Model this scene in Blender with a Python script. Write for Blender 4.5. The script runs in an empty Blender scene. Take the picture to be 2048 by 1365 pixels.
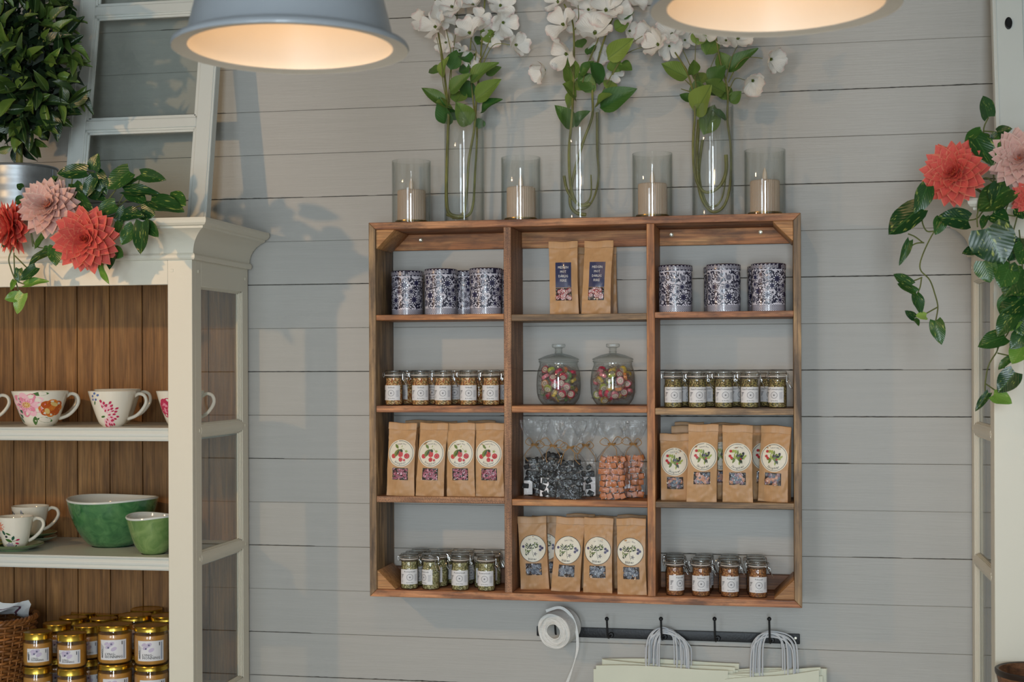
import bpy, bmesh, math, random
from mathutils import Vector, Matrix, noise

sc = bpy.context.scene
COL = sc.collection
PI = math.pi

# ------------------------------------------------------------------ camera
H = 1.60                       # eye height above the floor
F, YAW, ROLL, SHY, DIST = 2848.8, 0.185645, 0.003703, 50.83, 4.21459   # solved from the wall boards and the shelf depth
CC, CS = math.cos(YAW), math.sin(YAW)
RC, RS = math.cos(ROLL), math.sin(ROLL)


def px(x, y, Y):
    """photo pixel (2048x1365) -> point on the plane Y = const, in metres"""
    uu = x - 1024.0
    vv = y - 682.5 - SHY
    u = uu * RC - vv * RS
    v = uu * RS + vv * RC
    dx = CC * u / F - CS
    dy = CS * u / F + CC
    t = (Y + DIST) / dy
    return Vector((dx * t, Y, H - v / F * t))


cam_d = bpy.data.cameras.new('camera')
cam = bpy.data.objects.new('camera', cam_d)
COL.objects.link(cam)
right = Vector((CC, CS, 0)); fwd = Vector((-CS, CC, 0)); up = Vector((0, 0, 1))
r2 = right * RC - up * RS
u2 = right * RS + up * RC
cam.matrix_world = Matrix(((r2.x, u2.x, -fwd.x, 0), (r2.y, u2.y, -fwd.y, -DIST), (r2.z, u2.z, -fwd.z, H), (0, 0, 0, 1)))
cam_d.sensor_width = 36.0
cam_d.lens = 36.0 * F / 2048.0
cam_d.shift_y = SHY / 2048.0
cam_d.clip_start = 0.05
cam_d.dof.use_dof = True
cam_d.dof.focus_distance = 3.97
cam_d.dof.aperture_fstop = 5.0
sc.camera = cam

# ------------------------------------------------------------------ light
world = bpy.data.worlds.new('world')
sc.world = world
world.use_nodes = True
world.node_tree.nodes['Background'].inputs[0].default_value = (0.62, 0.75, 0.95, 1)
world.node_tree.nodes['Background'].inputs[1].default_value = 0.6
sc.view_settings.view_transform = 'Standard'
sc.view_settings.look = 'None'
sc.view_settings.gamma = 1.0
sc.view_settings.use_curve_mapping = False
sc.view_settings.exposure = 0.32
sc.cycles.transparent_max_bounces = 32
sc.cycles.max_bounces = 8
sc.cycles.diffuse_bounces = 3

YF = -7.2                      # wall behind the camera, with the shop windows
WINDOWS = [(-2.75, -1.35, 0.55, 2.45, 58.0), (-0.30, 0.75, 0.30, 2.95, 138.0), (1.75, 2.75, 0.55, 2.35, 8.0)]
DAY = (0.80, 0.915, 1.0)
for (wx0, wx1, wz0, wz1, pw) in WINDOWS:
    ld = bpy.data.lights.new('window_daylight', 'AREA')
    ld.shape = 'RECTANGLE'
    ld.size = wx1 - wx0
    ld.size_y = wz1 - wz0
    ld.energy = pw
    ld.color = DAY
    lo = bpy.data.objects.new('window_daylight', ld)
    COL.objects.link(lo)
    lo.location = ((wx0 + wx1) / 2, YF - 0.14, (wz0 + wz1) / 2)
    lo.rotation_euler = (PI / 2, 0, 0)
LAMP_W = 0.42
LAMP_COL = (1.0, 0.63, 0.33)

# warm lamps out of frame: one on the left, one on the ceiling, aimed at the wall
for (sx, sy, sz, tx, tz, pw, ang) in [(-2.90, -2.4, 2.35, -1.0, 1.75, 52.0, 80), (-0.45, -2.1, 3.05, -0.05, 2.05, 12.0, 62)]:
    ld = bpy.data.lights.new('warm_spot', 'SPOT')
    ld.energy = pw; ld.color = (1.0, 0.60, 0.28); ld.spot_size = math.radians(ang); ld.spot_blend = 1.0; ld.shadow_soft_size = 0.03
    lo = bpy.data.objects.new('warm_spot', ld); COL.objects.link(lo)
    lo.location = (sx, sy, sz)
    lo.rotation_euler = (Vector((tx, 0, tz)) - Vector((sx, sy, sz))).to_track_quat('-Z', 'Y').to_euler()

# ------------------------------------------------------------------ helpers
RNG = random.Random(7)


class MB:
    def __init__(s):
        s.v = []; s.f = []; s.m = []

    def add(s, vs, fs, mi=0):
        o = len(s.v)
        s.v += [Vector(p) for p in vs]
        s.f += [tuple(i + o for i in f) for f in fs]
        s.m += [mi] * len(fs)
        return s

    def box(s, x0, x1, y0, y1, z0, z1, mi=0):
        vs = [(x0, y0, z0), (x1, y0, z0), (x1, y1, z0), (x0, y1, z0), (x0, y0, z1), (x1, y0, z1), (x1, y1, z1), (x0, y1, z1)]
        return s.add(vs, [(0, 3, 2, 1), (4, 5, 6, 7), (0, 1, 5, 4), (1, 2, 6, 5), (2, 3, 7, 6), (3, 0, 4, 7)], mi)

    def lathe(s, prof, n=32, c=(0, 0, 0), mi=0, flute=0.0, nf=0, cap0=False, cap1=False, sq=None):
        """prof: list of (r, z); flute: radius modulation with nf ridges"""
        vs = []
        for (r, z) in prof:
            for i in range(n):
                a = 2 * PI * i / n
                rr = r
                if nf:
                    rr = r * (1 + flute * math.cos(a * nf))
                vs.append((c[0] + rr * math.cos(a), c[1] + rr * math.sin(a), c[2] + z))
        fs = []
        for j in range(len(prof) - 1):
            for i in range(n):
                k = (i + 1) % n
                fs.append((j * n + i, j * n + k, (j + 1) * n + k, (j + 1) * n + i))
        if cap0: fs.append(tuple(range(n))[::-1])
        if cap1: fs.append(tuple((len(prof) - 1) * n + i for i in range(n)))
        return s.add(vs, fs, mi)

    def tube(s, pts, r, n=8, closed=False, mi=0, caps=True, flat=1.0):
        pts = [Vector(p) for p in pts]
        m = len(pts)
        rs = r if isinstance(r, (list, tuple)) else [r] * m
        vs = []
        nrm = None
        for i, p in enumerate(pts):
            a = pts[(i - 1) % m] if (i > 0 or closed) else p
            b = pts[(i + 1) % m] if (i < m - 1 or closed) else p
            t = (b - a)
            if t.length < 1e-9: t = Vector((0, 0, 1))
            t.normalize()
            if nrm is None:
                ref = Vector((0, 1, 0)) if abs(t.y) < 0.9 else Vector((1, 0, 0))
                nrm = (ref - t * ref.dot(t)).normalized()
            else:
                nrm = (nrm - t * nrm.dot(t))
                if nrm.length < 1e-6: nrm = t.orthogonal()
                nrm.normalize()
            bi = t.cross(nrm)
            for k in range(n):
                q = 2 * PI * k / n
                vs.append(p + nrm * (rs[i] * flat * math.cos(q)) + bi * (rs[i] * math.sin(q)))
        fs = []
        for i in range(m if closed else m - 1):
            j = (i + 1) % m
            for k in range(n):
                l = (k + 1) % n
                fs.append((i * n + k, i * n + l, j * n + l, j * n + k))
        if caps and not closed:
            fs.append(tuple(range(n))[::-1])
            fs.append(tuple((m - 1) * n + k for k in range(n)))
        return s.add(vs, fs, mi)

    def ball(s, c, r, nu=10, nv=6, mi=0, rot=None):
        if not isinstance(r, (list, tuple)): r = (r, r, r)
        c = Vector(c)
        vs = [Vector((0, 0, -r[2]))]
        for j in range(1, nv):
            t = -PI / 2 + PI * j / nv
            for i in range(nu):
                a = 2 * PI * i / nu
                vs.append(Vector((r[0] * math.cos(t) * math.cos(a), r[1] * math.cos(t) * math.sin(a), r[2] * math.sin(t))))
        vs.append(Vector((0, 0, r[2])))
        if rot is not None: vs = [rot @ v for v in vs]
        vs = [v + c for v in vs]
        fs = []
        for i in range(nu): fs.append((0, 1 + (i + 1) % nu, 1 + i))
        for j in range(nv - 2):
            for i in range(nu):
                k = (i + 1) % nu
                fs.append((1 + j * nu + i, 1 + j * nu + k, 1 + (j + 1) * nu + k, 1 + (j + 1) * nu + i))
        e = len(vs) - 1
        for i in range(nu): fs.append((e, 1 + (nv - 2) * nu + i, 1 + (nv - 2) * nu + (i + 1) % nu))
        return s.add(vs, fs, mi)

    def grid(s, fn, nu, nv, mi=0, wrap=False):
        vs = [fn(i / nu, j / nv) for j in range(nv + 1) for i in range(nu + (0 if wrap else 1))]
        w = nu + (0 if wrap else 1)
        fs = []
        for j in range(nv):
            for i in range(nu):
                k = (i + 1) % w
                fs.append((j * w + i, j * w + k, (j + 1) * w + k, (j + 1) * w + i))
        return s.add(vs, fs, mi)

    def poly(s, pts, mi=0):
        return s.add(pts, [tuple(range(len(pts)))], mi)

    def mesh(s, name, mats, smooth=True, bevel=0.0, seg=1, ang=38):
        me = bpy.data.meshes.new(name)
        me.from_pydata([tuple(v) for v in s.v], [], s.f)
        if not isinstance(mats, (list, tuple)): mats = [mats]
        for m in mats: me.materials.append(m)
        me.polygons.foreach_set('material_index', s.m)
        if bevel > 0:
            b = bmesh.new(); b.from_mesh(me)
            bmesh.ops.remove_doubles(b, verts=b.verts, dist=1e-6)
            es = [e for e in b.edges if len(e.link_faces) == 2 and e.calc_face_angle(0) > math.radians(25)]
            bmesh.ops.bevel(b, geom=es, offset=bevel, segments=seg, profile=0.6, affect='EDGES', clamp_overlap=True)
            b.to_mesh(me); b.free()
        if smooth:
            me.polygons.foreach_set('use_smooth', [True] * len(me.polygons))
            me.set_sharp_from_angle(angle=math.radians(ang))
        me.update()
        return me

    def build(s, name, mats, parent=None, at=None, world=False, **kw):
        """at: base point of a top-level mesh given in world coords; world: verts are in world coords under a parent"""
        if world and parent is not None:
            o = parent.matrix_basis.inverted()
            if parent.parent is not None: o = o @ parent.parent.matrix_basis.inverted()
            s.v = [o @ v for v in s.v]
        if at is not None:
            a = Vector(at); s.v = [v - a for v in s.v]
        ob = obj(name, s.mesh(name, mats, **kw), parent)
        if at is not None: ob.location = at
        return ob


def obj(name, me, parent=None, loc=None, rot=None, scale=None):
    o = bpy.data.objects.new(name, me)
    COL.objects.link(o)
    if parent is not None: o.parent = parent
    if loc is not None: o.location = loc
    if rot is not None: o.rotation_euler = rot
    if scale is not None: o.scale = scale
    return o


def tag(o, label, cat, group=None):
    o['label'] = label; o['category'] = cat
    if group: o['group'] = group
    return o


def thing(name, label, cat, loc=(0, 0, 0), rotz=0.0, group=None):
    o = bpy.data.objects.new(name, None)
    COL.objects.link(o)
    o.empty_display_size = 0.05
    o.location = loc
    o.rotation_euler = (0, 0, rotz)
    return tag(o, label, cat, group)


def struct(o):
    o['kind'] = 'structure'
    return o


def copy_tree(o, parent=None):
    c = o.copy()
    COL.objects.link(c)
    c.parent = parent
    for ch in list(o.children): copy_tree(ch, c)
    return c


def smooth_path(pts, n=6):
    pts = [Vector(p) for p in pts]
    if len(pts) < 3: return pts
    out = []
    for i in range(len(pts) - 1):
        p0 = pts[max(i - 1, 0)]; p1 = pts[i]; p2 = pts[i + 1]; p3 = pts[min(i + 2, len(pts) - 1)]
        for k in range(n):
            t = k / n
            out.append(0.5 * ((2 * p1) + (-p0 + p2) * t + (2 * p0 - 5 * p1 + 4 * p2 - p3) * t * t + (-p0 + 3 * p1 - 3 * p2 + p3) * t ** 3))
    out.append(pts[-1])
    return out


_txt = {}


def text_mesh(body, size, align='CENTER'):
    """flat lettering as (verts2d, faces), centred on the origin baseline"""
    key = (body, size, align)
    if key in _txt: return _txt[key]
    cu = bpy.data.curves.new('lettering', 'FONT')
    cu.body = body; cu.size = size; cu.align_x = align; cu.align_y = 'CENTER'; cu.resolution_u = 1
    cu.fill_mode = 'FRONT'
    o = bpy.data.objects.new('lettering', cu)
    COL.objects.link(o)
    me = bpy.data.meshes.new_from_object(o.evaluated_get(bpy.context.evaluated_depsgraph_get()))
    vs = [(v.co.x, v.co.y) for v in me.vertices]
    fs = [tuple(p.vertices) for p in me.polygons]
    bpy.data.objects.remove(o); bpy.data.curves.remove(cu); bpy.data.meshes.remove(me)
    _txt[key] = (vs, fs)
    return _txt[key]


# ------------------------------------------------------------------ materials
def new_mat(name):
    m = bpy.data.materials.new(name)
    m.use_nodes = True
    nt = m.node_tree
    return m, nt, nt.nodes['Principled BSDF']


def N(nt, t, **kw):
    n = nt.nodes.new(t)
    for k, v in kw.items():
        if k.startswith('i_'):
            n.inputs[int(k[2:]) if k[2:].isdigit() else k[2:]].default_value = v
        else:
            setattr(n, k, v)
    return n


def lin(c):
    return tuple((x / 12.92 if x <= 0.04045 else ((x + 0.055) / 1.055) ** 2.4) for x in c) + (1.0,)


def rgb(r, g, b):
    return lin((r / 255.0, g / 255.0, b / 255.0))


def mat(name, col, rough=0.5, metal=0.0, spec=0.5, var=0.0, vscale=30.0, bump=0.0, bscale=80.0, coat=0.0, sub=0.0, stretch=(1, 1, 1), objvar=0.0, trans=0.0):
    m, nt, b = new_mat(name)
    b.inputs['Base Color'].default_value = col
    b.inputs['Roughness'].default_value = rough
    b.inputs['Metallic'].default_value = metal
    b.inputs['Specular IOR Level'].default_value = spec
    b.inputs['Coat Weight'].default_value = coat
    b.inputs['Coat Roughness'].default_value = 0.05
    if trans: b.inputs['Transmission Weight'].default_value = trans
    L = nt.links
    tc = mp = None
    if var or bump:
        tc = N(nt, 'ShaderNodeTexCoord'); mp = N(nt, 'ShaderNodeMapping')
        mp.inputs['Scale'].default_value = stretch
        L.new(tc.outputs['Object'], mp.inputs['Vector'])
    src = None
    if var:
        no = N(nt, 'ShaderNodeTexNoise'); no.inputs['Scale'].default_value = vscale; no.inputs['Detail'].default_value = 4
        L.new(mp.outputs[0], no.inputs['Vector'])
        mr = N(nt, 'ShaderNodeMapRange'); mr.inputs[1].default_value = 0.3; mr.inputs[2].default_value = 0.7
        mr.inputs[3].default_value = 1 - var; mr.inputs[4].default_value = 1 + var
        L.new(no.outputs[0], mr.inputs[0])
        hs = N(nt, 'ShaderNodeHueSaturation'); hs.inputs['Color'].default_value = col
        L.new(mr.outputs[0], hs.inputs['Value'])
        src = hs.outputs[0]
    if objvar:
        oi = N(nt, 'ShaderNodeObjectInfo')
        mr2 = N(nt, 'ShaderNodeMapRange'); mr2.inputs[3].default_value = 1 - objvar; mr2.inputs[4].default_value = 1 + objvar
        L.new(oi.outputs['Random'], mr2.inputs[0])
        h2 = N(nt, 'ShaderNodeHueSaturation'); h2.inputs['Color'].default_value = col
        if src is not None: L.new(src, h2.inputs['Color'])
        L.new(mr2.outputs[0], h2.inputs['Value'])
        src = h2.outputs[0]
    if src is not None: L.new(src, b.inputs['Base Color'])
    if bump:
        nb = N(nt, 'ShaderNodeTexNoise'); nb.inputs['Scale'].default_value = bscale; nb.inputs['Detail'].default_value = 5
        L.new(mp.outputs[0], nb.inputs['Vector'])
        bp = N(nt, 'ShaderNodeBump'); bp.inputs['Strength'].default_value = bump; bp.inputs['Distance'].default_value = 0.002
        L.new(nb.outputs[0], bp.inputs['Height']); L.new(bp.outputs[0], b.inputs['Normal'])
    return m


def translucent(m, fac):
    """let part of the light through a thin petal or leaf"""
    nt = m.node_tree; L = nt.links; b = nt.nodes['Principled BSDF']
    out = [n for n in nt.nodes if n.type == 'OUTPUT_MATERIAL'][0]
    tl = N(nt, 'ShaderNodeBsdfTranslucent'); ms = N(nt, 'ShaderNodeMixShader'); ms.inputs[0].default_value = fac
    c = b.inputs['Base Color']
    if c.is_linked: L.new(c.links[0].from_socket, tl.inputs[0])
    else: tl.inputs[0].default_value = c.default_value
    L.new(b.outputs[0], ms.inputs[1]); L.new(tl.outputs[0], ms.inputs[2]); L.new(ms.outputs[0], out.inputs[0])
    return m


def glass(name, tint=(0.988, 0.994, 0.992), edge=(0.46, 0.52, 0.50), rough=0.0, refl=1.0, ior=1.5, bump=0.0, bscale=60.0, extra=0.0, fmax=0.6):
    """thin-walled clear glass: transparent plus Fresnel gloss, darker where seen edge-on"""
    m = bpy.data.materials.new(name); m.use_nodes = True
    nt = m.node_tree; nt.nodes.clear(); L = nt.links
    out = N(nt, 'ShaderNodeOutputMaterial')
    tr = N(nt, 'ShaderNodeBsdfTransparent'); gl = N(nt, 'ShaderNodeBsdfGlossy')
    gl.inputs['Roughness'].default_value = rough
    gl.inputs['Color'].default_value = (refl, refl, refl, 1)
    lw = N(nt, 'ShaderNodeLayerWeight'); lw.inputs[0].default_value = 0.5
    pw = N(nt, 'ShaderNodeMath', operation='POWER'); pw.inputs[1].default_value = 3.0
    L.new(lw.outputs['Facing'], pw.inputs[0])
    mx = N(nt, 'ShaderNodeMix', data_type='RGBA')
    mx.inputs[6].default_value = tint + (1,); mx.inputs[7].default_value = edge + (1,)
    L.new(pw.outputs[0], mx.inputs[0]); L.new(mx.outputs[2], tr.inputs[0])
    # Schlick reflectance of a thin pane, the same from both sides
    lf = N(nt, 'ShaderNodeLayerWeight'); lf.inputs[0].default_value = 0.5
    p5 = N(nt, 'ShaderNodeMath', operation='POWER'); p5.inputs[1].default_value = 4.0
    L.new(lf.outputs['Facing'], p5.inputs[0])
    ad = N(nt, 'ShaderNodeMapRange'); ad.inputs[3].default_value = 0.045 + extra; ad.inputs[4].default_value = fmax
    L.new(p5.outputs[0], ad.inputs[0])
    ms = N(nt, 'ShaderNodeMixShader')
    L.new(ad.outputs[0], ms.inputs[0]); L.new(tr.outputs[0], ms.inputs[1]); L.new(gl.outputs[0], ms.inputs[2])
    if bump:
        tc = N(nt, 'ShaderNodeTexCoord')
        nb = N(nt, 'ShaderNodeTexNoise'); nb.inputs['Scale'].default_value = bscale; nb.inputs['Detail'].default_value = 3
        L.new(tc.outputs['Object'], nb.inputs['Vector'])
        bp = N(nt, 'ShaderNodeBump'); bp.inputs['Strength'].default_value = bump; bp.inputs['Distance'].default_value = 0.01
        L.new(nb.outputs[0], bp.inputs['Height']); L.new(bp.outputs[0], gl.inputs['Normal']); L.new(bp.outputs[0], lf.inputs['Normal'])
    L.new(ms.outputs[0], out.inputs[0])
    return m


def wood(name, cols, rough=0.55, scale=1.0, dark=(0.03, 0.02, 0.015, 1), wear=0.35, bump=0.5, saw=0.0, ring=6.0):
    """board wood, grain along the object's local X"""
    m, nt, b = new_mat(name); L = nt.links
    tc = N(nt, 'ShaderNodeTexCoord'); oi = N(nt, 'ShaderNodeObjectInfo')
    ml = N(nt, 'ShaderNodeMath', operation='MULTIPLY'); ml.inputs[1].default_value = 37.0
    L.new(oi.outputs['Random'], ml.inputs[0])
    ad = N(nt, 'ShaderNodeVectorMath', operation='ADD')
    L.new(tc.outputs['Object'], ad.inputs[0]); L.new(ml.outputs[0], ad.inputs[1])
    mp = N(nt, 'ShaderNodeMapping'); mp.inputs['Scale'].default_value = (2.5 * scale, 28 * scale, 28 * scale)
    L.new(ad.outputs[0], mp.inputs['Vector'])
    n1 = N(nt, 'ShaderNodeTexNoise'); n1.inputs['Scale'].default_value = 1.6; n1.inputs['Detail'].default_value = 6; n1.inputs['Distortion'].default_value = 0.8
    L.new(mp.outputs[0], n1.inputs['Vector'])
    cr = N(nt, 'ShaderNodeValToRGB')
    els = cr.color_ramp.elements
    while len(els) > 1: els.remove(els[-1])
    for i, c in enumerate(cols):
        p = 0.28 + 0.44 * i / max(1, len(cols) - 1)
        e = els[0] if i == 0 else els.new(p)
        e.position = p; e.color = c
    L.new(n1.outputs[0], cr.inputs[0])
    # fine fibres
    mp2 = N(nt, 'ShaderNodeMapping'); mp2.inputs['Scale'].default_value = (9 * scale, 240 * scale, 240 * scale)
    L.new(ad.outputs[0], mp2.inputs['Vector'])
    n2 = N(nt, 'ShaderNodeTexNoise'); n2.inputs['Scale'].default_value = 1.0; n2.inputs['Detail'].default_value = 3
    L.new(mp2.outputs[0], n2.inputs['Vector'])
    mr = N(nt, 'ShaderNodeMapRange'); mr.inputs[1].default_value = 0.35; mr.inputs[2].default_value = 0.65; mr.inputs[3].default_value = 0.72; mr.inputs[4].default_value = 1.18
    L.new(n2.outputs[0], mr.inputs[0])
    hs = N(nt, 'ShaderNodeHueSaturation')
    L.new(cr.outputs[0], hs.inputs['Color']); L.new(mr.outputs[0], hs.inputs['Value'])
    # stained, weathered patches
    mp3 = N(nt, 'ShaderNodeMapping'); mp3.inputs['Scale'].default_value = (7, 22, 22)
    L.new(ad.outputs[0], mp3.inputs['Vector'])
    n3 = N(nt, 'ShaderNodeTexNoise'); n3.inputs['Scale'].default_value = 1.7; n3.inputs['Detail'].default_value = 7; n3.inputs['Roughness'].default_value = 0.65
    L.new(mp3.outputs[0], n3.inputs['Vector'])
    m3 = N(nt, 'ShaderNodeMapRange'); m3.inputs[1].default_value = 0.47; m3.inputs[2].default_value = 0.66; m3.inputs[3].default_value = 0.0; m3.inputs[4].default_value = wear
    L.new(n3.outputs[0], m3.inputs[0])
    mx = N(nt, 'ShaderNodeMix', data_type='RGBA'); mx.inputs[7].default_value = dark
    L.new(m3.outputs[0], mx.inputs[0]); L.new(hs.outputs[0], mx.inputs[6])
    last = mx.outputs[2]
    hgt = n2.outputs[0]
    if saw:
        wv = N(nt, 'ShaderNodeTexWave'); wv.wave_type = 'BANDS'; wv.bands_direction = 'X'
        wv.inputs['Scale'].default_value = 75.0; wv.inputs['Distortion'].default_value = 9.0; wv.inputs['Detail'].default_value = 3; wv.inputs['Detail Scale'].default_value = 2.5
        L.new(ad.outputs[0], wv.inputs['Vector'])
        m4 = N(nt, 'ShaderNodeMapRange'); m4.inputs[1].default_value = 0.45; m4.inputs[2].default_value = 0.9; m4.inputs[3].default_value = 0.0; m4.inputs[4].default_value = saw
        L.new(wv.outputs['Fac'], m4.inputs[0])
        mx2 = N(nt, 'ShaderNodeMix', data_type='RGBA'); mx2.inputs[7].default_value = dark
        L.new(m4.outputs[0], mx2.inputs[0]); L.new(last, mx2.inputs[6])
        last = mx2.outputs[2]
    # each board a touch different
    m5 = N(nt, 'ShaderNodeMapRange'); m5.inputs[3].default_value = 0.82; m5.inputs[4].default_value = 1.16
    L.new(oi.outputs['Random'], m5.inputs[0])
    h5 = N(nt, 'ShaderNodeHueSaturation')
    L.new(last, h5.inputs['Color']); L.new(m5.outputs[0], h5.inputs['Value'])
    L.new(h5.outputs[0], b.inputs['Base Color'])
    b.inputs['Roughness'].default_value = rough
    bp = N(nt, 'ShaderNodeBump'); bp.inputs['Strength'].default_value = bump; bp.inputs['Distance'].default_value = 0.0015
    L.new(hgt, bp.inputs['Height']); L.new(bp.outputs[0], b.inputs['Normal'])
    return m


W_HONEY = wood('wood_honey', [rgb(124, 76, 42), rgb(180, 118, 70), rgb(218, 160, 102)], wear=0.45)
W_RED = wood('wood_red', [rgb(112, 68, 44), rgb(168, 110, 72), rgb(212, 152, 104)], wear=0.6)
W_GREY = wood('wood_grey', [rgb(88, 70, 52), rgb(142, 114, 82), rgb(190, 154, 108)], wear=0.5)
W_SAW = wood('wood_sawn', [rgb(122, 82, 56), rgb(174, 124, 88), rgb(212, 162, 118)], wear=0.35, saw=0.55)
W_DARK = wood('wood_dark', [rgb(86, 54, 32), rgb(122, 80, 50), rgb(156, 108, 70)], wear=0.3)
W_BLOCK = wood('wood_block', [rgb(150, 100, 56), rgb(184, 132, 80), rgb(200, 150, 98)], wear=0.15, scale=1.6)
W_PLANK = wood('wood_plank', [rgb(120, 80, 40), rgb(150, 104, 56), rgb(170, 122, 70)], wear=0.18, scale=0.8, rough=0.6)
PAINT = mat('cream_paint', rgb(226, 220, 202), rough=0.38, bump=0.12, bscale=40, stretch=(1, 1, 0.3))
PAINT_COOL = mat('grey_white_paint', rgb(214, 217, 210), rough=0.4, bump=0.12, bscale=40, stretch=(1, 1, 0.3))
GLASS = glass('clear_glass')
PANE = glass('window_glass', tint=(0.93, 0.95, 0.94), edge=(0.75, 0.8, 0.78))
JARGLASS = glass('jar_glass', tint=(0.96, 0.975, 0.97), edge=(0.12, 0.15, 0.14), extra=0.01)
BRASS = mat('aged_brass', rgb(150, 124, 62), rough=0.28, metal=1.0, var=0.25, vscale=90)
STEEL = mat('steel_wire', rgb(196, 196, 194), rough=0.22, metal=1.0)
BLACK = mat('black_iron', rgb(30, 31, 33), rough=0.42, metal=0.3, bump=0.3, bscale=200)
SCREW = mat('screw_metal', rgb(206, 200, 186), rough=0.3, metal=1.0)
# ------------------------------------------------------------------ the room
XL, XR, ZC = -3.4, 3.1, 3.15


def wall_paint():
    m, nt, b = new_mat('grey_wall_paint'); L = nt.links
    tc = N(nt, 'ShaderNodeTexCoord'); mp = N(nt, 'ShaderNodeMapping'); mp.inputs['Scale'].default_value = (1.2, 10, 26)
    L.new(tc.outputs['Object'], mp.inputs['Vector'])
    n1 = N(nt, 'ShaderNodeTexNoise'); n1.inputs['Scale'].default_value = 2.5; n1.inputs['Detail'].default_value = 7; n1.inputs['Distortion'].default_value = 0.4
    L.new(mp.outputs[0], n1.inputs['Vector'])
    mr = N(nt, 'ShaderNodeMapRange'); mr.inputs[3].default_value = 0.93; mr.inputs[4].default_value = 1.06
    L.new(n1.outputs[0], mr.inputs[0])
    hs = N(nt, 'ShaderNodeHueSaturation'); hs.inputs['Color'].default_value = rgb(179, 177, 171)
    L.new(mr.outputs[0], hs.inputs['Value']); L.new(hs.outputs[0], b.inputs['Base Color'])
    b.inputs['Roughness'].default_value = 0.48
    mp2 = N(nt, 'ShaderNodeMapping'); mp2.inputs['Scale'].default_value = (7, 60, 150)
    L.new(tc.outputs['Object'], mp2.inputs['Vector'])
    n2 = N(nt, 'ShaderNodeTexNoise'); n2.inputs['Scale'].default_value = 1.5; n2.inputs['Detail'].default_value = 5
    L.new(mp2.outputs[0], n2.inputs['Vector'])
    bp = N(nt, 'ShaderNodeBump'); bp.inputs['Strength'].default_value = 0.45; bp.inputs['Distance'].default_value = 0.0012
    L.new(n2.outputs[0], bp.inputs['Height']); L.new(bp.outputs[0], b.inputs['Normal'])
    return m


WALLP = wall_paint()
GAPM = mat('joint_shadow_backing', rgb(60, 58, 54), rough=0.9)
PLAIN = mat('plain_wall_paint', rgb(205, 205, 200), rough=0.7, var=0.03, vscale=3)
CEIL = mat('ceiling_paint', rgb(128, 118, 104), rough=0.8, var=0.02, vscale=3)
FLOORM = wood('floor_boards', [rgb(170, 160, 146), rgb(192, 182, 168), rgb(206, 198, 186)], wear=0.1, rough=0.4)

wall_back = struct(MB().box(XL, XR, 0.016, 0.12, 0, ZC).build('wall_back', GAPM))
BP = 0.135
Z0 = H + 0.3908                     # joint number 0
k0 = -int((ZC - Z0) / BP) - 1
for k in range(k0, 15):
    zt, zb = Z0 - BP * k, Z0 - BP * (k + 1)
    if zb < 0: zb = 0.0
    zt = min(zt, ZC)
    r = random.Random(900 + k)
    mb = MB()
    n = 1000
    dark_b = (k + 1) % 2 == 1 or r.random() < 0.3      # every other joint is open, the rest painted shut
    dark_t = k % 2 == 1 or random.Random(899 + k).random() < 0.3
    sway = r.uniform(0, 50)
    vs = []
    for i in range(n + 1):
        x = XL + (XR - XL) * i / n
        act = noise.noise((x * 1.3, (k + 1) * 7.3, 3.0)) + noise.noise((x * 6.0, (k + 1) * 5.1, 8.0)) * 0.5
        actt = noise.noise((x * 1.3, k * 7.3, 3.0)) + noise.noise((x * 6.0, k * 5.1, 8.0)) * 0.5
        jag = max(0.0, noise.noise((x * 75, k * 3.1, 2.0)) + 0.15)
        jagt = max(0.0, noise.noise((x * 90, k * 3.1, 9.0)) + 0.10)
        if dark_b: c = 0.0004 + (0.0010 if act > -0.15 else 0.0) + 0.0030 * jag * max(0.0, act + 0.25)
        else: c = 0.00015 + 0.0016 * jag * max(0.0, act - 0.25)
        if dark_t: c2 = 0.0003 + 0.0016 * jagt * max(0.0, actt + 0.25)
        else: c2 = 0.0002 + 0.0010 * jagt * max(0.0, actt - 0.25)
        dip = 0.0006 * noise.noise((x * 2.3, k * 1.7, 4.0))
        top = zt - c2
        bot = zb + c
        vs += [(x, 0.016, bot), (x, 0.0010, bot), (x, dip, bot + 0.0010), (x, dip, top - 0.0012), (x, 0.0012, top), (x, 0.016, top)]
    fs = []
    for i in range(n):
        for j in range(5):
            a = i * 6 + j
            fs.append((a, a + 6, a + 7, a + 1))
    fs.append((0, 1, 2, 3, 4, 5)); fs.append(tuple(n * 6 + j for j in range(5, -1, -1)))
    # faces wound to look into the room
    mb.add(vs, [f[::-1] for f in fs])
    mb.build('board', WALLP, wall_back, world=True, smooth=False)

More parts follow.
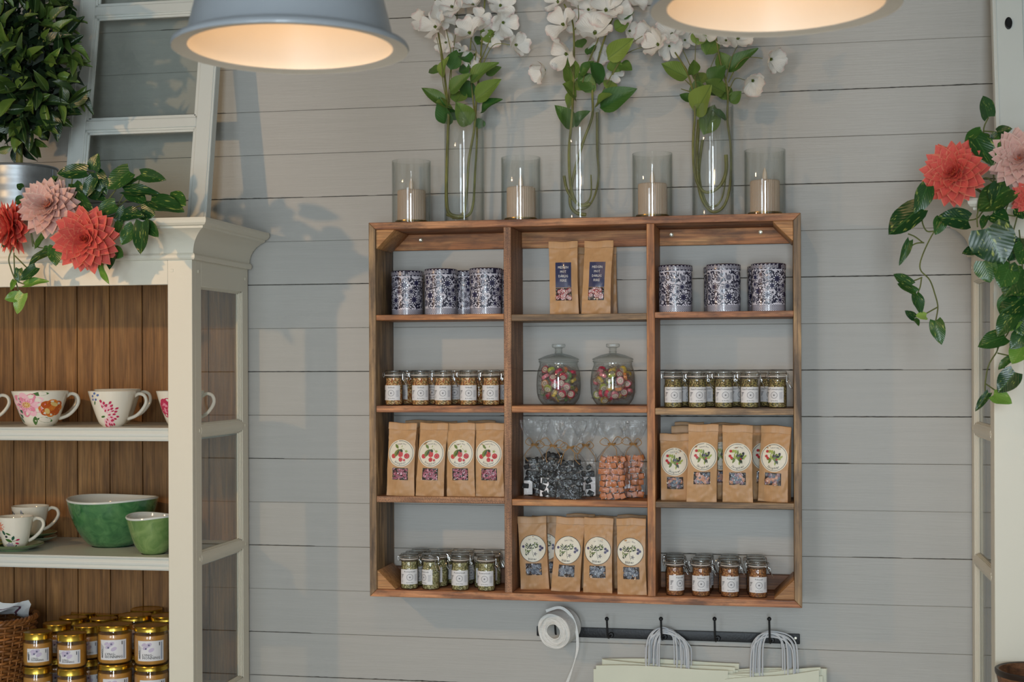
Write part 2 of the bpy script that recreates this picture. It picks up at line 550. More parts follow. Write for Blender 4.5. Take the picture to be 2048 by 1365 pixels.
struct(MB().box(XL - 0.1, XL, YF, 0.0, 0, ZC).build('wall_left', PLAIN))
struct(MB().box(XR, XR + 0.1, YF, 0.0, 0, ZC).build('wall_right', PLAIN))
struct(MB().box(XL - 0.1, XR + 0.1, YF - 0.1, 0.12, -0.1, 0.0).build('floor', FLOORM))
struct(MB().box(XL - 0.1, XR + 0.1, YF - 0.1, 0.12, ZC, ZC + 0.1).build('ceiling', CEIL))
wf = MB()
edges = [XL] + [e for w in WINDOWS for e in (w[0], w[1])] + [XR]
for i in range(0, len(edges), 2): wf.box(edges[i], edges[i + 1], YF - 0.1, YF, 0, ZC)
for (a, b_, c, d, _) in WINDOWS:
    wf.box(a, b_, YF - 0.1, YF, 0, c); wf.box(a, b_, YF - 0.1, YF, d, ZC)
struct(wf.build('wall_front', PLAIN))
for i, (a, b_, c, d, _) in enumerate(WINDOWS):
    wn = bpy.data.objects.new('window_%d' % (i + 1), None); COL.objects.link(wn); struct(wn)
    wn.location = ((a + b_) / 2, YF, c)
    fr = MB()
    fr.box(a, a + 0.05, YF - 0.07, YF - 0.02, c, d).box(b_ - 0.05, b_, YF - 0.07, YF - 0.02, c, d)
    fr.box(a, b_, YF - 0.07, YF - 0.02, c, c + 0.05).box(a, b_, YF - 0.07, YF - 0.02, d - 0.05, d)
    fr.build('window_frame', PAINT, wn, world=True)
    MB().box((a + b_) / 2 - 0.015, (a + b_) / 2 + 0.015, YF - 0.07, YF - 0.02, c, d).build('mullion', PAINT, wn, world=True)
# ------------------------------------------------------------------ the wooden wall shelf
YS = -0.195
P00, P11 = px(737, 449, YS), px(1603, 1211, YS)
SX0, SX1 = P00.x, px(1603, 800, YS).x
SZ1 = px(1160, 436, YS).z
SZ0 = px(1160, 1205, YS).z
TH = 0.021
shelf = thing('wall_shelf', 'reclaimed brown wood wall shelf with twelve open cells', 'shelf', (SX0, YS, SZ0))


def board(name, p0, p1, h, material, mit0=0.0, mit1=0.0, depth=0.195, y0=YS, parent=shelf, bev=0.0012, side=1):
    """board whose grain runs p0->p1 along its lower/inner front edge; h measured to the outside; mitred ends"""
    p0 = Vector(p0); p1 = Vector(p1)
    d = p1 - p0; ln = d.length; d.normalize()
    mb = MB()
    z0, z1 = (0, h)
    a = [(-mit0 * 0, 0), (ln, 0), (ln + mit1, h * side), (-mit0, h * side)]
    vs = [(x, 0, z) for x, z in a] + [(x, depth, z) for x, z in a]
    fs = [(0, 1, 2, 3), (7, 6, 5, 4), (4, 5, 1, 0), (2, 6, 7, 3), (1, 5, 6, 2), (4, 0, 3, 7)]
    if side < 0: fs = [f[::-1] for f in fs]
    mb.add(vs, fs)
    o = obj(name, mb.mesh(name, material, bevel=bev), parent)
    ang = math.atan2(d.z, d.x)
    o.location = p0 - Vector(parent.location)
    o.rotation_euler = (0, -ang, 0)
    return o


ix0, ix1, iz0, iz1 = SX0 + TH, SX1 - TH, SZ0 + TH, SZ1 - TH
board('top_board', (ix0, YS, iz1), (ix1, YS, iz1), TH, W_RED, TH, TH)
board('bottom_board', (ix0, YS, iz0), (ix1, YS, iz0), TH, W_RED, TH, TH, side=-1)
board('side_board', (ix0, YS, iz0), (ix0, YS, iz1), TH, W_GREY, TH, TH)
board('side_board', (ix1, YS, iz0), (ix1, YS, iz1), TH, W_GREY, TH, TH, side=-1)
DV = [(px(1008, 800, YS).x, px(1023, 800, YS).x), (px(1294, 800, YS).x, px(1310, 800, YS).x)]
for i, (a, b_) in enumerate(DV):
    board('divider', (b_, YS + 0.001, iz0), (b_, YS + 0.001, iz1), b_ - a, (W_SAW, W_HONEY)[i], depth=0.190)
CELLX = [(ix0, DV[0][0]), (DV[0][1], DV[1][0]), (DV[1][1], ix1)]
rows_px = [[(629, 640), (812, 825.5), (994.5, 1007)], [(628, 641), (812.5, 826), (1001, 1014)], [(623, 635), (817, 830.5), (1005.5, 1018)]]
midx = [880, 1160, 1450]
mats_s = [[W_HONEY, W_RED, W_SAW], [W_GREY, W_HONEY, W_HONEY], [W_RED, W_GREY, W_GREY]]
SHZ = []                              # top surface height of every cell floor, [col][row]
for c in range(3):
    col = []
    for rr, (yt, yb) in enumerate(rows_px[c]):
        zt = px(midx[c], yt, YS).z; zb = px(midx[c], yb, YS).z
        board('shelf_board', (CELLX[c][0], YS + 0.002, zb), (CELLX[c][1], YS + 0.002, zb), zt - zb, mats_s[c][rr], depth=0.188)
        col.append(zt)
    col.append(iz0)
    SHZ.append(col)
# rails along the back
for c in range(3):
    board('back_rail', (CELLX[c][0], -0.02, iz1 - 0.048), (CELLX[c][1], -0.02, iz1 - 0.048), 0.048, W_HONEY, depth=0.018)
    board('back_rail', (CELLX[c][0], -0.02, iz0), (CELLX[c][1], -0.02, iz0), 0.044, W_DARK, depth=0.018)
# corner blocks


def corner_block(x, z, sx, sz):
    mb = MB(); s_ = 0.055; t = 0.012
    pr = [(0, 0), (s_, 0), (s_, t * 0.2), (t * 0.2, s_), (0, s_)]
    d0, d1 = YS + 0.006, -0.025
    pts = [(x + sx * a, z + sz * b_) for a, b_ in pr]
    vs = [(a, d0, b_) for a, b_ in pts] + [(a, d1, b_) for a, b_ in pts]
    n = len(pts)
    fs = [tuple(range(n)), tuple(range(2 * n - 1, n - 1, -1))] + [((i + 1) % n, i, n + i, n + (i + 1) % n) for i in range(n)]
    if sx * sz < 0: fs = [f[::-1] for f in fs]
    mb.add(vs, fs)
    mb.build('corner_block', W_BLOCK, shelf, world=True, bevel=0.001)


corner_block(ix0, iz1, 1, -1); corner_block(ix1, iz1, -1, -1); corner_block(ix0, iz0, 1, 1); corner_block(ix1, iz0, -1, 1)
for (sx_, sy_) in [(842, 481), (1343, 470), (1521, 465)]:
    p = px(sx_, sy_, -0.0225)
    s_ = MB()
    prof = [(0.0, -0.001), (0.0022, -0.001), (0.0026, 0.0015), (0.0046, 0.002), (0.0052, 0.001), (0.0058, 0.002), (0.0062, -0.001)]
    s_.lathe(prof, 20)
    o = s_.build('screw', SCREW, shelf)
    o.location = p - Vector(shelf.location); o.rotation_euler = (PI / 2, 0, 0)
# ------------------------------------------------------------------ glazed display hutches
HY = -0.44                           # front of the hutches
HB = -0.012                          # back
HXR = px(385, 800, HY).x             # right face of the left hutch
HXP = px(336, 800, HY).x             # inner edge of its front post
HXL = -3.0
CROWN_Z1 = px(413, 433, HY - 0.07).z
CROWN_Z0 = px(360, 520, HY).z
OPEN_Z = px(170, 572, HY).z
CROWN = [(0, 0), (0.010, 0.0), (0.0135, 0.005), (0.0135, 0.012), (0.010, 0.017), (0.006, 0.018), (0.007, 0.030), (0.011, 0.042), (0.018, 0.054),
         (0.029, 0.066), (0.043, 0.076), (0.056, 0.0815), (0.057, 0.087), (0.064, 0.089), (0.070, 0.095), (0.072, 0.102), (0.070, 0.109), (0.0, 0.110)]


def crown(parent, path_fn, zscale):
    """path_fn(o) -> list of plan points for outset o"""
    mb = MB(); rows = []
    for (o, z) in CROWN:
        rows.append([Vector((p[0], p[1], CROWN_Z0 + z * zscale)) for p in path_fn(o)])
    n = len(rows[0]); vs = [p for r_ in rows for p in r_]
    fs = []
    for j in range(len(rows) - 1):
        for i in range(n - 1):
            fs.append((j * n + i, j * n + i + 1, (j + 1) * n + i + 1, (j + 1) * n + i))
    mb.add(vs, fs)
    return mb.build('crown_moulding', PAINT, parent, world=True, ang=28)


HTOP = CROWN_Z1 - 0.062            # roof board, sunk behind the cornice
zs = (CROWN_Z1 - CROWN_Z0) / 0.110


def hutch(label, xs, xo, sgn, shelves):
    """xs: side face turned to the camera, xo: far side; sgn=+1 when the visible side faces +X"""
    t = thing('display_hutch', label, 'cabinet', ((xs + xo) / 2, HY, 0))
    pw = abs(HXR - HXP)
    B = lambda nm, a, m=PAINT, bv=0.0012: MB().box(min(a[0], a[1]), max(a[0], a[1]), a[2], a[3], a[4], a[5]).build(nm, m, t, world=True, bevel=bv)
    zb = shelves_top[2] - 0.04
    B('front_post', (xs, xs - sgn * pw, HY, HY + 0.022, zb, CROWN_Z0 + 0.01))
    B('front_post', (xo, xo + sgn * pw, HY, HY + 0.022, zb, CROWN_Z0 + 0.01))
    B('frieze_rail', (xs - sgn * pw, xo + sgn * pw, HY + 0.0005, HY + 0.022, OPEN_Z, CROWN_Z0 + 0.01))
    B('roof_board', (xs, xo, HY + 0.002, HB, HTOP - 0.012, HTOP))
    B('cornice_top', (xs + sgn * 0.066, xo, HY - 0.066, HY + 0.02, CROWN_Z1 - 0.006, CROWN_Z1 - 0.0005), PAINT, 0.001)
    # glazed side: stiles, rails, glazing bars
    thk = 0.022
    xin = xs - sgn * thk
    yst0, yst1 = HY + 0.022, HY + 0.064
    ybk0, ybk1 = HB - 0.047, HB
    B('side_stile', (xs, xin, yst0, yst1, zb, CROWN_Z0 + 0.01)); B('side_stile', (xs, xin, ybk0, ybk1, zb, CROWN_Z0 + 0.01))
    zr = [CROWN_Z0 - 0.072] + shelves + [px(480, 1335, HB).z - 0.02]
    B('side_rail', (xs, xin, yst1, ybk0, zr[0], CROWN_Z0 + 0.01)); B('side_rail', (xs, xin, yst1, ybk0, zb, zr[-1]))
    for z in shelves:
        g = MB()
        prof = [(-0.006, -0.015), (0.0, -0.015), (0.004, -0.011), (0.006, -0.004), (0.0065, 0.0), (0.006, 0.004), (0.004, 0.011), (0.0, 0.015), (-0.006, 0.015)]
        rows = [[Vector((xs + sgn * (a - 0.004), yy, z + b_)) for a, b_ in prof] for yy in (yst1 - 0.004, ybk0 + 0.004)]
        n = len(prof)
        g.add(rows[0] + rows[1], [(i, i + 1, n + i + 1, n + i) if sgn > 0 else (i + 1, i, n + i, n + i + 1) for i in range(n - 1)] + [tuple(range(n)), tuple(range(2 * n - 1, n - 1, -1))])
        g.build('glazing_bar', PAINT, t, world=True)
        for yy in ((yst0 + yst1) / 2 + 0.006, (ybk0 + ybk1) / 2 - 0.006):
            B('peg', (xs, xs + sgn * 0.0025, yy - 0.005, yy + 0.005, z - 0.005, z + 0.005))
    for yy in ((yst0 + yst1) / 2, (ybk0 + ybk1) / 2):
        B('peg', (xs, xs + sgn * 0.0025, yy - 0.005, yy + 0.005, CROWN_Z0 - 0.036, CROWN_Z0 - 0.026))
    B('peg', (xs - sgn * (pw * 0.82 - 0.0045), xs - sgn * (pw * 0.82 + 0.0045), HY - 0.0008, HY + 0.001, CROWN_Z0 - 0.034, CROWN_Z0 - 0.025))
    for i in range(len(zr) - 1):
        z1 = zr[i] - (0.014 if i else 0); z0 = zr[i + 1] + (0.014 if i < len(zr) - 2 else 0)
        pn = B('glass_pane', (xs - sgn * 0.012, xs - sgn * 0.014, yst1, ybk0, z0, z1), PANE, 0)
        bd = MB()
        # stepped glazing bead round the pane
        for (w, o) in ((0.006, 0.003), (0.011, 0.006), (0.016, 0.009)):
            xa, xb = sorted((xs - sgn * o, xs - sgn * 0.013))
            bd.box(xa, xb, yst1, yst1 + w, z0, z1).box(xa, xb, ybk0 - w, ybk0, z0, z1)
            bd.box(xa, xb, yst1, ybk0, z0, z0 + w * 0.45).box(xa, xb, yst1, ybk0, z1 - w * 0.45, z1)
        bd.build('glazing_bead', PAINT, pn, world=True, smooth=False)
    # crown
    if sgn > 0:
        crown(t, lambda o: [(xo, HY - o), (xs + o, HY - o), (xs + o, HB)], zs)
    else:
        crown(t, lambda o: [(xs - o, HB), (xs - o, HY - o), (xo, HY - o)], zs)
    # shelves with a reeded front edge
    for z in shelves_top:
        s_ = MB()
        prof = [(0, 0), (-0.004, 0), (-0.006, -0.003), (-0.004, -0.007), (-0.001, -0.009), (-0.004, -0.012), (-0.006, -0.017), (-0.005, -0.023), (-0.002, -0.026), (-0.004, -0.029), (-0.006, -0.033), (-0.004, -0.037), (0, -0.038)]
        x0, x1 = sorted((xs - sgn * 0.03, xo + sgn * 0.03))
        rows = [[Vector((xx, HY + 0.010 + a, z + b_)) for a, b_ in prof] for xx in (x0, x1)]
        n = len(prof)
        s_.add(rows[0] + rows[1], [(i + 1, i, n + i, n + i + 1) for i in range(n - 1)])
        s_.box(x0, x1, HY + 0.010, HB - 0.014, z - 0.038, z)
        s_.build('cabinet_shelf', PAINT_COOL, t, world=True, ang=30)
    # back of upright planks
    step = 0.1105
    ref = px(90, 700, HB - 0.012).x
    x0, x1 = sorted((xs - sgn * thk, xo + sgn * thk))
    k = math.floor((x0 - ref) / step)
    while ref + k * step < x1:
        a = max(x0, ref + k * step + 0.0015); b_ = min(x1, ref + (k + 1) * step - 0.0015)
        k += 1
        if b_ - a < 0.004: continue
        mb = MB().box(0, CROWN_Z0 - zb, 0, 0.010, 0, b_ - a)
        o = obj('plank', mb.mesh('plank', W_PLANK, bevel=0.0012), t)
        o.location = Vector((b_, HB - 0.012, zb)) - Vector(t.location)
        o.rotation_euler = (0, -PI / 2, 0)
    B('back_panel', (xs - sgn * 0.004, xo + sgn * 0.004, HB - 0.002, HB, zb, CROWN_Z0), W_DARK, 0)
    # base cupboard that carries the hutch
    x0, x1 = sorted((xs + sgn * 0.01, xo))
    B('counter_top', (x0, x1, HY - 0.19, HB, zb - 0.035, zb), PAINT, 0.004)
    bc = B('base_cabinet', (x0 + 0.01, x1 - 0.01, HY - 0.16, HB, 0.0, zb - 0.035))
    for q in range(2):
        wd = (x1 - x0 - 0.06) / 2
        dx = x0 + 0.025 + q * (wd + 0.01)
        MB().box(dx, dx + wd, HY - 0.178, HY - 0.16, 0.06, zb - 0.06).build('door', PAINT, t, world=True, bevel=0.002)
    return t


shelves_top = [px(170, 856, HY).z, px(170, 1113, HY).z, px(228, 1257, -0.40).z - 0.226]
bars = [px(440, 857, (HY + HB) / 2).z, px(440, 1104, (HY + HB) / 2).z]
hutch_left = hutch('cream painted hutch with brown plank back, shelving cups, bowls and honey jars', HXR, HXL, 1, bars)
HX2 = px(1988, 800, HY).x
hutch_right = hutch('cream painted hutch edge at the right with coral dahlias on its cornice', HX2, 1.9, -1, bars)


# ------------------------------------------------------------------ old window sashes leaning on the wall
def sash(name, label, w, h, base, lean, rails, st, bot, keyhole=None, roll=0.0):
    t = thing(name, label, 'window', base)
    th = 0.034
    t.location.z += th * math.sin(lean) + 0.001
    t.rotation_euler = (-lean, roll, 0)

    def moulded(nm, x0, x1, z0, z1, inner):
        mb = MB().box(x0, x1, 0, th, z0, z1)
        o = mb.build(nm, PAINT_COOL, t, bevel=0.002)
        return o
    moulded('stile', 0, st, 0, h, 1); moulded('stile', w - st, w, 0, h, -1)
    zs_ = [0] + rails + [h]
    moulded('rail', st, w - st, 0, bot, 0); moulded('rail', st, w - st, h - st, h, 0)
    rt = 0.030
    for z in rails: moulded('rail', st, w - st, z - rt / 2, z + rt / 2, 0)
    lo = [bot] + [z + rt / 2 for z in rails]; hi = [z - rt / 2 for z in rails] + [h - st]
    for a, b_ in zip(lo, hi):
        g = MB().box(st, w - st, th * 0.45, th * 0.45 + 0.003, a, b_).build('pane', PANE, t)
        bd = MB()
        for (ww, yy) in ((0.006, 0.005), (0.012, 0.010)):
            bd.box(st, st + ww, yy, th * 0.45, a, b_).box(w - st - ww, w - st, yy, th * 0.45, a, b_)
            bd.box(st, w - st, yy, th * 0.45, a, a + ww).box(st, w - st, yy, th * 0.45, b_ - ww, b_)
        bd.build('glazing_bead', PAINT_COOL, g, smooth=False)
    for xx in (0.006, w - 0.010):
        MB().box(xx, xx + 0.004, -0.002, 0.004, 0, h).build('edge_bead', PAINT_COOL, t, bevel=0.001)
    if keyhole:
        k = MB()
        k.lathe([(0.0, 0.004), (0.009, 0.004), (0.0105, 0.0055), (0.013, 0.005), (0.0135, 0.0)], 24)
        k.box(-0.0022, 0.0022, -0.007, 0.007, 0.0042, 0.0048)
        o = k.build('keyhole_plate', BLACK, t)
        o.location = (keyhole[0], 0, keyhole[1]); o.rotation_euler = (PI / 2, 0, 0); o.scale = (0.72, 1.25, 1)
    return t


# left sash: foot on the hutch roof, head against the wall
LY = -0.235
b0 = px(408, 430, LY); b0.z = HTOP
b1 = px(118, 430, LY)
lw = b0.x - b1.x
lean_l = math.atan2(0.235 - 0.042, 1.10)
c_ = math.cos(lean_l)


def on_sash(x, y, lean, Y0):
    """height along the leaning sash that projects to pixel y at pixel x"""
    for it in range(8):
        if it == 0: Yc = Y0
        p = px(x, y, Yc)
        s_ = (p.z - HTOP) / math.cos(lean)
        Yc = Y0 + s_ * math.sin(lean)
    return s_


rl = [on_sash(280, 252, lean_l, LY), on_sash(280, 22, lean_l, LY)]
d_ = rl[1] - rl[0]
sash('window_sash', 'white multi-pane window sash leaning behind the leafy bush on the left', lw, 1.10 / c_,
     (b1.x, LY, HTOP), lean_l, rl + [rl[1] + d_], 0.052, max(0.05, rl[0] - d_))
# right sash
RY = -0.30
p0 = px(1994, 330, RY); pt = px(1986, 20, RY + 0.1)
lean_r = lean_l
kz = on_sash(2020, 52, lean_r, RY)
rr_ = [on_sash(2045, 183, lean_r, RY)]
sash('window_sash', 'white window sash with black keyhole plate at the right edge', 0.46, 1.10 / c_,
     (px(1998, 390, RY).x, RY, HTOP), lean_r, [rr_[0], rr_[0] + 0.36], 0.078, max(0.06, rr_[0] - 0.36), keyhole=(0.040, kz))
# ------------------------------------------------------------------ pendant lamps
ENAMEL = mat('pale_grey_enamel', rgb(156, 162, 168), rough=0.35, coat=0.2, var=0.03, vscale=6)
ENAMEL_IN = mat('white_enamel_inside', rgb(236, 224, 206), rough=0.4)
BULB = bpy.data.materials.new('warm_bulb'); BULB.use_nodes = True
_nt = BULB.node_tree; _nt.nodes.clear()
_e = N(_nt, 'ShaderNodeEmission'); _e.inputs[0].default_value = (1.0, 0.66, 0.36, 1); _e.inputs[1].default_value = 1.6
_o = N(_nt, 'ShaderNodeOutputMaterial'); _nt.links.new(_e.outputs[0], _o.inputs[0])


def pendant(label, cx, cy, halfw, depth_fwd, down):
    """depth along the optical axis; the rim size follows"""
    # solve Y so that the forward depth matches
    Y = -DIST + depth_fwd * CC
    for _ in range(20):
        p = px(cx, cy, Y)
        f_ = -(p.x) * CS + (p.y + DIST) * CC
        Y += (depth_fwd - f_) * CC
    p = px(cx, cy, Y)
    R = halfw * depth_fwd / F
    t = thing('pendant_lamp', label, 'lamp', p, 0, 'enamel pendant lamps above the counter')
    k = R / 0.2
    outer = [(0.200, 0.000), (0.2015, 0.004), (0.199, 0.010), (0.190, 0.014), (0.178, 0.017), (0.1755, 0.022), (0.172, 0.035), (0.166, 0.060), (0.157, 0.095), (0.146, 0.130),
             (0.130, 0.165), (0.108, 0.195), (0.080, 0.215), (0.055, 0.225), (0.050, 0.235), (0.050, 0.290), (0.040, 0.305), (0.0, 0.305)]
    inner = [(0.200, 0.000), (0.196, 0.0015), (0.180, 0.002), (0.1735, 0.004), (0.1715, 0.012), (0.163, 0.058), (0.154, 0.093), (0.143, 0.128), (0.127, 0.162), (0.105, 0.191), (0.078, 0.211), (0.0, 0.214)]
    s_ = MB()
    s_.lathe([(r * k, z * k) for r, z in outer], 72)
    o = s_.build('shade', ENAMEL, t, ang=50)
    li = MB(); li.lathe([(r * k, z * k) for r, z in inner][::-1], 72)
    li.build('shade_lining', ENAMEL_IN, t, ang=50)
    MB().tube([(0, 0, 0.30 * k), (0, 0, ZC - p.z)], 0.004, 8).build('cord', BLACK, t)
    MB().lathe([(0.0, 0), (0.05, 0), (0.05, -0.02), (0.03, -0.035), (0.0, -0.035)][::-1], 24, c=(0, 0, ZC - p.z)).build('ceiling_rose', ENAMEL, t)
    MB().lathe([(0.0, 0.09 * k), (0.018, 0.095 * k), (0.028, 0.115 * k), (0.026, 0.14 * k), (0.016, 0.165 * k), (0.014, 0.21 * k)], 20).build('bulb', BULB, t)
    ld = bpy.data.lights.new('bulb_light', 'POINT'); ld.energy = LAMP_W; ld.color = LAMP_COL; ld.shadow_soft_size = 0.045
    lo = bpy.data.objects.new('bulb_light', ld); COL.objects.link(lo); lo.parent = t; lo.location = (0, 0, 0.075 * k)
    # extra spot at the rim, added to light the wall but not the lining
    ls = bpy.data.lights.new('added_downlight', 'SPOT'); ls.energy = down; ls.color = (1.0, 0.66, 0.38); ls.spot_size = math.radians(174); ls.spot_blend = 0.35; ls.shadow_soft_size = 0.05
    l2 = bpy.data.objects.new('added_downlight', ls); COL.objects.link(l2); l2.parent = t; l2.location = (0, 0, -0.004)
    return t


pendant('pale grey enamel pendant lamp hanging over the left cabinet', 582, 101, 234, 2.42, 7.0)
pendant('pale grey enamel pendant lamp cut by the top of the frame, above the flowers', 1550, 18, 248, 2.30, 2.0)
# ------------------------------------------------------------------ candles, vases and dogwood on the shelf
TOPZ = SZ1
CANDLE = mat('ribbed_wax', rgb(186, 164, 142), rough=0.6, var=0.05, vscale=20)
FLAME = mat('frosted_flame', rgb(214, 196, 172), rough=0.45)


def make_holder():
    t = thing('candle_holder', '', 'candle')
    b = MB(); b.lathe([(0.0, 0.0), (0.046, 0.0), (0.0475, 0.002), (0.046, 0.004), (0.0455, 0.009), (0.0485, 0.010), (0.0485, 0.0125), (0.0445, 0.0125), (0.044, 0.009), (0.0, 0.009)], 48)
    b.build('brass_base', BRASS, t)
    g = MB(); g.lathe([(0.052, 0.0), (0.0575, 0.0005), (0.058, 0.003), (0.058, 0.190)], 64); g.lathe([(0.058, 0.190), (0.0572, 0.1912), (0.0556, 0.190), (0.0556, 0.004)], 64)
    g.build('glass_cylinder', GLASS, t, ang=60)
    c = MB(); n = 264
    c.lathe([(0.041, 0.0095), (0.041, 0.100), (0.039, 0.1035), (0.034, 0.104), (0.028, 0.100), (0.0, 0.098)], n, flute=0.022, nf=44)
    cd = c.build('candle', CANDLE, t, ang=80)
    f = MB(); f.lathe([(0.0, 0.098), (0.005, 0.102), (0.0075, 0.112), (0.0065, 0.124), (0.003, 0.137), (0.0, 0.143)], 14)
    f.build('flame', FLAME, cd)
    return t


holder = make_holder()
HOLD = [(823, 'ribbed candle in glass cylinder, leftmost on the shelf top'), (1042, 'ribbed candle in glass cylinder between the first and second vases'),
        (1305, 'ribbed candle in glass cylinder between the second and third vases'), (1530, 'ribbed candle in glass cylinder, rightmost on the shelf top')]
for i, (x, lb) in enumerate(HOLD):
    o = holder if i == 0 else copy_tree(holder)
    o.location = (px(x, 433, -0.095).x, -0.095, TOPZ)
    o.rotation_euler = (0, 0, 0.7 * i)
    tag(o, lb, 'candle', 'glass candle holders on the shelf')


def make_vase():
    g = MB()
    g.lathe([(0.0, 0.0), (0.052, 0.0), (0.0575, 0.001), (0.059, 0.004), (0.059, 0.322)], 64)
    g.lathe([(0.059, 0.322), (0.058, 0.3235), (0.0562, 0.322), (0.0558, 0.006)], 64)
    g.lathe([(0.055, 0.006), (0.0, 0.006)], 64)
    return g.mesh('glass_vase', GLASS, ang=60)


vm = make_vase()
VASEX = [(929, 'tall clear glass vase on the left holding dogwood stems'), (1161, 'tall clear glass vase in the middle of the shelf top'), (1426, 'tall clear glass vase under the right pendant lamp')]
VC = []
for x, lb in VASEX:
    o = obj('glass_vase', vm)
    o.location = (px(x, 433, -0.095).x, -0.095, TOPZ)
    VC.append(Vector(o.location))
    tag(o, lb, 'vase', 'cylinder vases on the shelf')


def leaf_mat(name, c1, c2, rough=0.38, vein=(0.5, 0.6, 0.3, 1), varieg=0.0, vcol=(0.6, 0.68, 0.25, 1)):
    """leaf blade: local X across (-.5..0.5), Y along (0..1)"""
    m, nt, b = new_mat(name); L = nt.links
    tc = N(nt, 'ShaderNodeTexCoord'); oi = N(nt, 'ShaderNodeObjectInfo')
    mx = N(nt, 'ShaderNodeMix', data_type='RGBA'); mx.inputs[6].default_value = c1; mx.inputs[7].default_value = c2
    pw = N(nt, 'ShaderNodeMath', operation='POWER'); pw.inputs[1].default_value = 1.5
    L.new(oi.outputs['Random'], pw.inputs[0]); L.new(pw.outputs[0], mx.inputs[0])
    sep = N(nt, 'ShaderNodeSeparateXYZ'); L.new(tc.outputs['UV'], sep.inputs[0])
    # midrib and side veins from the blade coordinates
    sx = N(nt, 'ShaderNodeMath', operation='SUBTRACT'); sx.inputs[1].default_value = 0.5
    L.new(sep.outputs[0], sx.inputs[0])
    ab = N(nt, 'ShaderNodeMath', operation='ABSOLUTE'); L.new(sx.outputs[0], ab.inputs[0])
    mr = N(nt, 'ShaderNodeMapRange'); mr.inputs[1].default_value = 0.008; mr.inputs[2].default_value = 0.03; mr.inputs[3].default_value = 0.55; mr.inputs[4].default_value = 0.0
    L.new(ab.outputs[0], mr.inputs[0])
    mv = N(nt, 'ShaderNodeMix', data_type='RGBA'); mv.inputs[7].default_value = vein
    L.new(mr.outputs[0], mv.inputs[0])
    last = mx.outputs[2]
    if varieg:
        ml = N(nt, 'ShaderNodeMath', operation='MULTIPLY'); ml.inputs[1].default_value = 91.0
        L.new(oi.outputs['Random'], ml.inputs[0])
        mp = N(nt, 'ShaderNodeMapping'); mp.inputs['Scale'].default_value = (9, 3.0, 1)
        mp.inputs['Rotation'].default_value = (0, 0, 0.5)
        ad = N(nt, 'ShaderNodeVectorMath', operation='ADD')
        L.new(tc.outputs['UV'], mp.inputs['Vector']); L.new(mp.outputs[0], ad.inputs[0]); L.new(ml.outputs[0], ad.inputs[1])
        no = N(nt, 'ShaderNodeTexNoise'); no.inputs['Scale'].default_value = 1.5; no.inputs['Detail'].default_value = 5
        L.new(ad.outputs[0], no.inputs['Vector'])
        m2 = N(nt, 'ShaderNodeMapRange'); m2.inputs[1].default_value = 0.60; m2.inputs[2].default_value = 0.70; m2.inputs[4].default_value = varieg
        L.new(no.outputs[0], m2.inputs[0])
        m3 = N(nt, 'ShaderNodeMix', data_type='RGBA'); m3.inputs[7].default_value = vcol
        L.new(m2.outputs[0], m3.inputs[0]); L.new(last, m3.inputs[6])
        last = m3.outputs[2]
    L.new(last, mv.inputs[6])
    L.new(mv.outputs[2], b.inputs['Base Color'])
    b.inputs['Roughness'].default_value = rough
    b.inputs['Specular IOR Level'].default_value = 0.5
    wv = N(nt, 'ShaderNodeTexWave'); wv.wave_type = 'BANDS'; wv.bands_direction = 'Y'; wv.inputs['Scale'].default_value = 2.6; wv.inputs['Distortion'].default_value = 0.6
    mp4 = N(nt, 'ShaderNodeMapping'); L.new(tc.outputs['UV'], mp4.inputs['Vector'])
    cmb = N(nt, 'ShaderNodeCombineXYZ'); sb = N(nt, 'ShaderNodeMath', operation='SUBTRACT')
    L.new(sep.outputs[1], sb.inputs[0]); L.new(ab.outputs[0], sb.inputs[1]); L.new(sb.outputs[0], cmb.inputs[1])
    L.new(cmb.outputs[0], wv.inputs['Vector'])
    bp = N(nt, 'ShaderNodeBump'); bp.inputs['Strength'].default_value = 0.12; bp.inputs['Distance'].default_value = 0.002
    L.new(wv.outputs['Fac'], bp.inputs['Height']); L.new(bp.outputs[0], b.inputs['Normal'])
    return m


def leaf_mesh(name, material, shape='heart', fold=0.25, curl=0.3, wave=0.05, n=9, seed=0):
    """unit leaf: base at the origin, tip at +Y 1, width 1 on X, upper face +Z; carries UVs"""
    r = random.Random(seed)
    vs = []; uv = []
    cols = [-1, -0.66, -0.33, 0, 0.33, 0.66, 1]
    for j in range(n + 1):
        t = j / n
        if shape == 'heart':
            w = 0.5 * min(1.0, math.sin(PI * min(1, (t + 0.10) / 1.10) ** 0.72) ** 0.75 * 1.02)
            if t > 0.985: w = 0.004
        elif shape == 'ovate':
            w = 0.5 * (math.sin(PI * t ** 0.72) ** 0.85) if 0 < t < 1 else 0.006
        else:      # lance
            w = 0.5 * (math.sin(PI * t ** 0.9) ** 0.9) if 0 < t < 1 else 0.01
        for c in cols:
            x = c * w
            back = 0.0
            if shape == 'heart' and t < 0.25: back = -0.10 * (1 - t / 0.25) * (abs(c) ** 1.3)
            z = fold * abs(x) - curl * t * t + wave * math.sin(t * 9 + c * 2 + r.random() * 0.3) * abs(c)
            vs.append((x, t + back, z)); uv.append((0.5 + 0.5 * c * max(w, 0.02) * 2, t))
    w_ = len(cols)
    fs = [(j * w_ + i, j * w_ + i + 1, (j + 1) * w_ + i + 1, (j + 1) * w_ + i) for j in range(n) for i in range(w_ - 1)]
    me = bpy.data.meshes.new(name)
    me.from_pydata(vs, [], fs)
    me.materials.append(material)
    ul = me.uv_layers.new(name='blade')
    for lp in me.loops: ul.data[lp.index].uv = uv[lp.vertex_index]
    me.polygons.foreach_set('use_smooth', [True] * len(me.polygons))
    return me


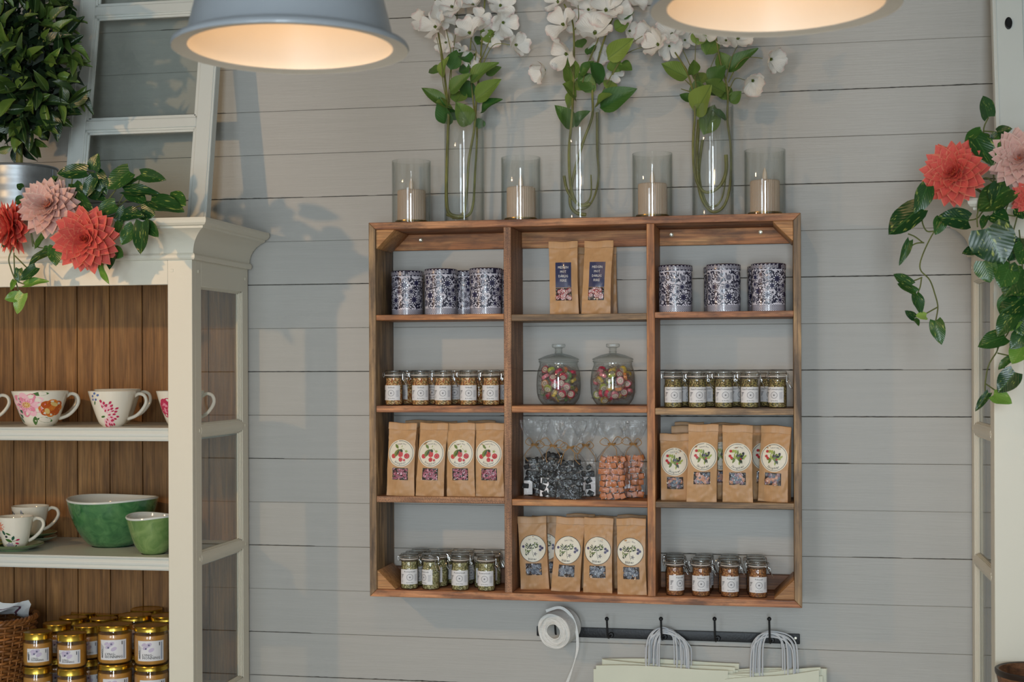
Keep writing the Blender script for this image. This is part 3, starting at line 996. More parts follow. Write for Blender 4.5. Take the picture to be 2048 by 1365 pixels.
def place_leaf(name, me, parent, base, tip, width, face, loc0=None):
    """put a unit leaf from base to tip (world), the upper side towards 'face'"""
    base = Vector(base); tip = Vector(tip)
    y = tip - base; ln = y.length; y.normalize()
    f = Vector(face); z = f - y * f.dot(y)
    if z.length < 1e-4: z = y.orthogonal()
    z.normalize(); x = y.cross(z)
    o = obj(name, me, parent)
    org = base - (Vector(parent.location) if loc0 is None else loc0)
    o.matrix_basis = Matrix(((x.x * width, y.x * ln, z.x * ln * 0.7, org.x), (x.y * width, y.y * ln, z.y * ln * 0.7, org.y), (x.z * width, y.z * ln, z.z * ln * 0.7, org.z), (0, 0, 0, 1)))
    return o


DOGLEAF = leaf_mat('dogwood_leaf', rgb(52, 96, 38), rgb(128, 150, 66), rough=0.5, vein=rgb(60, 96, 44))
DOGLEAFS = [leaf_mesh('dogwood_leaf', DOGLEAF, 'ovate', fold=0.35, curl=c, wave=0.04, seed=i) for i, c in enumerate((0.1, 0.3, -0.15))]
STEM = mat('green_brown_stem', rgb(112, 112, 52), rough=0.6, var=0.35, vscale=25, bump=0.4, bscale=120)
PISTIL = mat('green_flower_centre', rgb(98, 116, 34), rough=0.6)


def petal_mat():
    m, nt, b = new_mat('dogwood_petal'); L = nt.links
    tc = N(nt, 'ShaderNodeTexCoord'); sep = N(nt, 'ShaderNodeSeparateXYZ'); L.new(tc.outputs['UV'], sep.inputs[0])
    mr = N(nt, 'ShaderNodeMapRange'); mr.inputs[1].default_value = 0.82; mr.inputs[2].default_value = 1.0; mr.inputs[4].default_value = 0.5
    L.new(sep.outputs[1], mr.inputs[0])
    mx = N(nt, 'ShaderNodeMix', data_type='RGBA'); mx.inputs[6].default_value = rgb(250, 247, 240); mx.inputs[7].default_value = rgb(214, 160, 158)
    L.new(mr.outputs[0], mx.inputs[0]); L.new(mx.outputs[2], b.inputs['Base Color'])
    b.inputs['Roughness'].default_value = 0.6
    wv = N(nt, 'ShaderNodeTexWave'); wv.bands_direction = 'X'; wv.inputs['Scale'].default_value = 3.2; wv.inputs['Distortion'].default_value = 1.5
    L.new(tc.outputs['UV'], wv.inputs['Vector'])
    bp = N(nt, 'ShaderNodeBump'); bp.inputs['Strength'].default_value = 0.3; bp.inputs['Distance'].default_value = 0.002
    L.new(wv.outputs['Fac'], bp.inputs['Height']); L.new(bp.outputs[0], b.inputs['Normal'])
    return m


def dog_petal(seed):
    r = random.Random(seed); n = 8
    cols = [-1, -0.6, -0.2, 0.2, 0.6, 1]
    vs = []; uv = []
    cu = r.uniform(0.25, 0.55); tw = r.uniform(-0.25, 0.25)
    for j in range(n + 1):
        t = j / n
        w = 0.5 * (0.16 + 0.86 * math.sin(min(1.0, t * 1.08) * PI * 0.62) ** 1.2) * (1.0 if t < 0.8 else math.sqrt(max(0.0, 1 - ((t - 0.8) / 0.21) ** 2)) * 0.75 + 0.25)
        for c in cols:
            notch = -0.07 * (1 - abs(c)) if t > 0.95 else 0
            z = 0.6 * (c * w) ** 2 + cu * t * t * 0.55 + tw * c * t * 0.4 + 0.06 * math.sin(7 * t + 3 * c + seed) * (0.4 + t) - (0.16 * max(0, t - 0.7) / 0.3 if seed % 2 else 0)
            vs.append((c * w * 0.95, t + notch, z)); uv.append((0.5 + 0.5 * c, t))
    k = len(cols)
    fs = [(j * k + i, j * k + i + 1, (j + 1) * k + i + 1, (j + 1) * k + i) for j in range(n) for i in range(k - 1)]
    me = bpy.data.meshes.new('petal'); me.from_pydata(vs, [], fs); me.materials.append(DPET)
    ul = me.uv_layers.new(name='blade')
    for lp in me.loops: ul.data[lp.index].uv = uv[lp.vertex_index]
    me.polygons.foreach_set('use_smooth', [True] * len(me.polygons))
    return me


DPET = translucent(petal_mat(), 0.3)
DPETS = [dog_petal(i) for i in range(5)]
_c = MB()
_r = random.Random(3)
for i in range(22):
    a = i * 2.399; rr = 0.09 * math.sqrt((i + 0.5) / 22)
    _c.ball((rr * math.cos(a), rr * math.sin(a), 0.08 + _r.uniform(0, 0.08)), (0.016, 0.016, 0.05), 5, 4)
_c.ball((0, 0, 0.02), (0.08, 0.08, 0.07), 8, 5)
DCENTRE = _c.mesh('blossom', PISTIL)


def blossom(parent, p, size, facing, openness, seed):
    """flower head: green centre with four bracts; size = bract length in m"""
    r = random.Random(seed)
    f = Vector(facing).normalized()
    x = f.orthogonal().normalized(); y = f.cross(x)
    a0 = r.uniform(0, PI)
    x2 = x * math.cos(a0) + y * math.sin(a0); y2 = f.cross(x2)
    q = Vector(p) - Vector(parent.location)
    o = obj('blossom', DCENTRE, parent)
    s_ = size
    o.matrix_basis = Matrix(((x2.x * s_, y2.x * s_, f.x * s_, q.x), (x2.y * s_, y2.y * s_, f.y * s_, q.y), (x2.z * s_, y2.z * s_, f.z * s_, q.z), (0, 0, 0, 1)))
    for k in range(4):
        a = k * PI / 2 + r.uniform(-0.18, 0.18)
        up_ = openness + r.uniform(-0.25, 0.25)
        sc_ = r.uniform(0.85, 1.08)
        pt = obj('petal', DPETS[r.randrange(5)], o)
        pt.matrix_basis = Matrix.Rotation(a, 4, 'Z') @ Matrix.Rotation(up_, 4, 'X') @ Matrix.Translation((0, 0.03, 0)) @ Matrix.Scale(sc_, 4)
    return o


def branch(label, stems, leaves, blooms, grp, vi):
    """stems: pixel polylines (x, y, Y); leaves: (bx, by, tx, ty, w, dy); blooms: (x, y, r_px, facing, open)"""
    x0, y0, Y0 = stems[0][0][:3]
    base = px(x0, y0, Y0)
    t = thing('dogwood_branch', label, 'flower', base, 0, 'white dogwood branches')
    for i, st in enumerate(stems):
        pts = smooth_path([px(a, b_, c) for a, b_, c in st], 6)
        r0 = 0.0056 if i == 0 else (0.0046 if max(q[1] for q in st) > 300 else 0.0018)
        rs = [max(0.0010, r0 * (1 - 0.62 * k / len(pts))) for k in range(len(pts))]
        MB().tube(pts, rs, 7).build('stem' if i == 0 else 'twig', STEM, t, world=True)
    r = random.Random(vi * 31 + len(label))
    for i, (bx, by, tx, ty, w, dy) in enumerate(leaves):
        Yb = -0.10 + r.uniform(-0.015, 0.015)
        b_ = px(bx, by, Yb); e = px(tx, ty, Yb + dy)
        fc = (r.uniform(-0.5, 0.5), -1, r.uniform(0.1, 0.7))
        place_leaf('leaf', DOGLEAFS[r.randrange(3)], t, b_, b_ + (e - b_) * 1.18, w * 0.00185, fc)
    for i, (bx, by, rp, fx, fz, op, Yo) in enumerate(blooms):
        blossom(t, px(bx, by, -0.10 + Yo), rp * 0.00150, (fx, -1.0, fz), op * 0.80 - 0.05, vi * 100 + i * 7 + int(bx))
    return t


# left vase
branch('white dogwood branch standing at the left in the left vase',
       [[(927, 434, -0.112), (900, 428, -0.12), (893, 400, -0.128), (894, 330, -0.13), (896, 262, -0.13), (897, 225, -0.125), (890, 160, -0.11), (884, 110, -0.10), (876, 60, -0.09), (868, -30, -0.085)],
        [(893, 200, -0.12), (886, 165, -0.12), (882, 115, -0.12), (873, 75, -0.12)],
        [(899, 205, -0.11), (903, 120, -0.10), (893, 60, -0.10), (878, -20, -0.10)],
        [(895, 232, -0.11), (900, 150, -0.09), (912, 60, -0.08), (916, -10, -0.08)]],
       [(905, 217, 878, 205, 30, -0.05), (884, 156, 888, 120, 26, -0.03), (896, 213, 851, 180, 22, -0.02), (899, 250, 880, 205, 30, -0.05), (912, 205, 925, 187, 30, 0.03), (876, 145, 860, 135, 20, 0.02), (900, 186, 933, 152, 26, -0.03), (902, 140, 912, 105, 26, 0.01), (918, 240, 900, 215, 18, -0.03)],
       [(872, 55, 33, -0.3, 0.3, 0.45, -0.03), (905, 15, 36, -0.1, 0.2, 0.6, 0.0), (884, 40, 30, 0.6, 0.5, 0.3, -0.02), (893, 85, 26, -0.4, -0.2, 0.5, 0.03), (850, 45, 28, -1.0, 0.0, 0.8, 0.01)], 'v1', 1)
branch('white dogwood branch standing at the right in the left vase',
       [[(893, 428, -0.10), (915, 436, -0.10), (928, 425, -0.10), (933, 390, -0.105), (938, 320, -0.11), (948, 262, -0.11), (953, 200, -0.10), (960, 130, -0.10), (966, 50, -0.09), (972, -30, -0.08)],
        [(905, 436, -0.085), (935, 432, -0.085), (946, 410, -0.085), (950, 350, -0.085), (954, 260, -0.09), (946, 200, -0.09), (940, 120, -0.09), (944, 60, -0.09)],
        [(962, 120, -0.10), (985, 70, -0.09), (994, 60, -0.09)], [(958, 150, -0.10), (985, 92, -0.11), (1020, 90, -0.12)],
        [(950, 120, -0.11), (952, 100, -0.12), (944, 82, -0.12)]],
       [(940, 250, 917, 212, 34, -0.05), (962, 225, 990, 198, 24, -0.04), (950, 200, 998, 165, 30, -0.04), (945, 195, 922, 162, 28, 0.0), (940, 165, 980, 126, 32, -0.03), (938, 145, 920, 130, 20, 0.02), (972, 150, 996, 134, 20, 0.0), (960, 60, 990, 80, 24, 0.03), (940, 125, 922, 102, 24, 0.02), (965, 238, 955, 255, 18, 0.0), (955, 90, 968, 72, 22, 0.03)],
       [(946, 12, 34, 0.0, 0.5, 0.6, 0.0), (940, 68, 36, -0.2, 0.6, 0.75, -0.04), (1000, 12, 32, 0.5, 0.2, 0.4, -0.02), (955, 38, 28, 0.4, -0.1, 0.5, 0.0), (1005, 45, 34, 0.8, -0.3, 0.7, 0.0), (985, 68, 28, 0.3, -0.6, 0.7, 0.03), (950, 108, 30, -0.1, -0.8, 0.9, 0.02), (1030, 90, 30, 1.4, -0.2, 0.7, -0.02), (920, 100, 24, -0.2, -0.5, 0.6, 0.05), (985, -5, 30, 0.2, 0.3, 0.5, 0.02)], 'v1', 2)
# middle vase
branch('white dogwood branch standing at the left in the middle vase',
       [[(1180, 408, -0.10), (1162, 412, -0.10), (1148, 398, -0.11), (1140, 360, -0.12), (1138, 300, -0.12), (1142, 255, -0.12), (1145, 215, -0.12), (1147, 150, -0.11), (1148, 80, -0.11), (1144, 40, -0.10), (1128, 8, -0.10)],
        [(1128, 352, -0.10), (1135, 382, -0.10), (1152, 405, -0.10), (1170, 408, -0.10), (1182, 390, -0.10), (1182, 350, -0.10)],
        [(1150, 165, -0.11), (1140, 135, -0.12), (1118, 131, -0.13), (1104, 132, -0.14)], [(1150, 60, -0.11), (1157, 35, -0.11), (1156, 10, -0.11)],
        [(1148, 120, -0.11), (1135, 100, -0.12)]],
       [(1148, 190, 1131, 213, 26, 0.03), (1146, 255, 1121, 218, 30, -0.05), (1142, 165, 1134, 118, 34, -0.04), (1152, 195, 1132, 172, 34, -0.06), (1150, 250, 1168, 225, 24, -0.04), (1165, 95, 1156, 78, 22, 0.02), (1170, 185, 1180, 155, 30, -0.02), (1160, 150, 1186, 128, 22, -0.02)],
       [(1128, 50, 36, -0.5, 0.2, 0.4, -0.03), (1117, 5, 30, -0.4, 0.4, 0.4, 0.0), (1135, 108, 38, -0.7, -0.2, 0.55, -0.04), (1090, 140, 34, -1.2, -0.5, 0.9, -0.04), (1155, 45, 30, 0.0, 0.1, 0.5, 0.03), (1155, -5, 30, 0.1, 0.2, 0.6, 0.0)], 'v2', 3)
branch('white dogwood branch standing at the right in the middle vase',
       [[(1172, 430, -0.09), (1150, 424, -0.09), (1140, 400, -0.09), (1150, 340, -0.09), (1168, 280, -0.09), (1185, 230, -0.10), (1186, 170, -0.10), (1205, 90, -0.10), (1235, 10, -0.09), (1245, -30, -0.09)],
        [(1195, 225, -0.08), (1195, 300, -0.08), (1198, 350, -0.08), (1190, 390, -0.08), (1175, 415, -0.08), (1155, 420, -0.08)],
        [(1190, 215, -0.10), (1215, 165, -0.10), (1240, 120, -0.10), (1260, 90, -0.11), (1285, 72, -0.12)], [(1225, 150, -0.10), (1250, 110, -0.11), (1288, 93, -0.12)],
        [(1165, 165, -0.11), (1180, 115, -0.11), (1196, 82, -0.12)], [(1180, 120, -0.11), (1205, 55, -0.11), (1216, 30, -0.11)]],
       [(1200, 215, 1255, 182, 38, -0.04), (1192, 212, 1216, 190, 22, -0.05), (1205, 165, 1180, 132, 34, -0.04), (1215, 118, 1262, 82, 32, -0.04), (1228, 145, 1232, 118, 26, -0.02), (1240, 128, 1262, 140, 20, -0.02), (1185, 180, 1162, 150, 32, 0.0), (1230, 60, 1252, 45, 26, 0.0), (1175, 110, 1190, 95, 20, 0.02), (1215, 180, 1225, 160, 24, 0.03), (1245, 38, 1265, 28, 14, 0.0), (1168, 180, 1155, 160, 26, 0.03)],
       [(1190, 68, 42, 0.1, 0.5, 0.35, -0.05), (1212, 22, 40, 0.1, 0.3, 0.4, -0.03), (1235, 25, 32, 0.6, 0.0, 0.6, 0.0), (1258, 62, 26, 0.8, -0.2, 0.7, 0.03), (1178, 20, 30, -0.3, 0.1, 0.5, 0.02), (1297, 80, 28, 1.2, 0.0, 0.8, 0.0), (1225, 145, 24, 0.2, -0.6, 0.7, 0.05), (1200, 105, 26, 0.0, -0.4, 0.6, 0.05), (1268, -2, 28, 0.7, 0.2, 0.5, 0.0)], 'v2', 4)
# right vase
branch('white dogwood branch standing at the left in the right vase',
       [[(1452, 310, -0.10), (1452, 345, -0.10), (1440, 372, -0.10), (1418, 385, -0.10), (1402, 378, -0.10), (1390, 350, -0.11), (1386, 290, -0.12), (1390, 225, -0.12), (1385, 180, -0.12), (1372, 140, -0.12), (1350, 105, -0.11)],
        [(1394, 225, -0.11), (1390, 160, -0.11), (1368, 105, -0.10), (1360, 90, -0.10)], [(1392, 200, -0.11), (1390, 130, -0.10), (1392, 80, -0.10)], [(1385, 185, -0.12), (1362, 178, -0.12)], [(1386, 175, -0.12), (1370, 160, -0.12)]],
       [(1375, 155, 1328, 133, 30, -0.03), (1383, 203, 1364, 188, 18, 0.0), (1388, 228, 1422, 178, 44, -0.06), (1386, 150, 1385, 122, 22, -0.04), (1398, 190, 1392, 165, 26, 0.0), (1395, 90, 1400, 60, 26, 0.0), (1402, 170, 1395, 140, 26, 0.04)],
       [(1318, 90, 34, -0.7, 0.2, 0.7, -0.03), (1302, 70, 30, -1.0, 0.1, 0.7, 0.02), (1345, 70, 34, -0.2, 0.4, 0.5, 0.0), (1370, 80, 26, 0.0, -0.3, 0.6, 0.04), (1338, 92, 30, 0.3, -0.3, 0.7, 0.0)], 'v3', 5)
branch('white dogwood branch standing at the right in the right vase',
       [[(1398, 240, -0.085), (1394, 300, -0.085), (1396, 360, -0.085), (1405, 400, -0.085), (1425, 424, -0.085), (1448, 412, -0.085), (1460, 370, -0.09), (1462, 300, -0.09), (1455, 240, -0.10), (1455, 180, -0.10), (1440, 120, -0.10), (1430, 60, -0.10)],
        [(1405, 280, -0.075), (1398, 350, -0.075), (1412, 405, -0.075), (1432, 412, -0.075), (1446, 390, -0.075), (1452, 350, -0.075)],
        [(1457, 165, -0.10), (1475, 130, -0.10), (1495, 115, -0.11), (1525, 117, -0.12)], [(1457, 185, -0.10), (1470, 158, -0.11), (1490, 160, -0.12)], [(1450, 170, -0.10), (1462, 120, -0.10), (1475, 92, -0.10)], [(1412, 200, -0.10), (1420, 140, -0.10), (1440, 95, -0.10)]],
       [(1455, 145, 1505, 102, 26, -0.02), (1450, 185, 1412, 166, 28, -0.05), (1452, 240, 1425, 225, 18, -0.04), (1460, 205, 1480, 186, 20, -0.01), (1420, 165, 1445, 135, 32, 0.0), (1408, 270, 1430, 212, 34, 0.04), (1452, 140, 1440, 110, 30, 0.0), (1412, 110, 1430, 80, 30, 0.02), (1455, 200, 1448, 175, 24, 0.03), (1416, 190, 1432, 180, 20, 0.04)],
       [(1505, 160, 34, 0.3, -0.7, 1.0, -0.03), (1540, 118, 32, 1.0, -0.5, 0.7, -0.02), (1475, 78, 36, 0.3, 0.2, 0.5, -0.01), (1452, 82, 26, 0.0, 0.3, 0.6, 0.03), (1410, 70, 26, 0.0, 0.3, 0.6, 0.0)], 'v3', 6)
# ------------------------------------------------------------------ flat print helper
class Dec:
    """flat artwork in a 2-D label plane, mapped onto a surface"""

    def __init__(s):
        s.sh = []

    def ell(s, cx, cy, rx, ry=None, rot=0.0, mi=0, ly=1, n=14, point=False):
        ry = rx if ry is None else ry
        c, d = math.cos(rot), math.sin(rot)
        pts = []
        for i in range(n):
            a = 2 * PI * i / n
            x = rx * math.cos(a); y = ry * math.sin(a)
            if point: y *= (abs(math.sin(a)) ** 0.6) if abs(x) > 0 else 1; y = ry * math.sin(a) * (1 - 0.45 * abs(math.cos(a)) ** 2)
            pts.append((cx + x * c - y * d, cy + x * d + y * c))
        s.sh.append((pts, [tuple(range(n))], mi, ly)); return s

    def ring(s, cx, cy, r0, r1, mi=0, ly=1, n=40):
        pts = [(cx + r * math.cos(2 * PI * i / n), cy + r * math.sin(2 * PI * i / n)) for r in (r0, r1) for i in range(n)]
        s.sh.append((pts, [(i, (i + 1) % n, n + (i + 1) % n, n + i)[::-1] for i in range(n)], mi, ly)); return s

    def disc(s, cx, cy, r, mi=0, ly=0, n=40, rings=4):
        pts = [(cx, cy)]
        for j in range(1, rings + 1):
            pts += [(cx + r * j / rings * math.cos(2 * PI * i / n), cy + r * j / rings * math.sin(2 * PI * i / n)) for i in range(n)]
        fs = [(0, 1 + i, 1 + (i + 1) % n) for i in range(n)]
        for j in range(rings - 1):
            o = 1 + j * n
            fs += [(o + i, o + n + i, o + n + (i + 1) % n, o + (i + 1) % n) for i in range(n)]
        s.sh.append((pts, fs, mi, ly)); return s

    def rect(s, x0, x1, y0, y1, mi=0, ly=0, nx=1, ny=1):
        pts = [(x0 + (x1 - x0) * i / nx, y0 + (y1 - y0) * j / ny) for j in range(ny + 1) for i in range(nx + 1)]
        w = nx + 1
        s.sh.append((pts, [(j * w + i, j * w + i + 1, (j + 1) * w + i + 1, (j + 1) * w + i) for j in range(ny) for i in range(nx)], mi, ly)); return s

    def line(s, pts, w, mi=0, ly=1):
        out = []
        for i, p in enumerate(pts):
            a = Vector(pts[max(0, i - 1)]); b_ = Vector(pts[min(len(pts) - 1, i + 1)])
            t = (b_ - a); t = t.normalized() if t.length > 0 else Vector((1, 0))
            nn = Vector((-t.y, t.x)) * w / 2
            out += [(p[0] - nn.x, p[1] - nn.y), (p[0] + nn.x, p[1] + nn.y)]
        s.sh.append((out, [(2 * i, 2 * i + 2, 2 * i + 3, 2 * i + 1) for i in range(len(pts) - 1)], mi, ly)); return s

    def text(s, body, cx, cy, size, mi=0, ly=1, arc=None, sx=1.0, align='CENTER'):
        vs, fs = text_mesh(body, size, align)
        if arc:
            R = arc; out = []
            for x, y in vs:
                a = x * sx / abs(R)
                rr = abs(R) + (y if R > 0 else -y)
                out.append((cx + rr * math.sin(a), cy + (rr * math.cos(a) - abs(R)) * (1 if R > 0 else -1)))
            vs = out
        else:
            vs = [(cx + x * sx, cy + y) for x, y in vs]
        s.sh.append((vs, fs, mi, ly)); return s

    def build(s, fn, mb=None, eps=0.00022):
        mb = mb or MB()
        for pts, fs, mi, ly in s.sh:
            mb.add([fn(u, v, eps * (ly + 1)) for u, v in pts], fs, mi)
        return mb


def cyl(r, z0=0.0):
    return lambda u, v, o: Vector(((r + o) * math.sin(u / r), -(r + o) * math.cos(u / r), z0 + v))


# ------------------------------------------------------------------ patterned tins
TINW = mat('lilac_white_tin', rgb(222, 220, 232), rough=0.25, coat=0.6)
NAVY = mat('navy_print', rgb(26, 26, 52), rough=0.3, coat=0.4)
LILAC = mat('pale_violet_print', rgb(70, 68, 108), rough=0.3, coat=0.4)
TR, TH_T = 0.0470, 0.136
rt = random.Random(11)
d = Dec()


def rosette(d, cx, cy, r, kind):
    n = (9, 14, 6)[kind]
    if kind == 1:
        for i in range(n):
            a = 2 * PI * i / n
            d.ell(cx + 0.62 * r * math.cos(a), cy + 0.62 * r * math.sin(a), 0.36 * r, 0.10 * r, a, 1, 1, 8)
        d.ell(cx, cy, 0.24 * r, mi=1, ly=2); d.ell(cx, cy, 0.12 * r, mi=0, ly=3)
        d.ring(cx, cy, 0.30 * r, 0.36 * r, 2, 2, 18)
    else:
        for lay, f in ((0, 1.0), (1, 0.62)):
            for i in range(n):
                a = 2 * PI * (i + 0.5 * lay) / n
                rr = r * f
                d.ell(cx + 0.62 * rr * math.cos(a), cy + 0.62 * rr * math.sin(a), 0.40 * rr, (0.30 if kind == 0 else 0.46) * rr, a, 1, 1 + 2 * lay, 10)
                d.ell(cx + 0.64 * rr * math.cos(a), cy + 0.64 * rr * math.sin(a), 0.25 * rr, (0.13 if kind == 0 else 0.24) * rr, a, 0 if lay == 0 else 2, 2 + 2 * lay, 10)
        d.ell(cx, cy, 0.22 * r, mi=1, ly=6)


placed = []
circ = 2 * PI * TR
tries = 0
while len(placed) < 34 and tries < 4000:
    tries += 1
    r_ = rt.choice([0.0145, 0.0125, 0.0105, 0.0085])
    u = rt.uniform(0, circ); v = rt.uniform(0.024 + r_ * 0.7, 0.108 - r_ * 0.6)
    if all(min(abs(u - a), circ - abs(u - a)) ** 2 + (v - b_) ** 2 > (r_ + c) ** 2 * 0.92 for a, b_, c in placed):
        placed.append((u, v, r_)); rosette(d, u, v, r_, rt.randrange(3))
for i in range(1500):
    u = rt.uniform(0, circ); v = rt.uniform(0.020, 0.112)
    if all(min(abs(u - a), circ - abs(u - a)) ** 2 + (v - b_) ** 2 > (c + 0.0010) ** 2 for a, b_, c in placed):
        a = rt.uniform(0, PI)
        d.ell(u, v, rt.uniform(0.0030, 0.0060), rt.uniform(0.0013, 0.0026), a, 1, 1, 8, point=True)
        placed.append((u, v, 0.0016))
for i in range(60):
    u = rt.uniform(0, circ); v = rt.uniform(0.025, 0.105); a = rt.uniform(0, 6.28)
    d.line([(u + 0.012 * k / 5 * math.cos(a + k * 0.25), v + 0.010 * k / 5 * math.sin(a + k * 0.25)) for k in range(6)], 0.0008, 1, 1)
# chevron band at the foot
nb = 44
for i in range(nb):
    u0 = circ * i / nb; wd = circ / nb
    for kk in range(4):
        v0 = 0.0015 + kk * 0.0042
        d.line([(u0, v0), (u0 + wd / 2, v0 + 0.0035), (u0 + wd, v0)], 0.0017, 1, 1)
tin_print = d.build(cyl(TR)).mesh('printed_flowers', [TINW, NAVY, LILAC])
d = Dec()
for i in range(52):
    u0 = circ * i / 52; wd = circ / 52
    for kk in range(3):
        v0 = 0.119 + kk * 0.0040
        sgn_ = 1 if i % 2 else -1
        d.line([(u0 + 0.0004, v0 + (0.0015 if sgn_ > 0 else 0)), (u0 + wd - 0.0002, v0 + (0.0035 if sgn_ > 0 else -0.002) + 0.0)], 0.0016, 0, 1)
lid_print = d.build(cyl(TR + 0.0016)).mesh('lid_print', [TINW])
tb = MB(); tb.lathe([(0.0, 0), (TR - 0.001, 0), (TR, 0.001), (TR, 0.114), (TR - 0.001, 0.1155), (TR - 0.001, 0.118)], 64)
tin_body = tb.mesh('tin_body', TINW)
tl = MB(); tl.lathe([(TR + 0.0008, 0.1165), (TR + 0.0016, 0.117), (TR + 0.0016, 0.1305), (TR + 0.001, 0.1325), (TR - 0.003, 0.134), (TR - 0.006, 0.1335), (0.0, 0.136)], 64)
tin_lid = tl.mesh('lid', NAVY)


def tin(x, row, col, Y, rot, label):
    p = px(x, 620, Y)
    t = thing('tea_tin', label, 'tin', (p.x, Y, SHZ[col][row]), rot, 'blue and white flowered tins')
    b = obj('tin_body', tin_body, t); obj('printed_flowers', tin_print, b)
    l = obj('lid', tin_lid, t); obj('lid_print', lid_print, l)
    return t


YT = -0.1375
tin(815, 0, 0, -0.088, 0.3, 'blue and white flowered tin, leftmost and set furthest back in the top left cell')
tin(882, 0, 0, YT - 0.010, 0.9, 'blue and white flowered tin, middle of the front three in the top left cell')
tin(927, 0, 0, -0.0495, 2.2, 'blue and white flowered tin half hidden behind the middle tin of the top left cell')
tin(972, 0, 0, YT - 0.010, 0.85, 'blue and white flowered tin nearest the divider in the top left cell')
tin(1003, 0, 0, -0.0495, 3.3, 'blue and white flowered tin almost hidden against the divider in the top left cell')
tin(1351, 0, 2, YT - 0.004, 4.2, 'blue and white flowered tin on the left of the top right cell')
tin(1447, 0, 2, YT - 0.010, 4.0, 'blue and white flowered tin in the middle of the top right cell, in front')
tin(1441, 0, 2, -0.0495, 1.2, 'blue and white flowered tin hidden behind the middle tin of the top right cell')
tin(1537, 0, 2, YT - 0.010, 0.8, 'blue and white flowered tin on the right of the top right cell, in front')
tin(1529, 0, 2, -0.0495, 5.0, 'blue and white flowered tin hidden behind the right tin of the top right cell')


# ------------------------------------------------------------------ clip-top spice jars
LABELW = mat('white_paper_label', rgb(226, 225, 226), rough=0.55)
INK = mat('black_ink', rgb(32, 32, 36), rough=0.6)
INKG = mat('grey_ink', rgb(150, 150, 156), rough=0.6)
SEAL = mat('rubber_seal', rgb(206, 198, 190), rough=0.5)


def spice_mat(name, cols):
    m, nt, b = new_mat(name); L = nt.links
    tc = N(nt, 'ShaderNodeTexCoord')
    vo = N(nt, 'ShaderNodeTexVoronoi'); vo.inputs['Scale'].default_value = 330.0
    L.new(tc.outputs['Object'], vo.inputs['Vector'])
    sp = N(nt, 'ShaderNodeSeparateColor'); L.new(vo.outputs['Color'], sp.inputs[0])
    cr = N(nt, 'ShaderNodeValToRGB'); e = cr.color_ramp.elements
    cr.color_ramp.interpolation = 'CONSTANT'
    while len(e) > 1: e.remove(e[-1])
    for i, c in enumerate(cols):
        q = e[0] if i == 0 else e.new(i / len(cols))
        q.position = i / len(cols); q.color = c
    L.new(sp.outputs[0], cr.inputs[0]); L.new(cr.outputs[0], b.inputs['Base Color'])
    b.inputs['Roughness'].default_value = 0.75
    bp = N(nt, 'ShaderNodeBump'); bp.inputs['Strength'].default_value = 0.8; bp.inputs['Distance'].default_value = 0.0015
    L.new(vo.outputs['Distance'], bp.inputs['Height']); L.new(bp.outputs[0], b.inputs['Normal'])
    return m


SPICE = {'grill': spice_mat('orange_salt_mix', [rgb(200, 140, 76), rgb(130, 82, 44), rgb(220, 178, 116), rgb(170, 88, 50), rgb(116, 100, 54), rgb(228, 200, 148)]),
         'pizza': spice_mat('green_herb_mix', [rgb(140, 124, 66), rgb(84, 80, 44), rgb(186, 166, 116), rgb(122, 94, 58), rgb(158, 146, 86), rgb(70, 58, 36)]),
         'herb': spice_mat('pale_green_herb_mix', [rgb(164, 158, 108), rgb(112, 110, 66), rgb(204, 198, 152), rgb(140, 124, 78), rgb(88, 88, 54), rgb(176, 166, 118)]),
         'fish': spice_mat('red_brown_mix', [rgb(168, 104, 56), rgb(130, 74, 42), rgb(190, 138, 84), rgb(142, 96, 48), rgb(110, 66, 40)])}
JTITLE = {'grill': 'Grillsalt', 'pizza': 'Pizza/Toskanakrydder', 'herb': 'Rosmarinsalt', 'fish': 'Fiskesalt'}
JR = 0.0258
b = MB()
b.lathe([(0.0, 0.0015), (0.020, 0.0015), (0.022, 0.0), (0.0245, 0.001), (JR, 0.005), (JR, 0.0615), (0.0250, 0.0645), (0.0238, 0.067), (0.0236, 0.0800), (0.0252, 0.0815), (0.0262, 0.0835), (0.0262, 0.0865), (0.0245, 0.0880)], 40)
jar_body = b.mesh('glass_body', JARGLASS, ang=30)
b = MB(); b.lathe([(0.0, 0.003), (0.0225, 0.003), (0.0246, 0.0065), (0.0246, 0.0610), (0.0226, 0.0655), (0.0224, 0.0805), (0.0, 0.0815)], 32)
fill_me = {k: b.mesh('spice_fill', SPICE[k]) for k in SPICE}
b = MB(); b.lathe([(0.0215, 0.0895), (0.0262, 0.0895), (0.0270, 0.0915), (0.0268, 0.0945), (0.0255, 0.0965), (0.0262, 0.0985), (0.0258, 0.1015), (0.0235, 0.1035), (0.017, 0.1025), (0.0, 0.1022)], 40)
jar_lid = b.mesh('lid', JARGLASS, ang=30)
b = MB(); b.lathe([(0.0225, 0.0870), (0.0268, 0.0872), (0.0272, 0.0885), (0.0268, 0.0898), (0.0225, 0.0900)], 32)
jar_seal = b.mesh('seal_ring', SEAL)
b = MB()
wr = 0.0010
ring = [(0.0272 * math.cos(2 * PI * i / 28), 0.0272 * math.sin(2 * PI * i / 28), 0.0842) for i in range(28)]
b.tube(ring, wr, 6, closed=True)
ring = [(0.0274 * math.cos(2 * PI * i / 28), 0.0274 * math.sin(2 * PI * i / 28), 0.0972) for i in range(28)]
b.tube(ring, wr, 6, closed=True)
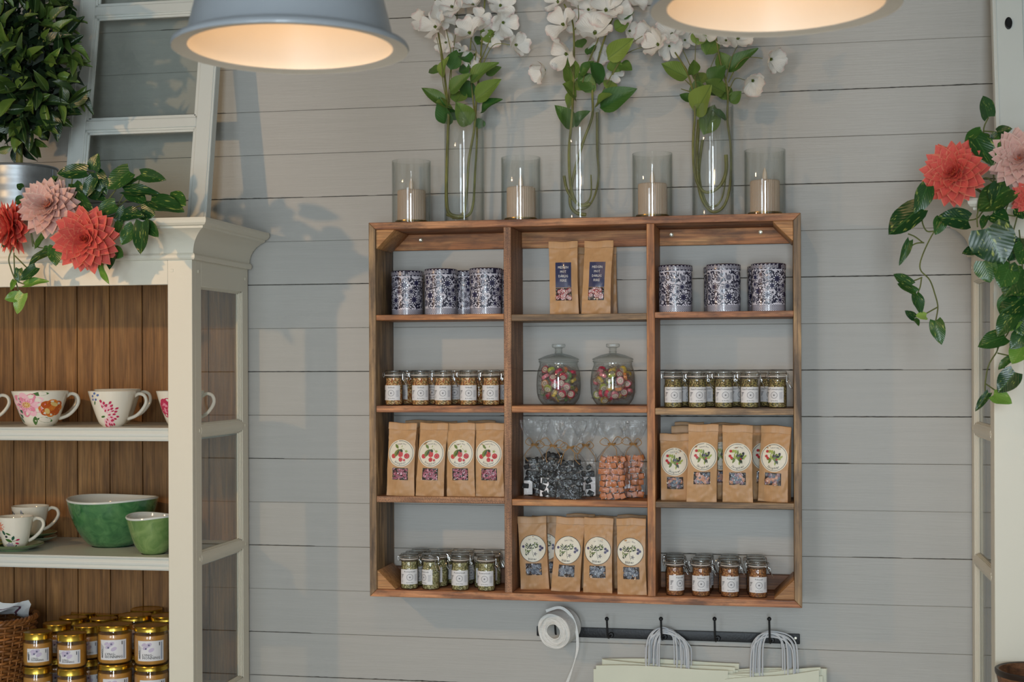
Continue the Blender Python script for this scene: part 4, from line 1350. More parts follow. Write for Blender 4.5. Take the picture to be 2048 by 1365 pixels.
for sy in (-0.006, 0.006):
    b.tube(smooth_path([(0.0274, sy * 0.6, 0.0975), (0.0305, sy, 0.094), (0.0310, sy, 0.084), (0.0300, sy, 0.0765), (0.0330, sy * 0.8, 0.0735), (0.0345, sy * 0.8, 0.0775), (0.0325, sy * 0.8, 0.0805), (0.0285, sy * 0.6, 0.0845)], 4), wr, 6)
    b.tube(smooth_path([(0.0325, sy * 0.8, 0.075), (0.037, sy * 0.9, 0.068), (0.0405, sy * 0.8, 0.060), (0.0435, sy * 0.45, 0.0555)], 4), wr, 6)
    b.tube(smooth_path([(-0.0274, sy * 0.6, 0.0975), (-0.0315, sy, 0.0965), (-0.0335, sy, 0.091), (-0.0325, sy, 0.0845), (-0.0300, sy, 0.0835), (-0.0280, sy * 0.6, 0.0842)], 4), wr, 6)
b.tube([(0.0435, -0.0027, 0.0555), (0.044, 0, 0.0548), (0.0435, 0.0027, 0.0555)], wr, 6)
jar_wire = b.mesh('wire_clasp', STEEL)
label_me = {}
lh0, lh1 = 0.0155, 0.0590
for k in JTITLE:
    d = Dec(); d.rect(-0.030, 0.030, lh0, lh1, 0, 0, 24, 1)
    lab = d.build(cyl(JR), eps=0.0004).mesh('paper_label', LABELW)
    d = Dec()
    mz = (lh0 + lh1) / 2 - 0.001
    d.text(JTITLE[k], 0.002, lh1 - 0.0065, 0.0062, 0, 1, sx=0.9 if k == 'pizza' else 1.05)
    d.ring(0.002, mz, 0.0086, 0.0094, 0, 1, 28); d.ell(0.002, mz, 0.0016, mi=0, ly=1)
    for i in range(12):
        a = 2 * PI * i / 12
        d.ell(0.002 + 0.0068 * math.cos(a), mz + 0.0068 * math.sin(a), 0.0010, 0.0004, a, 1, 1, 6)
        d.ell(0.002 + 0.0030 * math.cos(a), mz + 0.0030 * math.sin(a), 0.0012, 0.0003, a, 1, 1, 6)
    d.text('By Nordling', 0.002, lh0 + 0.0052, 0.0040)
    for i, w in enumerate((0.0085, 0.0065, 0.0045, 0.003)):
        d.rect(-0.025, -0.025 + w, mz + 0.0065 - i * 0.0034, mz + 0.0080 - i * 0.0034, 0, 1)
    for i in range(3): d.rect(-0.025, -0.019, mz - 0.0088 - i * 0.0028, mz - 0.0080 - i * 0.0028, 1, 1)
    for i in range(9): d.rect(0.0165, 0.0255 - (i % 3) * 0.0008, mz + 0.0070 - i * 0.0022, mz + 0.0078 - i * 0.0022, 1, 1)
    label_me[k] = (lab, d.build(cyl(JR), eps=0.0005).mesh('label_print', [INK, INKG]))


def spice_jar(p, kind, rot, label, grp):
    t = thing('spice_jar', label, 'jar', p, rot, grp)
    obj('glass_body', jar_body, t); obj('spice_fill', fill_me[kind], t); obj('lid', jar_lid, t)
    obj('seal_ring', jar_seal, t); obj('wire_clasp', jar_wire, t)
    l = obj('paper_label', label_me[kind][0], t); obj('label_print', label_me[kind][1], l)
    return t


def jars(col, row, kind, spec, grp):
    for (x, Y, rot, lb) in spec:
        spice_jar((px(x, 800 if row == 1 else 1170, Y).x, Y, SHZ[col][row]), kind, rot, lb, grp)


ordn = ['first', 'second', 'third', 'fourth', 'fifth']
jars(1 - 1, 1, 'grill', [(x, -0.160, r_, 'jar of orange spice salt, %s from the left in the front row' % ordn[i]) for i, (x, r_) in enumerate([(788, -0.15), (841, 0.2), (886.5, 0.1), (937, 0.15), (982.5, 0.0)])], 'orange spice salt jars')
jars(0, 1, 'grill', [(x, -0.060, r_, 'jar of orange spice salt standing %s behind the front row' % ordn[i]) for i, (x, r_) in enumerate([(815, -0.9), (865, 0.1), (909, 0.15), (958, -1.2), (998, 0.9)])], 'orange spice salt jars')
jars(2, 1, 'pizza', [(x, -0.160, r_, 'jar of green herb mix, %s from the left, beside the candy jars' % ordn[i]) for i, (x, r_) in enumerate([(1346.5, 0.12), (1394.5, 0.22), (1447.5, 0.15), (1499, 0.05), (1555, -0.45)])], 'green herb mix jars')
jars(2, 1, 'pizza', [(x, -0.060, r_, 'jar of green herb mix standing %s behind the front row' % ordn[i]) for i, (x, r_) in enumerate([(1368, 0.6), (1420, -0.8), (1474, 0.4), (1537, 0.1)])], 'green herb mix jars')
for rw, (Y, xs_) in enumerate([(-0.161, [(819, 0.22), (862, -0.75), (920.5, 0.05), (973, -0.1)]), (-0.105, [(829, 0.5), (879, -0.6), (921, 0.4), (966, 0.5)]), (-0.0495, [(841, 0.3), (891, 0.2), (931.5, 0.8), (985, -0.4)])]):
    jars(0, 3, 'herb', [(x, Y, r_, 'jar of pale green herbs, %s from the left in the %s row' % (ordn[i], ('front', 'middle', 'rear')[rw])) for i, (x, r_) in enumerate(xs_)], 'pale green herb jars')
for rw, (Y, xs_) in enumerate([(-0.154, [(1350, 0.55), (1402, 0.0), (1460, 0.08), (1516, 0.05)]), (-0.100, [(1349, 0.3), (1405, 0.3), (1455, 0.5), (1512, 0.3)]), (-0.0465, [(1350, 0.2), (1409, 0.9), (1460, -0.3), (1511, 0.3)])]):
    jars(2, 3, 'fish', [(x, Y, r_, 'jar of red-brown spice, %s from the left in the %s row' % (ordn[i], ('front', 'middle', 'rear')[rw])) for i, (x, r_) in enumerate(xs_)], 'red-brown spice jars')


# ------------------------------------------------------------------ kraft paper bags
def kraft():
    m, nt, b = new_mat('brown_kraft_paper'); L = nt.links
    tc = N(nt, 'ShaderNodeTexCoord'); oi = N(nt, 'ShaderNodeObjectInfo')
    mp = N(nt, 'ShaderNodeMapping'); mp.inputs['Scale'].default_value = (420, 420, 6)
    L.new(tc.outputs['Object'], mp.inputs['Vector'])
    n1 = N(nt, 'ShaderNodeTexNoise'); n1.inputs['Scale'].default_value = 1.0; n1.inputs['Detail'].default_value = 2
    L.new(mp.outputs[0], n1.inputs['Vector'])
    mr = N(nt, 'ShaderNodeMapRange'); mr.inputs[3].default_value = 0.90; mr.inputs[4].default_value = 1.08
    L.new(n1.outputs[0], mr.inputs[0])
    hs = N(nt, 'ShaderNodeHueSaturation'); hs.inputs['Color'].default_value = rgb(192, 150, 106)
    L.new(mr.outputs[0], hs.inputs['Value']); L.new(hs.outputs[0], b.inputs['Base Color'])
    b.inputs['Roughness'].default_value = 0.42; b.inputs['Specular IOR Level'].default_value = 0.4
    return m


KRAFT = kraft()
CREAM = mat('cream_sticker', rgb(232, 226, 208), rough=0.45)
STK = {'red': mat('red_berry_ink', rgb(186, 40, 48), rough=0.45), 'pink': mat('pale_berry_ink', rgb(222, 92, 96), rough=0.45), 'green': mat('leaf_ink', rgb(106, 128, 54), rough=0.45),
       'lgreen': mat('light_leaf_ink', rgb(160, 176, 84), rough=0.45), 'dark': mat('dark_leaf_ink', rgb(58, 70, 52), rough=0.45), 'blue': mat('blueberry_ink', rgb(92, 88, 122), rough=0.45),
       'black': mat('black_berry_ink', rgb(40, 36, 46), rough=0.45), 'line': mat('sticker_line_ink', rgb(44, 42, 40), rough=0.5), 'grey': mat('grey_script_ink', rgb(112, 108, 112), rough=0.5)}
SK = list(STK); SKM = [CREAM] + [STK[k] for k in SK]
si = {k: i + 1 for i, k in enumerate(SK)}
FILM = glass('cellophane_window', tint=(0.93, 0.93, 0.94), edge=(0.8, 0.8, 0.8), rough=0.06, extra=0.05, bump=0.8, bscale=90)
NAVYL = mat('navy_label', rgb(48, 56, 92), rough=0.3, coat=0.3)
WHITEINK = mat('white_ink', rgb(236, 234, 228), rough=0.5)
WDARK = mat('dark_bag_inside', rgb(38, 26, 24), rough=0.8)
BW, BH, BD = 0.084, 0.212, 0.050


class Bag:
    def __init__(s, seed, h=BH, w=BW, crush=1.0, dep=BD):
        s.dep = dep; s.seed = seed; s.h = h; s.w = w; s.c = crush
        r = random.Random(seed)
        s.skew = r.uniform(-0.006, 0.006); s.bulge = r.uniform(0.9, 1.15)

    def halfd(s, z):
        t = max(0.0, min(1.0, z / s.h))
        e = 1 - max(0.0, (t - 0.35) / 0.65) ** 1.25
        return (s.dep / 2) * max(0.06, e) * s.bulge

    def front(s, u, z, o=0.0):
        """front sheet; u across, z up"""
        a = u / (s.w / 2)
        t = z / s.h
        belly = (0.008 if s.dep > 0.03 else 0.003) * math.cos(max(-1, min(1, a)) * PI / 2) * math.sin(PI * min(1, t * 1.05)) ** 0.8
        cr = 0.0040 * s.c * noise.noise((u * 26 + s.seed, z * 20, s.seed * 1.7)) + 0.0034 * s.c * abs(noise.noise((u * 44 + z * 30, z * 52 - u * 40, s.seed * 3.1))) * (1.6 if t < 0.3 or t > 0.7 else 0.7)
        y = -s.halfd(z) - belly - cr - o
        x = u * (1 - 0.035 * math.sin(PI * t)) + s.skew * t
        return Vector((x, y, z))

    def mesh(s, parent):
        mb = MB(); nu, nv = 18, 40
        fr = [[s.front(-s.w / 2 + s.w * i / nu, s.h * 0.945 * j / nv) for i in range(nu + 1)] for j in range(nv + 1)]
        bk = [[Vector((p.x, -p.y * 0.8, p.z)) for p in row] for row in fr]
        for j, row in enumerate(bk):
            hd = s.halfd(s.h * 0.945 * j / nv)
            for p in row: p.y = hd
        F_ = [p for row in fr for p in row]; K_ = [p for row in bk for p in row]
        w = nu + 1
        q = [(j * w + i, j * w + i + 1, (j + 1) * w + i + 1, (j + 1) * w + i) for j in range(nv) for i in range(nu)]
        mb.add(F_, q); mb.add(K_, [f[::-1] for f in q])
        # gusseted sides, creased inwards
        for sd, ii in ((-1, 0), (1, nu)):
            cols = []
            for j in range(nv + 1):
                a = fr[j][ii]; c = bk[j][ii]
                m_ = (a + c) / 2; m_.x -= sd * 0.30 * (c.y - a.y) * min(1.0, j / nv * 2.0)
                cols += [a, m_, c]
            fs = []
            for j in range(nv):
                for k in range(2):
                    f = (j * 3 + k, j * 3 + k + 1, (j + 1) * 3 + k + 1, (j + 1) * 3 + k)
                    fs.append(f if sd > 0 else f[::-1])
            mb.add(cols, fs)
        o = obj('paper_body', mb.mesh('paper_body', KRAFT, ang=75), parent)
        # folded-over top
        fb = MB(); zf = s.h * 0.935; nn = 12
        rows = []
        for (dy, dz) in ((0.0045, 0.0), (0.0045, 0.012), (0.001, 0.0145), (-0.003, 0.0135), (-0.0042, 0.010), (-0.0048, -0.006), (-0.0030, -0.0068)):
            rows.append([s.front(-s.w / 2 - 0.0005 + (s.w + 0.001) * i / nn, zf) * 1.0 + Vector((0, dy + 0.0008, dz + 0.0012 * math.sin(i * 0.6 + s.seed))) for i in range(nn + 1)])
        P = [p for row in rows for p in row]; w = nn + 1
        fb.add(P, [(j * w + i, (j + 1) * w + i, (j + 1) * w + i + 1, j * w + i + 1)[::-1] for j in range(len(rows) - 1) for i in range(nn)])
        obj('folded_top', fb.mesh('folded_top', KRAFT, ang=40), parent)
        return o


def berry_art(kind, R):
    d = Dec(); d.disc(0, 0, R, 0, 0)
    if kind == 'blue':
        d.ring(0, 0, R * 0.965, R, si['line'], 1)
    else:
        d.ring(0, 0, R * 0.90, R * 0.93, si['line'], 1)
    S = R
    if kind == 'rasp':
        d.ell(-0.32 * S, 0.50 * S, 0.20 * S, 0.10 * S, -0.9, si['green'], 1, point=True)
        d.ell(-0.30 * S, 0.02 * S, 0.34 * S, 0.17 * S, 1.0, si['green'], 3, point=True); d.ell(-0.20 * S, 0.08 * S, 0.26 * S, 0.06 * S, 1.0, si['dark'], 4, point=True)
        d.ell(0.05 * S, 0.20 * S, 0.14 * S, 0.10 * S, -0.7, si['dark'], 3, point=True)
        for (cx, cy, r, c) in ((-0.55, -0.22, 0.17, 'red'), (0.0, -0.05, 0.20, 'pink'), (0.02, -0.45, 0.16, 'red'), (0.48, -0.18, 0.20, 'red'), (0.30, -0.48, 0.09, 'red'), (0.06, -0.12, 0.13, 'red')):
            d.ell(cx * S, cy * S, r * S, r * S * (1.15 if c == 'pink' else 1), 0, si[c], 2)
            for k in range(7):
                a = k * 0.9
                d.ell((cx + 0.55 * r * math.cos(a)) * S, (cy + 0.55 * r * math.sin(a)) * S, 0.22 * r * S, mi=si['pink' if c == 'red' else 'red'], ly=3, n=6)
        d.line([(-0.02 * S, 0.30 * S), (0.2 * S, 0.36 * S), (0.42 * S, 0.10 * S)], 0.03 * S, si['lgreen'], 1)
        for k in range(5): d.ell((0.42 + 0.06 * math.cos(k * 1.26)) * S, (0.16 + 0.06 * math.sin(k * 1.26)) * S, 0.07 * S, 0.025 * S, k * 1.26, si['lgreen'], 2, 8)
        d.ell(0.08 * S, 0.52 * S, 0.09 * S, 0.03 * S, 1.3, si['lgreen'], 1, 8)
        d.text('Bringebær', 0, -0.74 * S, 0.22 * S, si['grey'], 1, arc=-0.74 * S)
    elif kind == 'forest':
        rr = random.Random(5)
        for k in range(26):
            a = rr.uniform(0, 6.28); q = rr.uniform(0.05, 0.5)
            cx, cy = 0.03 + q * 1.15 * math.cos(a), -0.05 + q * 0.75 * math.sin(a)
            if cx < -0.3 and cy > -0.1: continue
            d.ell(cx * S, cy * S, rr.uniform(0.14, 0.22) * S, rr.uniform(0.055, 0.09) * S, a + rr.uniform(-0.5, 0.5), si[rr.choice(['green', 'lgreen', 'dark', 'green'])], 1 + k % 3, 8, point=True)
        for (cx, cy, r, c) in ((-0.50, 0.42, 0.11, 'red'), (-0.56, 0.08, 0.11, 'red'), (-0.45, -0.05, 0.10, 'red'), (0.40, 0.28, 0.09, 'black'), (0.27, 0.08, 0.09, 'black'), (0.08, 0.12, 0.09, 'blue'), (0.22, -0.12, 0.07, 'red')):
            d.ell(cx * S, cy * S, r * S, r * 0.9 * S, 0.4, si[c], 5)
        d.ell(-0.34 * S, 0.42 * S, 0.16 * S, 0.10 * S, 0.5, si['lgreen'], 4, point=True); d.ell(-0.14 * S, 0.38 * S, 0.16 * S, 0.09 * S, 1.4, si['lgreen'], 4, point=True)
        d.text('Skogsbær', 0, -0.74 * S, 0.24 * S, si['line'], 1, arc=-0.74 * S)
    else:
        rr = random.Random(9)
        for k in range(34):
            q = rr.uniform(0.08, 0.58); a = rr.uniform(0.1, 3.2)
            cx, cy = -0.05 + q * math.cos(a), 0.0 + q * 0.95 * math.sin(a)
            d.ell(cx * S, cy * S, rr.uniform(0.07, 0.10) * S, rr.uniform(0.03, 0.045) * S, a + rr.uniform(-0.7, 0.7), si[rr.choice(['dark', 'green', 'dark'])], 1 + k % 3, 8, point=True)
        for k in range(12):
            cx, cy = rr.uniform(-0.55, -0.2), rr.uniform(-0.45, -0.05)
            d.ell(cx * S, cy * S, 0.09 * S, 0.038 * S, rr.uniform(0, 3.1), si[rr.choice(['dark', 'green'])], 1 + k % 3, 8, point=True)
        for (cx, cy) in ((-0.72, 0.16), (0.58, 0.14), (0.72, 0.02), (0.57, -0.10)):
            d.ell(cx * S, cy * S, 0.10 * S, mi=si['blue'], ly=4); d.ell((cx + 0.01) * S, cy * S, 0.035 * S, mi=si['black'], ly=5, n=8)
        d.line([(-0.06 * S, 0.0), (-0.02 * S, -0.35 * S), (0.05 * S, -0.60 * S)], 0.025 * S, si['dark'], 1)
        for k in range(5): d.ell((0.18 + 0.08 * math.cos(k * 1.26)) * S, (-0.38 + 0.08 * math.sin(k * 1.26)) * S, 0.08 * S, 0.03 * S, k * 1.26, si['grey'], 2, 8)
        d.text('Blåbær', -0.06 * S, -0.76 * S, 0.24 * S, si['line'], 1)
    d.text('Sweet Ann', 0.05 * S, 0.72 * S, 0.16 * S, si['grey'], 1, arc=0.72 * S)
    return d


CANDYM = {'rasp': [mat('raspberry_candy', rgb(150, 40, 72), rough=0.35), mat('pink_candy', rgb(192, 84, 112), rough=0.35)],
          'forest': [mat('mauve_candy', rgb(142, 110, 122), rough=0.4), mat('blue_grey_candy', rgb(96, 112, 128), rough=0.4), mat('peach_candy', rgb(206, 148, 118), rough=0.4)],
          'blue': [mat('blue_slate_candy', rgb(86, 98, 116), rough=0.35), mat('pale_slate_candy', rgb(126, 136, 148), rough=0.35)],
          'med': [mat('red_rock_candy', rgb(160, 36, 48), rough=0.3), mat('white_rock_candy', rgb(232, 222, 216), rough=0.3), mat('pink_rock_candy', rgb(206, 128, 138), rough=0.3)]}
_bagc = {}


def bag_meshes(kind, seed, h, detailed, dep):
    key = (kind, seed, h, detailed, dep)
    if key in _bagc: return _bagc[key]
    bg = Bag(seed, h, dep=dep)
    tmp = bpy.data.objects.new('tmp', None)
    mb_parent = None
    r = random.Random(seed * 7 + len(kind))
    out = {}
    if detailed:
        lz = h * 0.585; R = 0.0395
        if kind == 'med':
            d = Dec(); d.rect(-0.0235, 0.0235, h * 0.365, h * 0.365 + 0.073, 0, 0, 6, 8)
            out['sticker'] = d.build(lambda u, v, o: bg.front(u, v, o + 0.0004), eps=0.0003).mesh('sticker', NAVYL)
            d = Dec()
            for i, wtxt in enumerate(('MEDISIN', 'MOT', 'DÅRLIG', 'FISKE')):
                d.text(wtxt, 0, h * 0.365 + 0.058 - i * 0.0128, 0.0102, 0, 1, sx=0.82)
            out['print'] = d.build(lambda u, v, o: bg.front(u, v, o + 0.0006), eps=0.0004).mesh('sticker_print', WHITEINK)
            w0, w1, z0, z1 = -0.0235, 0.0235, h * 0.365 - 0.0375, h * 0.365 - 0.001
        else:
            dx = r.uniform(-0.0025, 0.0025)
            if kind == 'blue': lz = h * 0.565
            art = berry_art(kind, R)
            base = Dec(); base.sh = art.sh[:1]
            out['sticker'] = base.build(lambda u, v, o: bg.front(u + dx, v + lz, o + 0.0005), eps=0.0003).mesh('sticker', CREAM)
            prt = Dec(); prt.sh = art.sh[1:]
            out['print'] = prt.build(lambda u, v, o: bg.front(u + dx, v + lz, o + 0.0009), eps=0.00025).mesh('sticker_print', SKM)
            w0, w1 = -0.024, 0.0235
            z1 = lz - R - 0.003; z0 = z1 - 0.0345
        d = Dec(); d.rect(w0, w1, z0, z1, 0, 0, 6, 5)
        out['window'] = d.build(lambda u, v, o: bg.front(u, v, o), eps=0.0004).mesh('window', WDARK)
        out['film'] = d.build(lambda u, v, o: bg.front(u, v, o + 0.0052 + 0.0012 * noise.noise((u * 160, v * 160, seed))), eps=0.0001).mesh('window_film', FILM, ang=5)
        cm = MB(); cms = CANDYM[kind]
        if kind in ('rasp',):
            for i in range(110):
                q = Matrix.Rotation(r.uniform(0, PI), 3, 'Y')
                cm.ball(bg.front(r.uniform(w0 + 0.003, w1 - 0.003), r.uniform(z0 + 0.003, z1 - 0.003), 0.0012), (0.0030, 0.0016, 0.0018), 6, 4, r.randrange(len(cms)), q)
        elif kind == 'med':
            for i in range(16):
                c = bg.front(r.uniform(w0 + 0.006, w1 - 0.006), r.uniform(z0 + 0.006, z1 - 0.006), 0.0016)
                q = Matrix.Rotation(r.uniform(0, PI), 3, 'Y') @ Matrix.Rotation(r.uniform(0.9, 1.5), 3, 'X')
                for rad, mi in ((0.0066, 0), (0.0050, 1), (0.0032, 0), (0.0016, 1)):
                    hh = 0.0026 + (0.0066 - rad) * 0.12
                    vs = []; nn = 12
                    for zz in (-hh, hh): vs += [c + q @ Vector((rad * math.cos(2 * PI * k / nn), rad * math.sin(2 * PI * k / nn), zz)) for k in range(nn)]
                    cm.add(vs, [(k, (k + 1) % nn, nn + (k + 1) % nn, nn + k) for k in range(nn)] + [tuple(range(nn))[::-1], tuple(range(nn, 2 * nn))], mi)
        else:
            big = 0.0068 if kind == 'forest' else 0.0060
            for i in range(24):
                c = bg.front(r.uniform(w0 + 0.005, w1 - 0.005), r.uniform(z0 + 0.005, z1 - 0.005), 0.001)
                q = Matrix.Rotation(r.uniform(0, PI), 3, 'Y') @ Matrix.Rotation(r.uniform(-0.5, 0.5), 3, 'X')
                cm.ball(c, (big, 0.0030, big * 0.85), 10, 6, r.randrange(len(cms)), q)
                if kind == 'forest' and i % 3 == 0:
                    for k in range(6): cm.ball(c + Vector((r.uniform(-0.005, 0.005), -0.001, r.uniform(-0.005, 0.005))), 0.0018, 6, 4, 2)
        for v in cm.v:
            v.x = min(max(v.x, w0 + 0.0005 + bg.skew * 0.4), w1 + 0.001); v.z = min(max(v.z, z0 + 0.0005), z1 - 0.0005)
        out['fill'] = cm.mesh('candy_fill', cms)
    holder_ = bpy.data.objects.new('tmp', None); COL.objects.link(holder_)
    bg.mesh(holder_)
    for c in list(holder_.children):
        out[c.name.split('.')[0]] = c.data
        bpy.data.objects.remove(c)
    bpy.data.objects.remove(holder_); bpy.data.objects.remove(tmp)
    _bagc[key] = out
    return out


def paper_bag(kind, x, Y, z, label, grp, seed=1, rot=0.0, tilt=0.0, h=BH, detailed=True, back=0.0):
    dep = 0.046 if Y < -0.11 else (0.034 if Y < -0.065 else 0.026)
    ms = bag_meshes(kind, seed, h, detailed, dep)
    t = thing('paper_candy_bag', label, 'bag', (px(x, 740, Y).x, Y, z), rot, grp)
    t.rotation_euler = (back, tilt, rot)
    obj('paper_body', ms['paper_body'], t); obj('folded_top', ms['folded_top'], t)
    if detailed:
        s_ = obj('sticker', ms['sticker'], t); obj('sticker_print', ms['print'], s_)
        w = obj('window', ms['window'], t); f = obj('candy_fill', ms['fill'], w); f['kind'] = 'stuff'; obj('window_film', ms['film'], w)
    return t


# medicine bags, middle cell of the top row
zc = SHZ[1][0]
g_ = 'kraft bags with navy labels'
paper_bag('med', 1131, -0.130, zc, 'kraft bag with navy MEDISIN label, the left one', g_, 1, 0.05, -0.004)
paper_bag('med', 1195, -0.130, zc, 'kraft bag with navy MEDISIN label, the right one', g_, 2, -0.03, 0.006)
paper_bag('med', 1147, -0.055, zc, 'plain kraft bag behind the left navy-labelled bag', g_, 3, 0.0, 0.0, h=0.200, detailed=False)
paper_bag('med', 1207, -0.055, zc, 'plain kraft bag behind the right navy-labelled bag', g_, 4, 0.0, 0.0, h=0.200, detailed=False)
# raspberry bags
zc = SHZ[0][2]; g_ = 'raspberry candy bags'
for i, (x, sd, tl_) in enumerate([(804.5, 1, 0.035), (862.5, 2, 0.022), (925, 3, -0.004), (982, 4, 0.0)]):
    paper_bag('rasp', x, -0.155 + 0.004 * i, zc, 'kraft bag with raspberry sticker, %s from the left' % ordn[i], g_, sd, 0.0, tl_, h=0.213)
for i, (x, sd) in enumerate([(838, 5), (884, 6), (965, 3)]):
    paper_bag('rasp', x, -0.058, zc, 'plain kraft bag behind the raspberry bags, %s from the left' % ordn[i], g_, sd, 0.0, 0.0, h=0.217 - 0.003 * (i == 1), detailed=False)
# mixed berry bags
zc = SHZ[2][2]; g_ = 'mixed forest berry candy bags'
paper_bag('forest', 1352, -0.120, zc, 'short kraft bag with forest berry sticker, leftmost', g_, 1, 0.0, 0.0, h=0.186)
paper_bag('forest', 1403, -0.163, zc, 'kraft bag with forest berry sticker, second from the left in front', g_, 2, 0.0, 0.0, h=0.217)
paper_bag('forest', 1475, -0.160, zc, 'kraft bag with forest berry sticker, third from the left in front', g_, 3, 0.0, 0.012, h=0.215)
paper_bag('forest', 1548, -0.140, zc, 'kraft bag with forest berry sticker, turned, rightmost', g_, 4, -0.22, 0.045, h=0.212)
paper_bag('forest', 1371, -0.070, zc, 'plain kraft bag behind the short forest berry bag', g_, 5, 0.0, 0.0, h=0.208, detailed=False)
paper_bag('forest', 1376, -0.032, zc, 'plain kraft bag at the very back on the left of the forest berry cell', g_, 6, 0.0, 0.0, h=0.2175, detailed=False)
paper_bag('forest', 1440, -0.085, zc, 'kraft bag with forest berry sticker between the two front bags, behind', g_, 2, 0.0, 0.0, h=0.213)
paper_bag('forest', 1449, -0.030, zc, 'plain kraft bag at the very back in the middle of the forest berry cell', g_, 5, 0.0, 0.0, h=0.216, detailed=False)
paper_bag('forest', 1530, -0.070, zc, 'kraft bag with forest berry sticker peeping out behind the turned bag', g_, 3, 0.0, 0.0, h=0.211)
# blueberry bags
zc = SHZ[1][3]; g_ = 'blueberry candy bags'
paper_bag('blue', 1070, -0.100, zc, 'kraft bag with blueberry sticker, leftmost', g_, 1, 0.06, -0.03, h=0.211)
paper_bag('blue', 1131, -0.120, zc, 'kraft bag with blueberry sticker, second from the left', g_, 2, 0.04, 0.045, h=0.213)
paper_bag('blue', 1196, -0.130, zc, 'kraft bag with blueberry sticker, third from the left', g_, 3, 0.0, 0.02, h=0.214)
paper_bag('blue', 1265, -0.150, zc, 'kraft bag with blueberry sticker, rightmost and nearest', g_, 4, -0.05, -0.01, h=0.216)
paper_bag('blue', 1093, -0.048, zc, 'kraft bag with blueberry sticker showing between the two left bags', g_, 3, 0.0, 0.0, h=0.207)
paper_bag('blue', 1160, -0.052, zc, 'plain kraft bag behind the second and third blueberry bags', g_, 5, 0.0, 0.0, h=0.216, detailed=False)
paper_bag('blue', 1215, -0.048, zc, 'plain kraft bag behind the third blueberry bag', g_, 6, 0.0, 0.0, h=0.210, detailed=False)
paper_bag('blue', 1262, -0.050, zc, 'plain kraft bag behind the rightmost blueberry bag', g_, 5, 0.0, 0.0, h=0.215, detailed=False)


# ------------------------------------------------------------------ glass jars of wrapped candy
SWEETGLASS = glass('thick_jar_glass', tint=(0.95, 0.97, 0.965), edge=(0.30, 0.34, 0.33), extra=0.01)
b = MB()
b.lathe([(0.0, 0.004), (0.040, 0.004), (0.044, 0.001), (0.047, 0.002), (0.052, 0.008), (0.060, 0.020), (0.0640, 0.036), (0.0650, 0.058), (0.0640, 0.082), (0.0615, 0.100), (0.0570, 0.112), (0.0555, 0.117), (0.0555, 0.123), (0.0575, 0.1245), (0.0590, 0.127), (0.0575, 0.1295), (0.0545, 0.1295)], 56)
sj_body = b.mesh('jar_body', SWEETGLASS, ang=40)
b = MB(); b.lathe([(0.050, 0.1300), (0.0585, 0.1305), (0.0600, 0.1330), (0.0580, 0.1355), (0.050, 0.1390), (0.036, 0.1450), (0.020, 0.1490), (0.011, 0.1510), (0.0105, 0.154), (0.0125, 0.156)], 48)
sj_lid = b.mesh('lid', SWEETGLASS, ang=40)
b = MB(); b.lathe([(0.0100, 0.152), (0.0095, 0.158), (0.0115, 0.160), (0.0098, 0.163), (0.0125, 0.166), (0.0185, 0.168), (0.0200, 0.171), (0.0200, 0.176), (0.0185, 0.178), (0.0, 0.1785)], 12)
sj_knob = b.mesh('knob', SWEETGLASS, ang=20)
CFACE = mat('pale_candy_face', rgb(240, 226, 206), rough=0.3, coat=0.3)
CCOLS = {'red': rgb(198, 44, 78), 'yellow': rgb(216, 186, 84), 'green': rgb(126, 170, 110), 'orange': rgb(224, 142, 86), 'lime': rgb(176, 186, 78), 'pink': rgb(222, 128, 142)}
CMESH = {}
for cn, cv in CCOLS.items():
    rm = mat(cn + '_rock_candy', cv, rough=0.3, coat=0.4)
    b = MB()
    b.lathe([(0.0, -0.0050), (0.0085, -0.0050)], 16, mi=1); b.lathe([(0.0085, -0.0050), (0.0108, -0.0046), (0.0115, -0.003), (0.0115, 0.003), (0.0108, 0.0046), (0.0085, 0.0050)], 16, mi=0); b.lathe([(0.0085, 0.0050), (0.0, 0.0050)], 16, mi=1)
    for k in range(6):
        a = k * PI / 3
        for zz in (0.0052, -0.0052):
            b.ball((0.0042 * math.cos(a), 0.0042 * math.sin(a), zz), (0.0018, 0.0012, 0.0003), 6, 3, 2, Matrix.Rotation(a, 3, 'Z'))
    CMESH[cn] = b.mesh('wrapped_candy', [rm, CFACE, mat(cn + '_candy_core', tuple(0.35 * v for v in cv[:3]) + (1,), rough=0.4)])
WRAP = glass('twist_wrapper_film', tint=(0.95, 0.95, 0.95), edge=(0.78, 0.78, 0.78), rough=0.08, extra=0.10, bump=1.0, bscale=260)
WR = []
for sd in range(3):
    r = random.Random(sd); b = MB()
    prof = [(0.0135, 0.0165), (0.012, 0.0135), (0.0035, 0.0105), (0.009, 0.0068), (0.0125, 0.003), (0.0125, -0.003), (0.009, -0.0068), (0.0035, -0.0105), (0.012, -0.0135), (0.0135, -0.0165)]
    b.lathe(prof, 14)
    for v in b.v:
        q = 1 + 0.28 * noise.noise((v.x * 320 + sd * 9, v.y * 320, v.z * 320))
        v.x *= q; v.y *= q
    # wrapper twists stick out sideways
    rotm = Matrix.Rotation(PI / 2, 3, 'X')
    b.v = [rotm @ v for v in b.v]
    WR.append(b.mesh('wrapper', WRAP, ang=10))


